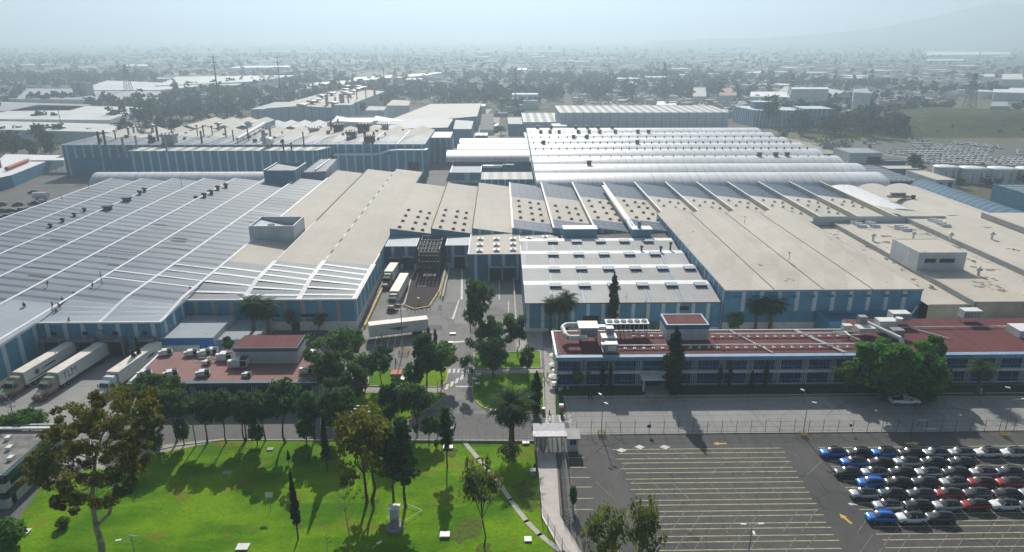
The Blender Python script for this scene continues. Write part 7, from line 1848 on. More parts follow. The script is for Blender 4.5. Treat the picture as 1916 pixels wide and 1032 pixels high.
# pickup
def make_pickup(label, cat='pickup truck', name='pickup_truck', paint=PAINT['white']):
    """crew cab pickup, 5.8 m, nose towards +x"""
    t = thing(name, label, cat)
    st = [(-2.9, .55, 1.05, .86), (-2.8, .5, 1.12, .95), (-1.0, .45, 1.14, .97), (.6, .42, 1.15, .97), (1.2, .42, 1.18, .97), (2.4, .45, 1.14, .95), (2.8, .5, 1.05, .9), (2.9, .6, .95, .82)]
    m_ = MB(); loft(m_, [car_body_sec(x, a, b, w) for x, a, b, w in st])
    m_.box(-2.75, -.75, -.95, -.85, 1.05, 1.28); m_.box(-2.75, -.75, .85, .95, 1.05, 1.28); m_.box(-2.86, -2.76, -.95, .95, 1.05, 1.28); m_.build('body', paint, t)
    m_ = MB(); m_.box(-2.7, -.78, -.83, .83, 1.145, 1.165); m_.build('truck_bed', B['dark'], t)
    g = [(-.75, 1.12, 1.15, .9, .86), (-.6, 1.12, 1.85, .9, .72), (.6, 1.13, 1.9, .9, .72), (1.45, 1.14, 1.2, .9, .84)]
    m_ = MB(); loft(m_, [[(x, -wb, z0), (x, -wt, z1), (x, wt, z1), (x, wb, z0)] for x, z0, z1, wb, wt in g], smooth=False); m_.build('windows', GLASS, t)
    m_ = MB(); m_.box(-.62, .62, -.73, .73, 1.86, 1.94)
    for s_ in (-1, 1): m_.path([(.62, .72 * s_, 1.88), (1.46, .87 * s_, 1.16)], .05, 4); m_.path([(-.05, .73 * s_, 1.88), (-.05, .9 * s_, 1.14)], .05, 4); m_.path([(-.6, .73 * s_, 1.88), (-.72, .9 * s_, 1.14)], .07, 4)
    m_.build('roof', paint, t)
    for sx in (-1.85, 1.85):
        for sy in (-.86, .86): m_ = MB(); m_.tube((sx, sy - .13, .4), (sx, sy + .13, .4), .4, n=16); m_.tube((sx, sy + (.13 if sy > 0 else -.13), .4), (sx, sy + (.14 if sy > 0 else -.14), .4), .25, n=10, m=1); m_.build('wheel', [TYRE, RIM], t)
    for sy in (-.7, .7): m_ = MB(); m_.cbox((2.82, sy, .92), (.16, .3, .16)); m_.build('headlight', LIGHT, t); m_ = MB(); m_.cbox((-2.9, sy, .95), (.08, .2, .3)); m_.build('tail_light', TAIL, t)
    for sy in (-1.08, 1.08): m_ = MB(); m_.cbox((1.25, sy, 1.3), (.14, .2, .2)); m_.build('mirror', paint, t)
    return t
pk = make_pickup('white crew cab pickup driving on the shaded concrete road before the office'); x, y = P(1691, 755); pk.location = (x, y, .01)
c = car('white', *P(842, 800), R(85), 'white car half hidden by the small lawn trees at the drive mouth', 'cars on the site roads'); del c['group']
x, y = P(700, 690); 
cg = thing('parked_car', 'dark car with lime green front at the foot of the ochre striped wall', 'car'); bpy.data.objects.remove(cg)
PAINT['lime'] = m_car('lime_car_paint', (.10, .35, .03)); c = car('lime', *P(577, 637), R(78), 'lime green car tucked behind the stair room of the pink office', 'x', False); del c['group']

# articulated lorries
CABG = m_car('olive_cab_paint', (.24, .24, .16), 0, .4); CABR = m_car('maroon_cab_paint', (.20, .03, .02), 0, .4); CABW = m_car('white_cab_paint', (.55, .58, .62), 0, .35)
def trailer_parts(t, L_=15.6, x0=0.0, gear=True, front_mat=None):
    """box trailer along +y from y=x0 (front) at the origin of t; local coordinates"""
    m_ = MB(); m_.box(-1.28, 1.28, x0, x0 + L_, 1.15, 4.0); o = m_.build('trailer_box', [B['white']], t, (0, 0, 0))
    m_ = MB(); m_.box(-1.29, 1.29, x0 - .02, x0 + L_ + .02, 4.0, 4.06); m_.build('trailer_roof', plain('cream_trailer_roof', (.66, .61, .54), .6) if 'cream_trailer_roof' not in bpy.data.materials else bpy.data.materials['cream_trailer_roof'], t, (0, 0, 0))
    m_ = MB(); m_.box(-1.3, 1.3, x0 - .015, x0 + L_ + .015, 1.05, 1.149); m_.box(-.5, .5, x0 + 1, x0 + L_ - 1, .85, 1.05); m_.box(-1.0, 1.0, x0 + L_ - .4, x0 + L_ - .25, .5, 1.05); m_.build('chassis', B['darkmetal'], t, (0, 0, 0))
    for yy in (x0 + L_ - 2.0, x0 + L_ - 3.3):
        for sx in (-1.0, 1.0): m_ = MB(); m_.tube((sx - .28, yy, .5), (sx + .28, yy, .5), .5, n=14); m_.build('wheel', TYRE, t, (0, 0, 0))
    if gear:
        for sx in (-.8, .8): m_ = MB(); m_.box(sx - .08, sx + .08, x0 + 3.0, x0 + 3.16, 0.02, 1.05); m_.box(sx - .2, sx + .2, x0 + 2.95, x0 + 3.2, 0.0, .06); m_.build('landing_leg', B['darkmetal'], t, (0, 0, 0))
def tractor_parts(t, up, low, hood=True):
    """conventional tractor nose towards -y, fifth wheel under the trailer front at y=0"""
    m_ = MB(); loft(m_, [[(-w, y, z0), (-w, y, z1 - .25), (-w * .82, y, z1), (w * .82, y, z1), (w, y, z1 - .25), (w, y, z0)] for y, z0, z1, w in ((-.55, 1.0, 3.6, 1.15), (-1.6, 1.0, 3.65, 1.15), (-2.1, 1.0, 3.25, 1.15), (-2.9, 1.0, 2.9, 1.12), (-3.25, 1.0, 1.95, 1.1))], 0, smooth=False); m_.build('cab', up, t, (0, 0, 0))
    m_ = MB(); loft(m_, [[(-w, y, z0), (-w, y, z1 - .18), (-w * .75, y, z1), (w * .75, y, z1), (w, y, z1 - .18), (w, y, z0)] for y, z0, z1, w in ((-3.2, .95, 1.95, 1.0), (-4.4, .95, 1.78, .85), (-5.1, .95, 1.6, .72))], 0, smooth=False); m_.build('hood', up, t, (0, 0, 0))
    m_ = MB(); m_.box(-1.18, 1.18, -5.25, -4.2, .35, .95); m_.box(-1.2, -.78, -4.2, -3.2, .7, 1.25); m_.box(.78, 1.2, -4.2, -3.2, .7, 1.25); m_.box(-1.17, 1.17, -3.2, -.6, .45, 1.0); m_.box(-.45, .45, -.6, 3.2, .75, 1.0); m_.build('skirt', low, t, (0, 0, 0))
    m_ = MB(); m_.add([(-1.0, -2.93, 2.8), (1.0, -2.93, 2.8), (1.02, -3.24, 2.02), (-1.02, -3.24, 2.02)], [(0, 3, 2, 1)]); m_.add([(-1.0, -2.97, 2.8), (1.0, -2.97, 2.8), (1.02, -3.28, 2.02), (-1.02, -3.28, 2.02)], [(0, 3, 2, 1)]); m_.build('windscreen', GLASS, t, (0, 0, 0))
    for sx in (-1, 1): m_ = MB(); m_.box(sx * 1.155 - .01, sx * 1.155 + .01, -2.7, -1.9, 1.9, 2.6); m_.build('window', GLASS, t, (0, 0, 0)); m_ = MB(); m_.box(sx * 1.4 - .1, sx * 1.4 + .1, -3.1, -3.0, 1.9, 2.6); m_.tube((sx * 1.1, -3.05, 2.3), (sx * 1.4, -3.05, 2.3), .03, n=5); m_.build('mirror', B['darkmetal'], t, (0, 0, 0)); m_ = MB(); m_.cbox((sx * .95, -5.1, 1.15), (.3, .12, .22)); m_.build('headlight', LIGHT, t, (0, 0, 0)); m_ = MB(); m_.tube((sx * 1.05, -.45, 1.0), (sx * 1.05, -.45, 4.0), .08, n=6); m_.build('exhaust', B['greymetal'], t, (0, 0, 0))
    m_ = MB(); m_.cbox((0, -5.13, 1.25), (1.0, .06, .55)); m_.build('grille', B['greymetal'], t, (0, 0, 0))
    for sx, yy in ((-1.0, -4.3), (1.0, -4.3), (-.95, 1.0), (.95, 1.0), (-.95, 2.3), (.95, 2.3)):
        m_ = MB(); m_.tube((sx - .22, yy, .5), (sx + .22, yy, .5), .5, n=14, m=0); m_.tube((sx + (.22 if sx > 0 else -.22), yy, .5), (sx + (.23 if sx > 0 else -.23), yy, .5), .28, n=10, m=1); m_.build('wheel', [TYRE, RIM], t, (0, 0, 0))
def lorry(label, fx, fy, rz, up, low, L_=15.6):
    t = thing('articulated_lorry', label, 'lorry', (0, 0, 0)); trailer_parts(t, L_, 0, gear=False); tractor_parts(t, up, low); t.location = (fx, fy, 0); t.rotation_euler = (0, 0, rz); return t
INK = plain('navy_ink', (.03, .04, .08)); LOGO = plain('grey_ink', (.10, .12, .16))
l1_ = lorry('olive cabbed lorry at the leftmost dock, round emblem and blue stripe on its side', -100.5, 131.7, R(-8), CABG, CABR, 15.2)
l2_ = lorry('olive cabbed lorry with TLM in big letters on its white trailer', -93.3, 131.5, R(-8), CABG, CABR, 15.2)
l3_ = lorry('white cabbed lorry with plain white trailer beside the thin cypresses', -81.0, 131.6, R(-8), CABW, CABW, 15.2)
text_part('TLM', 2.2, LOGO, (1.297, 3.0, 2.6), (R(90), 0, R(90)), l2_, extrude=.004)
m_ = MB(); m_.box(1.283, 1.297, 5.3, 8.6, 2.62, 2.95); m_.build('lettering', INK, l1_, (0, 0, 0)); m_ = MB(); m_.box(1.283, 1.297, 4.7, 5.1, 2.55, 2.85); m_.build('lettering', INK, l1_, (0, 0, 0))
m_ = MB(); m_.tube((1.285, 3.3, 2.7), (1.30, 3.3, 2.7), .6, n=18); m_.build('emblem', LOGO, l1_, (0, 0, 0)); m_ = MB(); m_.box(1.283, 1.296, .8, 15.0, 1.55, 1.75); m_.build('side_stripe', INK, l1_, (0, 0, 0))
m_ = MB(); m_.add([(1.30, 9.0, 2.6), (1.30, 11.5, 2.4), (1.30, 12.6, 2.9), (1.30, 10.6, 3.2)], [(0, 1, 2, 3)]); m_.build('emblem', LOGO, l3_, (0, 0, 0))
m_ = MB(); m_.box(-.55, -.1, -.03, -.017, 3.15, 3.42); m_.build('lettering', INK, l3_, (0, 0, 0))
lorry('lorry with cream roofed trailer near the loading annex, farther one of two in the yard', -33.5, 196.3, R(-4), CABG, CABR, 8.5)
lorry('lorry with long cream roofed trailer beside the cinder island, nearer of two', -29.3, 179.2, R(-3), CABG, CABR, 15.4)
tp = thing('box_trailer', 'white box trailer with dark winged emblem parked across the yard', 'trailer', (0, 0, 0)); trailer_parts(tp, 14.4)
em = MB()
for s_ in (-1, 1):
    for q in range(4): em.add([(1.295, 7.0 + s_ * .5, 2.75 - q * .16), (1.295, 7.0 + s_ * (2.7 - q * .45), 2.95 - q * .22), (1.295, 7.0 + s_ * (2.5 - q * .45), 2.82 - q * .22), (1.295, 7.0 + s_ * .5, 2.62 - q * .16)], [(0, 1, 2, 3)])
em.add([(1.296, 7.0 - .6, 2.9), (1.296, 7.6, 2.9), (1.296, 7.4, 2.1), (1.296, 6.6, 2.1)], [(0, 1, 2, 3)])
em.build('emblem', plain('dark_green_ink', (.03, .07, .06)), tp, (0, 0, 0))
ax_, ay_ = P(690, 609, 4.05); bx_, by_ = P(797, 597, 4.05); tp.location = (ax_ - .3, ay_ + 1.2, 0); tp.rotation_euler = (0, 0, math.atan2(by_ - ay_, bx_ - ax_) - math.pi / 2)

# storage lot far right: hundreds of parked cars, the nearest 300 as single cars
def far_car(paint, name):
    m_ = MB(); loft(m_, [car_body_sec(x, a, b, w) for x, a, b, w in ((-2.15, .35, .75, .75), (-1.7, .25, .98, .88), (0, .22, 1.08, .92), (1.7, .25, 1.08, .89), (2.15, .4, .9, .75))], 0, smooth=False)
    loft(m_, [[(x, -w, z0), (x, -w * .75, z1), (x, w * .75, z1), (x, w, z0)] for x, z0, z1, w in ((-1.0, 1.05, 1.1, .84), (-.3, 1.05, 1.52, .86), (.9, 1.06, 1.54, .86), (2.0, 1.06, 1.12, .8))], 1, smooth=False)
    m_.box(-.35, 1.0, -.6, .6, 1.5, 1.58, m=0)
    for sx in (-1.35, 1.35): m_.box(sx - .3, sx + .3, -.93, .93, 0, .6, m=2)
    return m_
FW = far_car(None, 'x').build('parked_car', [PAINT['white'], GLASS, TYRE]); FD = far_car(None, 'x').build('parked_car', [PAINT['grey'], GLASS, TYRE]); FS = far_car(None, 'x').build('parked_car', [PAINT['silver'], GLASS, TYRE])
slots = []
rnd = random.Random(9)
def block(p00, p10, p11, p01, du, dv, rz, dens=1.0, kind='w'):
    a, b, c, d = [np.array(P(*p)) for p in (p00, p10, p11, p01)]
    nu = max(1, int(np.linalg.norm(b - a) / du)); nv = max(1, int(np.linalg.norm(d - a) / dv))
    for j in range(nv):
        for i in range(nu):
            if rnd.random() > dens: continue
            u, v = (i + .5) / nu, (j + .5) / nv
            p = a * (1 - u) * (1 - v) + b * u * (1 - v) + c * u * v + d * (1 - u) * v
            slots.append((p[0] + rnd.uniform(-.15, .15), p[1] + rnd.uniform(-.15, .15), rz, kind))
block((1720, 306), (1916, 313), (1930, 296), (1716, 294), 2.7, 5.6, R(80), .93); block((1660, 291), (1760, 293), (1775, 281), (1655, 282), 2.8, 6.0, R(80), .9); block((1760, 293), (1850, 296), (1860, 279), (1765, 278), 2.8, 5.8, R(80), .93); block((1715, 279), (1805, 281), (1790, 272), (1702, 270), 2.8, 6, R(80), .92); block((1700, 268), (1745, 270), (1740, 262), (1697, 261), 2.9, 6, R(80), .9); block((1785, 270), (1880, 279), (1870, 274), (1780, 264), 3.0, 7, R(80), .9); block((1900, 290), (1930, 292), (1930, 282), (1898, 280), 3, 6, R(80), .9)
block((1540, 280), (1590, 275), (1600, 264), (1520, 262), 2.9, 6.5, R(75), .85, 'd'); block((1612, 270), (1650, 272), (1648, 266), (1615, 262), 3, 7, R(75), .8, 'm'); block((1620, 277), (1645, 279), (1645, 274), (1622, 273), 3, 7, R(75), .8, 'd'); block((1570, 287), (1590, 287), (1590, 282), (1570, 282), 3, 7, R(75), .8, 'd')
slots.sort(key=lambda s: s[1])
stuffmb = MB(); first = {'w': True, 'd': True, 's': True}
for k, (x, y, rz, kd) in enumerate(slots):
    q = 'd' if kd == 'd' and rnd.random() < .8 else ('s' if rnd.random() < .12 else ('d' if rnd.random() < (.5 if kd == 'm' else .03) else 'w'))
    src = {'w': FW, 'd': FD, 's': FS}[q]
    if k < 298:
        o = src if first[q] else src.copy()
        if not first[q]: COL.objects.link(o)
        first[q] = False; o.location = (x, y, .07); o.rotation_euler = (0, 0, rz + rnd.uniform(-.03, .03))
        nm = {'w': 'white', 'd': 'dark', 's': 'silver'}[q]
        area = 'beside the pale shed' if kd in 'dm' else 'in the dense storage lot behind the white tanks'
        tag(o, f'{nm} car parked in line {area}', 'car', f'{nm} cars stored {area}')
    else:
        Mx = Matrix.Translation((x, y, .07)) @ Matrix.Rotation(rz, 4, 'Z'); b_ = far_car(None, 'x')
        stuffmb.add([Mx @ Vector(v) for v in b_.v], [], 0); o_ = len(stuffmb.v) - len(b_.v)
        for f, mm in zip(b_.f, b_.m): stuffmb.f.append(tuple(i + o_ for i in f)); stuffmb.m.append(mm); stuffmb.sm.append(False)
if stuffmb.v: tag(stuffmb.build('stored_cars', [PAINT['white'], GLASS, TYRE]), 'remaining far rows of stored white cars at the back of the storage lot', 'cars', kind='stuff')
print('SLOTS', len(slots))
# dark cars at the left edge behind the grey hall
for i, (a, b) in enumerate(((3, 384), (34, 384), (64, 382), (84, 381), (4, 396), (18, 396), (38, 395), (50, 394), (10, 407), (22, 405), (62, 361))):
    o = FD.copy(); COL.objects.link(o); x, y = P(a, b); o.location = (x, y, .03); o.rotation_euler = (0, 0, R(20)); tag(o, 'dark car parked in the lot left of the grey hall', 'car', 'dark cars in the lot left of the grey hall')

# ---------------------------------------------------------------- people
def make_person(label, x, y, z, rz, shirt, trousers, pose='walk', helmet=None):
    b = bpy.data.meshes.new('person'); 
    lean = {'walk': 0.0, 'stand': 0.0, 'bend': .75, 'crouch': .5}[pose]; k = .28 if pose == 'walk' else .1
    hipz = .92 if pose != 'crouch' else .5
    def up(h, f=0): return (f * .0 + math.sin(lean) * h, 0, hipz + math.cos(lean) * h)
    V = [(0, 0, hipz)]; E_ = []; Rr = [.15]
    def add(p, par, r): V.append(p); E_.append((par, len(V) - 1)); Rr.append(r); return len(V) - 1
    sp = add(up(.25), 0, .14); chs = add(up(.45), sp, .17); nk = add(up(.6), chs, .065); hd0 = add(up(.68), nk, .085); hd = add(up(.80), hd0, .095)
    for s_ in (-1, 1):
        hp = add((0, s_ * .1, hipz - .06), 0, .10)
        kn = add((k * s_ + (.25 if pose == 'crouch' else .04), s_ * .11, hipz * .52), hp, .072); an = add((k * s_ * 1.25 - .05, s_ * .11, .09), kn, .045); add((k * s_ * 1.25 + .14, s_ * .12, .04), an, .04)
        shp = up(.5); sh_ = add((shp[0], s_ * .19, shp[2]), chs, .065)
        el = add((shp[0] - k * s_ * .6 + .03, s_ * .25, shp[2] - .28), sh_, .047); wr_ = add((shp[0] - k * s_ * .9 + .12, s_ * .25, shp[2] - .52), el, .034); hn = add((shp[0] - k * s_ * .9 + .14, s_ * .25, shp[2] - .6), wr_, .036)
        px_ = shp[0] - k * s_ * .9 + .14
        for f in range(4): 
            f1 = add((px_ + .01 + .02 * (f - 1.5), s_ * .25 + .002 * f, shp[2] - .66 - .005 * (f in (1, 2))), hn, .010); add((px_ + .02 + .02 * (f - 1.5), s_ * .24, shp[2] - .70 - .008 * (f in (1, 2))), f1, .008)
        add((px_ + .05, s_ * .225, shp[2] - .63), hn, .010)
    b.from_pydata(V, E_, []); o = bpy.data.objects.new('person', b); COL.objects.link(o)
    md = o.modifiers.new('s', 'SKIN'); 
    for i, r in enumerate(Rr): b.skin_vertices[0].data[i].radius = (r, r)
    b.skin_vertices[0].data[0].use_root = True
    sb = o.modifiers.new('d', 'SUBSURF'); sb.levels = 1; sb.render_levels = 1
    dg = bpy.context.evaluated_depsgraph_get(); me = bpy.data.meshes.new_from_object(o.evaluated_get(dg)); o.modifiers.clear(); o.data = me
    me.materials.clear()
    for m in (shirt, trousers, SKIN, SHOE): me.materials.append(m)
    shz = up(.55)[2]
    for p in me.polygons:
        c = p.center; p.use_smooth = True
        if c.z < .09: p.material_index = 3
        elif c.z < hipz + .02 and abs(c.y) < .2: p.material_index = 1
        elif (Vector((c.x, c.y, c.z)) - Vector(up(.78))).length < .19 or (abs(c.y) > .2 and c.z < shz - .45): p.material_index = 2
        else: p.material_index = 0
    o.location = (x, y, z); o.rotation_euler = (0, 0, rz); tag(o, label, 'person')
    h = MB(); hc = up(.80); h.lathe((hc[0], 0, hc[2] + .0), [(.125, -.02), (.13, .03), (.105, .09), (.05, .125), (0, .13)], 10); h.build('helmet' if helmet else 'hair', helmet or HAIR, o, (0, 0, 0))
    return o
SKIN = plain('skin', (.25, .14, .09)); SHOE = plain('dark_shoes', (.02, .02, .02)); HAIR = plain('dark_hair', (.012, .009, .008)); CL = {'dark': plain('dark_cloth', (.02, .022, .03)), 'navy': plain('navy_cloth', (.02, .03, .07)), 'red': plain('red_cloth', (.30, .012, .015)), 'white': plain('white_cloth', (.6, .6, .58)), 'orange': plain('orange_cloth', (.42, .08, .02)), 'mint': plain('mint_cloth', (.35, .55, .45)), 'grey': plain('grey_cloth', (.12, .12, .13)), 'yellowhat': plain('white_helmet', (.6, .58, .5))}
PPL = [(1028, 783, 0, 0, 'red', 'dark', 'walk', 'person in red walking on the white crossing by the gatehouse'), (1017, 711, 0, 2, 'dark', 'dark', 'walk', 'person in dark clothes on the paved walkway, left of a pair'), (1025, 711, 0, 2, 'navy', 'dark', 'walk', 'person in navy on the paved walkway, right of a pair'), (1834, 738, 0, 3, 'mint', 'white', 'walk', 'person in pale green and white walking along the office lawn'), (1841, 739, 0, 3, 'dark', 'dark', 'walk', 'person in dark clothes just behind the one in pale green'), (1102, 749, 0, 1, 'dark', 'dark', 'walk', 'person in dark clothes in the shade beside the concrete road, left one'), (1107, 749, 0, 1, 'navy', 'dark', 'walk', 'person in navy in the shade beside the concrete road, right one'), (741, 684, 0, 2, 'dark', 'dark', 'stand', 'person standing alone above the red slab at the yard edge'),
       (89, 536, 1, 1, 'dark', 'navy', 'bend', 'worker bending on a far white ridge of the grey roof'), (44, 574, 1, 1, 'dark', 'dark', 'crouch', 'worker crouching on the fresh roof patch, left of two'), (48, 575, 1, 2, 'dark', 'navy', 'crouch', 'worker crouching on the fresh roof patch, right of two'), (99, 576, 1, 0, 'navy', 'dark', 'stand', 'worker standing upright beside the lowest white ridge'), (97, 582, 1, 0, 'orange', 'dark', 'crouch', 'worker in orange crouching at the lowest white ridge'), (113, 577, 1, 2, 'dark', 'dark', 'bend', 'worker bending right of the upright one on the lowest ridge'), (107, 584, 1, 2, 'grey', 'dark', 'crouch', 'worker in grey crouching on the lowest ridge'), (118, 567, 1, 1, 'grey', 'dark', 'stand', 'worker further up the lowest ridge of the grey roof'), (138, 556, 1, 1, 'dark', 'dark', 'bend', 'worker bending at the middle of the second white ridge'), (128, 602, 1, 0, 'red', 'dark', 'crouch', 'worker in red sitting at the edge above the docks'), (173, 537, 1, 1, 'dark', 'navy', 'crouch', 'worker crouching on the ridge above the dock corner'), (357, 546, 1, 2, 'red', 'dark', 'stand', 'worker in red at the corner above the ochre striped wall')]
for (a, b, roof, rz, sh_, tr_, ps, lb) in PPL:
    x, y = P(a, b, 8.9 if roof else 0.0); z = .05
    if roof:
        z = roof_z(x); f = (y - (118 if x < xA else (148 if x < RX[7] else 162))) / 14; f = min(1, max(0, f)); z = 8.3 + (z - 8.3) * f * f * (3 - 2 * f); x, y = P(a, b, z); z += .02
    make_person(lb, x, y, z, rz * 1.5, CL[sh_], CL[tr_], ps, CL['yellowhat'] if roof else None)
# ---------------------------------------------------------------- right edge: tanks, small buildings, substation
for i, (a, b, w) in enumerate(((1780, 341, 48), (1832, 344, 52), (1888, 345, 54), (1944, 346, 56))):
    x, y = P(a, b); r = w / 2 / pscale(a, b) * .94; y += r
    t = thing('storage_tank', ('first', 'second', 'third', 'fourth')[i] + ' white cylindrical storage tank from the left at the right edge', 'storage tank', (x, y, 0), 0, 'white storage tanks')
    m_ = MB(); m_.lathe((x, y, 0), [(r, 0), (r, 6.9)], 28); m_.build('shell', B['white'], t)
    m_ = MB(); m_.lathe((x, y, 6.9), [(r + .1, 0), (r + .1, .15), (r * .5, .7), (0, .9)], 28); m_.build('roof', B['flash'], t)
    for q in range(3): m_ = MB(); an_ = R(-120 + 30 * q); m_.tube((x + (r + .25) * math.cos(an_), y + (r + .25) * math.sin(an_), 0), (x + (r + .25) * math.cos(an_), y + (r + .25) * math.sin(an_), 5.2 + q * .6), .14, n=6); m_.build('pipe', B['darkmetal'], t)
tl = [P(1755, 352), P(1950, 360)]
def edge_building(label, x0, x1, y0, y1, h, wall, roof, wins=(), name='service_building', cat='building', par=.25):
    t = thing(name, label, cat, ((x0 + x1) / 2, y0, 0)); m_ = MB(); flat_box(m_, x0, x1, y0, y1, 0, h, par=par); m_.build('wall', [wall, roof], t)
    for (fx, z, w, hh) in wins: m_ = MB(); xx = x0 + (x1 - x0) * fx; m_.box(xx - w / 2, xx + w / 2, y0 - .08, y0 - .01, z, z + hh); m_.build('window', B['dark'], t)
    return t
edge_building('white flat roofed building with two dark windows in front of the tanks', 201.9, 211.2, 315.5, 341, 7.0, B['whitewall'], B['beige'], [(.25, 3.5, 1.8, 2.4), (.75, 3.5, 2.0, 2.6)])
edge_building('pale flat roofed pump house by the substation, left of the white tanks', 201, 218.6, 355, 366, 5, B['deepblue'], B['beigeflat'])
edge_building('blue industrial block at the right edge beside the ribbed blue vault', 218.5, 246, 271, 301, 8.0, B['blue'], B['sheet'], [(.3, 1, 3, 4)])
edge_building('low pale gabled shed with open blue front beside the dark car rows', 203, 222, 401, 422, 6.0, B['whitewall'], B['sheetnew'], [(.75, .3, 8, 3.6)])
edge_building('small dark shed right in front of the low pale gabled shed', 219, 230, 390, 397, 3.0, B['deepblue'], B['sheet'])
sb = thing('substation', 'dark steel lattice substation frame left of the white tanks', 'substation', (190, 322, 0)); m_ = MB()
for q in range(8):
    for r_ in range(3): m_.tube((181 + q * 2.4, 316 + r_ * 4, 0), (181 + q * 2.4, 316 + r_ * 4, 7.5 - r_), .12, n=5)
for r_ in range(3):
    for z in (4.5, 6.5): m_.box(181, 198, 315.9 + r_ * 4, 316.1 + r_ * 4, z - r_ * .5, z + .15 - r_ * .5)
m_.build('frame', B['darkmetal'], sb)
ad = thing('office_building', 'distant three storey blue and white striped office block beside a big round tree', 'office building', (190, 560, 0)); x0, y0 = P(1396, 236); m_ = MB()
striped_wall(m_, (x0, y0 + 36), (x0 + 6, y0), 0, 13, 3, 1); striped_wall(m_, (x0 + 6, y0), (x0 + 46, y0 - 2), 0, 13, 3, 1.0); m_.quad((x0, y0 + 36, 13), (x0 + 6, y0, 13), (x0 + 46, y0 - 2, 13), (x0 + 44, y0 + 36, 13), m=1); m_.box(x0 + 10, x0 + 26, y0 + 14, y0 + 24, 13, 18, m=0); m_.box(x0 + 9, x0 + 27, y0 + 13, y0 + 25, 18, 18.5, m=1); m_.build('wall', WALLM, ad)
an_ = thing('office_building', 'blue striped wing to the right of the big round distant tree', 'office building', (x0 + 45, y0 - 4, 0)); m_ = MB(); striped_wall(m_, (x0 + 46, y0 - 3), (x0 + 68, y0 - 3), 0, 14, 4, 1); m_.box(x0 + 46, x0 + 68, y0 - 2.9, y0 + 20, 0, 14, m=0); m_.box(x0 + 45, x0 + 69, y0 - 3.4, y0 + 20.5, 14, 14.4, m=1); m_.build('wall', WALLM, an_)
st = thing('grandstand', 'small grandstand with white barrel canopy behind the sports field', 'grandstand', (30, 760, 0)); xa, ya = P(958, 203); xb = P(1007, 203)[0]
m_ = MB(); barrel(m_, xa, xb, ya + 6, 6, 12, 3); m_.build('canopy', B['flash'], st); m_ = MB(); m_.box(xa, xb, ya, ya + 4, 0, 3.5); m_.box(xa, xb, ya + 4.01, ya + 8, 0, 7.5)
for q in range(6): m_.box(xa + (xb - xa) * q / 5 - .3, xa + (xb - xa) * q / 5 + .3, ya + 8, ya + 9, 0, 12)
m_.build('terrace', B['whitewall'], st)
# left edge: low buildings and tanker in the side yard
q = [P(-60, 345, 6), P(22, 327, 6), P(116, 290, 6), P(10, 288, 6)]; t = thing('service_building', 'low blue building with white roof at the left edge behind the grey hall', 'building', (*q[0], 0)); m_ = MB(); m_.prism(q, 0, 6, 0, 1); m_.build('wall', [B['blue'], B['flash']], t)
m_ = MB(); a, b = P(12, 316, 7), P(52, 300, 7); m_.tube((*a, 7.2), (*b, 7.2), 1.0, n=8); m_.build('roof_pipe', plain('orange_red_pipe', (.35, .06, .03)), t)
x, y = P(5, 335); m_ = MB(); m_.tube((x, y, 0), (x, y, 13), .9, n=10); m_.build('chimney', plain('rusty_stack', (.10, .06, .05)), t)
x, y = P(78, 374); t = thing('storage_tank', 'oval white horizontal tank on saddles in the side yard', 'storage tank', (x, y, 0)); m_ = MB(); m_.tube((x - 3.2, y, 2.2), (x + 3.2, y, 2.2), 1.5, n=16); m_.lathe((x, y, 2.2), [(0, 0)], 3); m_.build('shell', B['white'], t); m_ = MB(); m_.box(x - 2.2, x - 1.8, y - 1, y + 1, 0, 1.2); m_.box(x + 1.8, x + 2.2, y - 1, y + 1, 0, 1.2); m_.build('saddle', B['greymetal'], t)
t = thing('canopy', 'white steel gantry canopy in the side yard beside the blue factory', 'canopy', (*P(105, 330), 0)); xa, ya = P(62, 322); xb = P(148, 322)[0]; m_ = MB(); m_.box(xa, xb, ya, ya + 8, 6.2, 6.6); m_.build('canopy_roof', B['flash'], t); m_ = MB()
for q_ in range(5): m_.tube((xa + (xb - xa) * q_ / 4, ya, 0), (xa + (xb - xa) * q_ / 4, ya, 6.2), .2, n=6)
m_.build('columns', B['greymetal'], t)

# ---------------------------------------------------------------- masts and pylons
def monopole(label, a, b, top, arms, r=1.0, sc=1.0):
    x, y = P(a, b); x1_, y1_ = P(a, top, 0) if top > HOR + 3 else (0, 1e9); h = CAM_H * (1 - y / y1_); t = thing('power_pylon', label, 'power pylon', (x, y, 0)); m_ = MB(); m_.tube((x, y, 0), (x, y, h), r, r * .35, 8); m_.build('mast', B['lattice'], t)
    for f, w in arms: m_ = MB(); m_.tube((x - w, y, h * f), (x, y, h * f - .8), .15, .25, 5); m_.tube((x + w, y, h * f), (x, y, h * f - .8), .15, .25, 5); m_.build('crossarm', B['lattice'], t)
    return t
arms3 = [(.99, 5.5), (.90, 5.5), (.80, 5.5)]
monopole('slender power pylon left of the far white hall, left of two', 413, 215, 104, arms3); monopole('slender power pylon left of the far white hall, right of two', 528, 200, 105, arms3, .9); monopole('thin mast rising at the right end of the far white hall', 722, 205, 126, [(.98, 1)], .7); monopole('tall plain mast in the middle of the town behind the sports field', 965, 205, 122, [], .7)
monopole('small power pylon at the far left edge', 16, 165, 127, arms3, .7); monopole('lighting mast with ring head beside the left industrial sheds', 118, 250, 197, [(.99, 2.0)], .4)
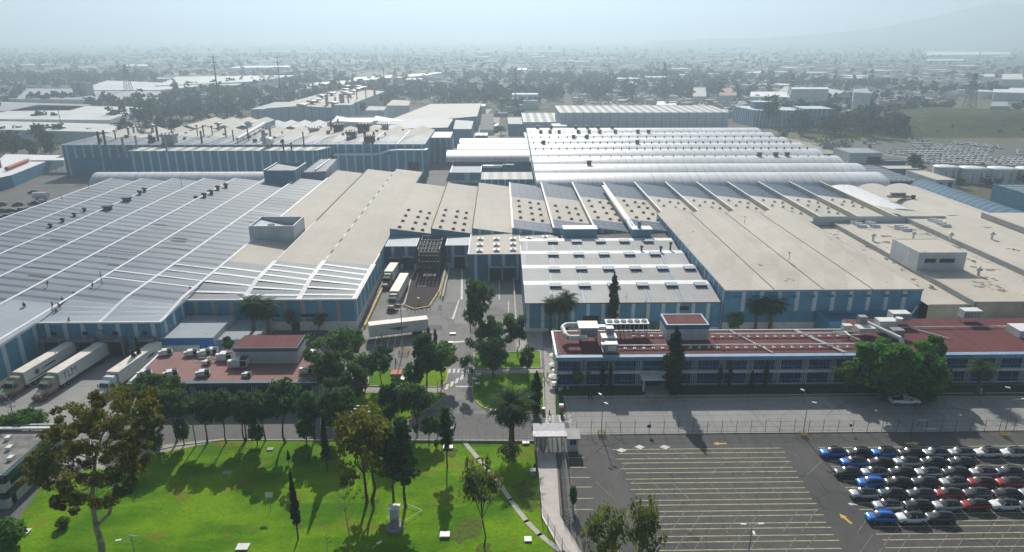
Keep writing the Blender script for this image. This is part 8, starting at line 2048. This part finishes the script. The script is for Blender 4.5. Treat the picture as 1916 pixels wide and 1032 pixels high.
def lattice_tower(label, a, b, top, w):
    x, y = P(a, b); x1_, y1_ = P(a, top, 0); h = CAM_H * (1 - y / y1_); t = thing('lattice_tower', label, 'lattice tower', (x, y, 0)); m_ = MB(); n_ = 9
    for i in range(n_):
        f0, f1 = i / n_, (i + 1) / n_; w0, w1 = w * (1 - f0 * .82), w * (1 - f1 * .82); c0 = [(x + sx * w0, y + sy * w0, h * f0) for sx, sy in ((-1, -1), (1, -1), (1, 1), (-1, 1))]; c1 = [(x + sx * w1, y + sy * w1, h * f1) for sx, sy in ((-1, -1), (1, -1), (1, 1), (-1, 1))]
        for k in range(4): m_.tube(c0[k], c1[k], .28, n=4); m_.tube(c0[k], c1[(k + 1) % 4], .16, n=3); m_.tube(c0[(k + 1) % 4], c1[k], .16, n=3)
    m_.build('lattice', B['lattice'], t)
    for f in (.82, .93): m_ = MB(); m_.box(x - w * 1.3, x + w * 1.3, y - .3, y + .3, h * f, h * f + .4); m_.build('crossarm', B['lattice'], t)
lattice_tower('hazy lattice tower among the left industrial sheds', 243, 182, 120, 4.5); lattice_tower('lattice telecom tower above the tall white store', 1240, 192, 118, 4.0); lattice_tower('lattice telecom tower beside the white gabled sheds', 1477, 195, 137, 3.2); lattice_tower('lattice telecom tower in the dense town at the right', 1813, 202, 136, 4.5); lattice_tower('faint lattice water tower frame behind the far white hall', 741, 165, 127, 3.5)

# ---------------------------------------------------------------- large sheds beyond the works
SW, SR, SG = B['whitewall'], plain('pale_far_roof', (.52, .52, .50), .6, .15, .02), plain('grey_far_roof', (.28, .29, .30), .7, .2, .02)
sheds = [('wide white factory shed at the far left edge, nearest row', [(-80, 240), (208, 247), (222, 232), (0, 226)], 8, SR), ('white factory shed with skylights in the second row at the left edge', [(-60, 222), (205, 224), (275, 200), (70, 196)], 9, SR), ('low pale shed left of the twin silo tower', [(-80, 208), (130, 206), (170, 195), (0, 190)], 9, SG),
 ('long wavy roofed shed behind the twin silo tower', [(30, 185), (300, 187), (300, 168), (50, 165)], 8, SG), ('pale long shed in the hazy left distance', [(145, 168), (300, 168), (395, 158), (200, 150)], 9, SR), ('faint long shed further back in the hazy left distance', [(290, 160), (470, 152), (560, 140), (330, 143)], 10, SR), ('glossy bright roof far away between the two slender pylons', [(425, 127), (540, 125), (545, 122), (450, 123)], 9, B['flash']), ('hazy bright roof above the lattice tower on the left', [(233, 123), (277, 123), (275, 120), (240, 120)], 9, B['flash']),
 ('grey shed with trailers parked round it left of the thin mast', [(560, 166), (640, 160), (650, 150), (590, 154)], 9, SR), ('pale shed beside the trailer yard behind the far white hall', [(650, 152), (730, 146), (735, 140), (665, 144)], 9, SR), ('wide low shed right of the trailer yard', [(735, 146), (800, 140), (835, 134), (770, 138)], 9, SR),
 ('long white roofed shed left of the lattice tower at the right', [(1403, 180), (1478, 181), (1475, 171), (1405, 171)], 10, B['flash']), ('tall white shed right of the lattice tower', [(1481, 166), (1551, 166), (1550, 163), (1482, 163)], 20, B['flash']), ('cube shaped white shed with slanting roof right of the gabled sheds', [(1598, 172), (1631, 174), (1622, 165), (1597, 166)], 22, SG), ('white low shed in the trees below the gabled sheds', [(1550, 218), (1592, 220), (1594, 215), (1552, 214)], 5, B['flash']),
 ('huge pale greenhouse roof in the far right distance', [(1735, 103), (1890, 101), (1893, 97), (1735, 96)], 10, B['flash']), ('thin pale greenhouse strip below the huge far greenhouse', [(1730, 113), (1800, 113), (1805, 110), (1735, 110)], 8, SR), ('long pale shed at the right edge of the town', [(1860, 172), (1950, 174), (1950, 164), (1858, 164)], 9, B['flash']), ('apartment like pale block at the far right of the town', [(1840, 143), (1860, 143), (1862, 138), (1842, 138)], 16, SR), ('second pale block at the far right of the town', [(1874, 148), (1915, 148), (1912, 138), (1876, 138)], 17, SR),
 ('shed with red brown sawtooth roof left of the town road', [(1345, 178), (1378, 178), (1380, 164), (1350, 164)], 10, plain('rust_roof', (.30, .16, .11), .8)), ('rounded pale warehouse behind the tall white store', [(1296, 180), (1322, 180), (1320, 163), (1298, 163)], 11, SG), ('small bright roofed sheds behind the telecom tower', [(1168, 157), (1205, 158), (1210, 153), (1172, 153)], 9, B['flash']), ('bright white shed at the corner behind the tall white store', [(1228, 196), (1266, 196), (1264, 189), (1230, 189)], 8, B['flash']), ('thin bright roof in the middle of the hazy town', [(968, 130), (986, 130), (986, 127), (969, 127)], 8, B['flash']), ('long concrete wall like shed at the foot of the dense right town', [(1780, 214), (1890, 216), (1890, 212), (1780, 210)], 5, SG), ('arched grey hangar at the foot of the dense right town', [(1853, 198), (1888, 198), (1885, 190), (1856, 190)], 14, SG)]
for lb, pts, z, rf in sheds: sect(lb, pts, z, SW, rf, name='shed', cat='shed')
for i, (a, b, c, d) in enumerate(((1492, 196, 1520, 176), (1520, 198, 1556, 177), (1552, 199, 1600, 176))):
    xa, ya = P(a, b); xb = P(c, b)[0]; gable_hall(('left', 'middle', 'right')[i] + ' of the three grey white gabled sheds in the right distance', xa, xb, ya, ya + 60, 9, 1, 7, SW, SG, name='shed', cat='shed')
for i, a in enumerate((150, 164)):
    x, y = P(a, 192); t = thing('silo', ('left', 'right')[i] + ' of the twin grey silos in the left industrial area', 'silo', (x, y, 0)); m_ = MB(); m_.box(x - 5, x + 4, y, y + 10, 0, 21); m_.tube((x, y - 2, 0), (x, y - 2, 22.5), 4, n=14); m_.build('tower', SG, t)
for i, (a, b) in enumerate(((106, 193), (148, 193))):
    x, y = P(a, b); t = thing('water_tank', ('white upright tank left of the twin grey silos', 'small white upright tank at the foot of the twin grey silos')[i], 'tank', (x, y, 0)); m_ = MB(); m_.lathe((x, y, 0), [(2.6, 0), (2.6, 9), (0, 10)], 14); m_.build('shell', B['flash'], t)

# ---------------------------------------------------------------- town houses, trees, fields (nearest ones single, the rest as one mass)
rng = np.random.default_rng(5)
def inpoly(x, y, q):
    r = False
    for (ax, ay), (bx, by) in zip(q, q[1:] + q[:1]):
        if (ay > y) != (by > y) and x < (bx - ax) * (y - ay) / (by - ay) + ax: r = not r
    return r
SHEDQ = [[P(a, b, z * .5) for a, b in pts] for lb, pts, z, rf in sheds]
def blocked(x, y):
    for q in SHEDQ:
        if inpoly(x, y, q): return True
    if y < 470: return True
    if -215 < x < 200 and y < 620: return True
    if -120 < x < 0 and y < 780 : return True
    if 20 < x < 80 and 600 < y < 860: return True
    if x > 185 and y < 860 and x < 660 and y < 520 + (x - 185) * .9: return True
    if x < -150 and y < 620: return True
    return False
def sample(n_, y0, y1, pw=1.0):
    u = rng.random(n_); y = (y0 ** pw + u * (y1 ** pw - y0 ** pw)) ** (1 / pw); x = (rng.random(n_) * 1.75 - .87) * y * .95 + .02 * y
    return x, y
def town_density(x, y):
    a = x / y; n1 = math.sin(x * .0043 + 1.3) * math.sin(y * .0031 + .5) + .6 * math.sin(x * .011 - y * .007)
    d = .75 + .35 * n1
    if a < -.12: d *= .22 if y < 1500 else .5
    if -.05 < a < .25: d *= .8
    if a > .5 and y < 1500: d *= 1.5
    return d
hx, hy, hs = [], [], []
for (n_, y0, y1, pw, s) in ((5200, 640, 1500, 1.6, 1.0), (5200, 1500, 3200, 1.4, 1.35), (3200, 3200, 7500, 1.2, 2.1)):
    x, y = sample(n_, y0, y1, pw)
    for a, b in zip(x, y):
        if blocked(a, b) or rng.random() > town_density(a, b): continue
        hx.append(a); hy.append(b); hs.append(s)
o_ = np.argsort(np.array(hy)); hx = np.array(hx)[o_]; hy = np.array(hy)[o_]; hs = np.array(hs)[o_]
HM = [plain('house_pale_wall', (.50, .48, .45), .9, .25, .05), plain('house_grey_roof', (.34, .33, .325), .9, .3, .05), plain('house_brick_roof', (.24, .12, .085), .9, .3, .05), plain('house_white_roof', (.62, .62, .60), .7, .1, .05), plain('house_block_wall', (.34, .32, .30), .9, .3, .05)]
def house_geo(rng_):
    w, d, h = rng_.uniform(6, 12), rng_.uniform(7, 15), rng_.choice((3.2, 3.4, 6.0, 6.4, 8.8)); wm = 0 if rng_.random() < .55 else 4; rm = rng_.choice((1, 1, 1, 2, 2, 3)) if rng_.random() < .93 else 3
    m_ = MB(); m_.box(-w / 2, w / 2, -d / 2, d / 2, 0, h, wm); m_.quad((-w / 2 + .3, -d / 2 + .3, h + .03), (w / 2 - .3, -d / 2 + .3, h + .03), (w / 2 - .3, d / 2 - .3, h + .03), (-w / 2 + .3, d / 2 - .3, h + .03), m=rm)
    m_.box(-w / 2 + .5, -w / 2 + 3, d / 2 - 3, d / 2 - .5, h + .03, h + 2.3, wm); m_.lathe((w / 4, d / 4, h + .03), [(.6, 0), (.6, 1.2), (0, 1.5)], 6, 1)
    for k in range(2): m_.box(-w / 4 - .6 + k * w / 2, -w / 4 + .6 + k * w / 2, -d / 2 - .03, -d / 2, 1, 2.3, 1)
    return m_
hp = [house_geo(rng) for _ in range(8)]
hm = [m_.build('house', HM) for m_ in hp]; fst = [True] * 8
nh = 0; SV, SF, SMt = [], [], []
for i in range(len(hx)):
    k = int(rng.integers(8)); rz = (rng.choice((0, 1)) * math.pi / 2) + .12 * math.sin(hx[i] * .002) + rng.normal() * .04
    if nh < 296 and abs(hx[i]) < .78 * hy[i]:
        o = hm[k] if fst[k] else hm[k].copy()
        if not fst[k]: COL.objects.link(o)
        fst[k] = False; o.location = (hx[i], hy[i], 0); o.rotation_euler = (0, 0, rz); nh += 1
        side = 'left' if hx[i] < -.1 * hy[i] else ('right' if hx[i] > .28 * hy[i] else 'middle')
        tag(o, f'small flat roofed house in the nearest streets of the town, {side} part', 'house', f'nearest town houses, {side} part')
    else:
        w, d, h = rng.uniform(6, 13) * hs[i], rng.uniform(7, 15) * hs[i], rng.choice((2.6, 3.0, 4.2, 5.0, 6.4)); c, s = math.cos(rz), math.sin(rz); o = len(SV)
        if rng.random() < .012: w *= 3.5; d *= 3; h = 8; rm = 3
        else: rm = int(rng.choice((1, 1, 1, 2, 3)))
        for zz in (0, h):
            for (u, v) in ((-w / 2, -d / 2), (w / 2, -d / 2), (w / 2, d / 2), (-w / 2, d / 2)): SV.append((hx[i] + u * c - v * s, hy[i] + u * s + v * c, zz))
        wm = 0 if rng.random() < .6 else 4
        for f, mm in (((4, 5, 6, 7), rm), ((0, 1, 5, 4), wm), ((1, 2, 6, 5), wm), ((2, 3, 7, 6), wm), ((3, 0, 4, 7), wm)): SF.append(tuple(q + o for q in f)); SMt.append(mm)
mt = MB(); mt.v = SV; mt.f = SF; mt.m = SMt; mt.sm = [False] * len(SF)
tag(mt.build('town_houses', HM), 'the hazy mass of small town houses stretching to the horizon', 'houses', kind='stuff')
# distant trees
fp = []
for sd_ in range(4):
    r2 = np.random.default_rng(60 + sd_); root = MB(); rr_ = []
    cs = [r2.normal(size=3) * np.array((1.5, 1.5, 1.6)) + np.array((0, 0, 6.2)) for _ in range(14)]
    tmp = thing('x', 'x', 'x'); lo = leaf_object('tree', cs, [(1.7, 1.7, 1.4)] * 14, [26] * 14, .95, L['far'], tmp, r2, asp=1.4)
    me = lo.data; bm_v = [tuple(v.co) for v in me.vertices]; bm_f = [tuple(p.vertices) for p in me.polygons]; bpy.data.objects.remove(lo); bpy.data.objects.remove(tmp)
    m_ = MB(); m_.add(bm_v, bm_f, 0); m_.tube((0, 0, -.3), (0, 0, 6), .3, .15, 5, m=1); fp.append(m_.build('tree', [L['far'], L['bark']]))
ff = [True] * 4; trees = []
def zone(a0, b0, a1, b1, n_, smin=.8, smax=1.6, lb='w'):
    if lb in ('left', 'right'): smin *= .8; smax *= .8
    for _ in range(n_):
        x, y = P(a0 + rng.random() * (a1 - a0), b0 + rng.random() * (b1 - b0)); trees.append((x, y, rng.uniform(smin, smax), lb))
zone(-20, 300, 110, 258, 22, 1.0, 1.7, 'left'); zone(0, 262, 340, 240, 34, 1.0, 1.6, 'left'); zone(60, 255, 300, 250, 16, .9, 1.4, 'left'); zone(190, 238, 470, 205, 34, 1.0, 1.9, 'left'); zone(300, 215, 640, 178, 40, .9, 1.7, 'left'); zone(-10, 250, 130, 235, 14, 1, 1.5, 'left')
zone(1410, 232, 1480, 205, 14, 1.2, 2.0, 'right'); zone(1480, 258, 1680, 215, 60, 1.1, 2.0, 'right'); zone(1620, 262, 1690, 240, 14, 1, 1.6, 'right'); zone(1480, 215, 1600, 195, 26, 1, 1.7, 'right'); zone(1660, 225, 1780, 200, 26, .9, 1.6, 'right'); zone(1880, 225, 1960, 205, 10, 1, 1.6, 'right'); zone(1370, 205, 1480, 185, 22, .9, 1.5, 'right'); zone(1690, 350, 1760, 335, 4, .45, .7, 'edge'); zone(1780, 352, 1920, 347, 6, .35, .6, 'edge'); zone(1450, 262, 1640, 250, 10, .5, .9, 'right'); zone(1715, 345, 1700, 300, 4, .5, .9, 'edge')
zone(820, 200, 1050, 176, 60, 1.0, 1.8, 'mid'); zone(1050, 190, 1380, 165, 70, 1.0, 1.9, 'mid'); zone(650, 190, 820, 160, 20, .8, 1.4, 'mid')
for _ in range(34):
    x, y = P(1690 + rng.random() * 240, 258 - rng.random() * 34); trees.append((x, y, rng.uniform(.12, .35), 'hill'))
x, y = P(1435, 236); trees.append((x, y, 2.0, 'round')); trees.append((x + 5, y + 4, 1.9, 'round'))
x, y = P(938, 252); trees.append((x, y, .8, 'court'))
trees.sort(key=lambda q: q[1])
names = {'hill': ('small dark bush on the grassy rise behind the storage lot', 'bushes on the grassy rise'), 'left': ('bushy tree in the dark wood left of and behind the blue factory', 'trees left of the blue factory'), 'right': ('bushy tree in the wood beyond the storage lot on the right', 'trees beyond the storage lot'), 'mid': ('hazy tree at the near edge of the town behind the works', 'trees at the near edge of the town'), 'edge': ('small tree beside the white tanks at the right edge', 'trees beside the white tanks'), 'round': ('big round tree in front of the distant striped office block', 'round tree by the distant office'), 'court': ('lone dark tree in the inner court beside the avenue', None)}
TV, TF = [], []
base = [(np.array([v.co for v in o.data.vertices]), [tuple(p.vertices) for p in o.data.polygons if p.material_index == 0]) for o in fp]
def mass_tree(x, y, s, k, dec):
    vs, fs = base[k]; fs = fs[::dec]; o = len(TV); idx = {}
    a = rng.random() * 6.28; c, sn = math.cos(a), math.sin(a); g = math.sqrt(dec) * .9
    for f in fs:
        pts = vs[list(f)]; ce = pts.mean(0); q = ce + (pts - ce) * g
        st_ = len(TV)
        for p in q: TV.append((x + s * (p[0] * c - p[1] * sn), y + s * (p[0] * sn + p[1] * c), s * p[2] * .95))
        TF.append((st_, st_ + 1, st_ + 2, st_ + 3))
nt = 0
for (x, y, s, lb) in trees:
    if lb in ('left', 'right', 'mid') and any(inpoly(x, y + d, q) for q in SHEDQ for d in (0, 9)): continue
    k = int(rng.integers(4))
    if nt < 292:
        o = fp[k] if ff[k] else fp[k].copy()
        if not ff[k]: COL.objects.link(o)
        ff[k] = False; nt += 1; o.location = (x, y, 6.5 if lb == 'hill' and y > 560 else (2.5 if lb == 'hill' else 0)); o.rotation_euler = (0, 0, rng.random() * 6.28); o.scale = (s * rng.uniform(.9, 1.2), s * rng.uniform(.9, 1.2), s * rng.uniform(.85, 1.1)); tag(o, names[lb][0], 'tree', names[lb][1])
    else: mass_tree(x, y, s, k, 3)
def clumpy(x, y): return math.sin(x * .006 + .4) * math.sin(y * .0045 + 2) + .7 * math.sin(x * .017 + y * .011) + .4 * math.sin(y * .03 - x * .02)
for (n_, y0, y1, pw, s0, dec) in ((3600, 600, 1350, 1.4, 1.15, 8), (1800, 1350, 3000, 1.3, 1.1, 22), (700, 3000, 7500, 1.1, 1.6, 40)):
    x, y = sample(n_, y0, y1, pw)
    for a, b in zip(x, y):
        if blocked(a, b): continue
        if clumpy(a, b) < rng.uniform(-.9, .9) - (.4 if a / b < -.1 else 0): continue
        mass_tree(a, b, s0 * rng.uniform(.7, 1.35), int(rng.integers(4)), dec)
mt = MB(); mt.v = TV; mt.f = TF; mt.m = [0] * len(TF); mt.sm = [False] * len(TF); tag(mt.build('town_trees', L['far']), 'hazy belts and clumps of trees between the town houses out to the horizon', 'trees', kind='stuff')
s = MB()                                            # fields and pale lots between the houses
for _ in range(170):
    x, y = sample(1, 1000, 7000, 1.1); x, y = float(x[0]), float(y[0])
    if blocked(x, y): continue
    w, d = rng.uniform(30, 170) * (1 + y / 4000), rng.uniform(30, 120) * (1 + y / 3000); a = rng.normal() * .25; c, sn = math.cos(a), math.sin(a)
    s.sheet([(x + u * c - v * sn, y + u * sn + v * c) for u, v in ((-w, -d), (w, -d), (w, d), (-w, d))], .15 + .004 * len(s.f), int(rng.integers(3)))
structure('fields', s, [plain('pale_field', (.24, .21, .15), .95, .2, .01), plain('green_field', (.09, .12, .045), .95, .25, .01), plain('bare_lot', (.20, .19, .18), .95, .2, .02)])
# ---------------------------------------------------------------- haze
hz = MB().box(-32000, 36000, -320, 42000, -1.0, HAZE_TOP)
n = bpy.data.materials.new('hazy_air'); n.use_nodes = True
t = n.node_tree; t.nodes.clear()
vo = t.nodes.new('ShaderNodeVolumePrincipled'); ou = t.nodes.new('ShaderNodeOutputMaterial')
vo.inputs['Color'].default_value = (0.515, 0.64, 0.735, 1)
vo.inputs['Density'].default_value = HAZE_DENSITY
vo.inputs['Anisotropy'].default_value = 0.42
t.links.new(vo.outputs[0], ou.inputs['Volume'])
tag(hz.build('haze', n), 'thin pale blue haze lying over the works and the town', 'haze', kind='stuff')
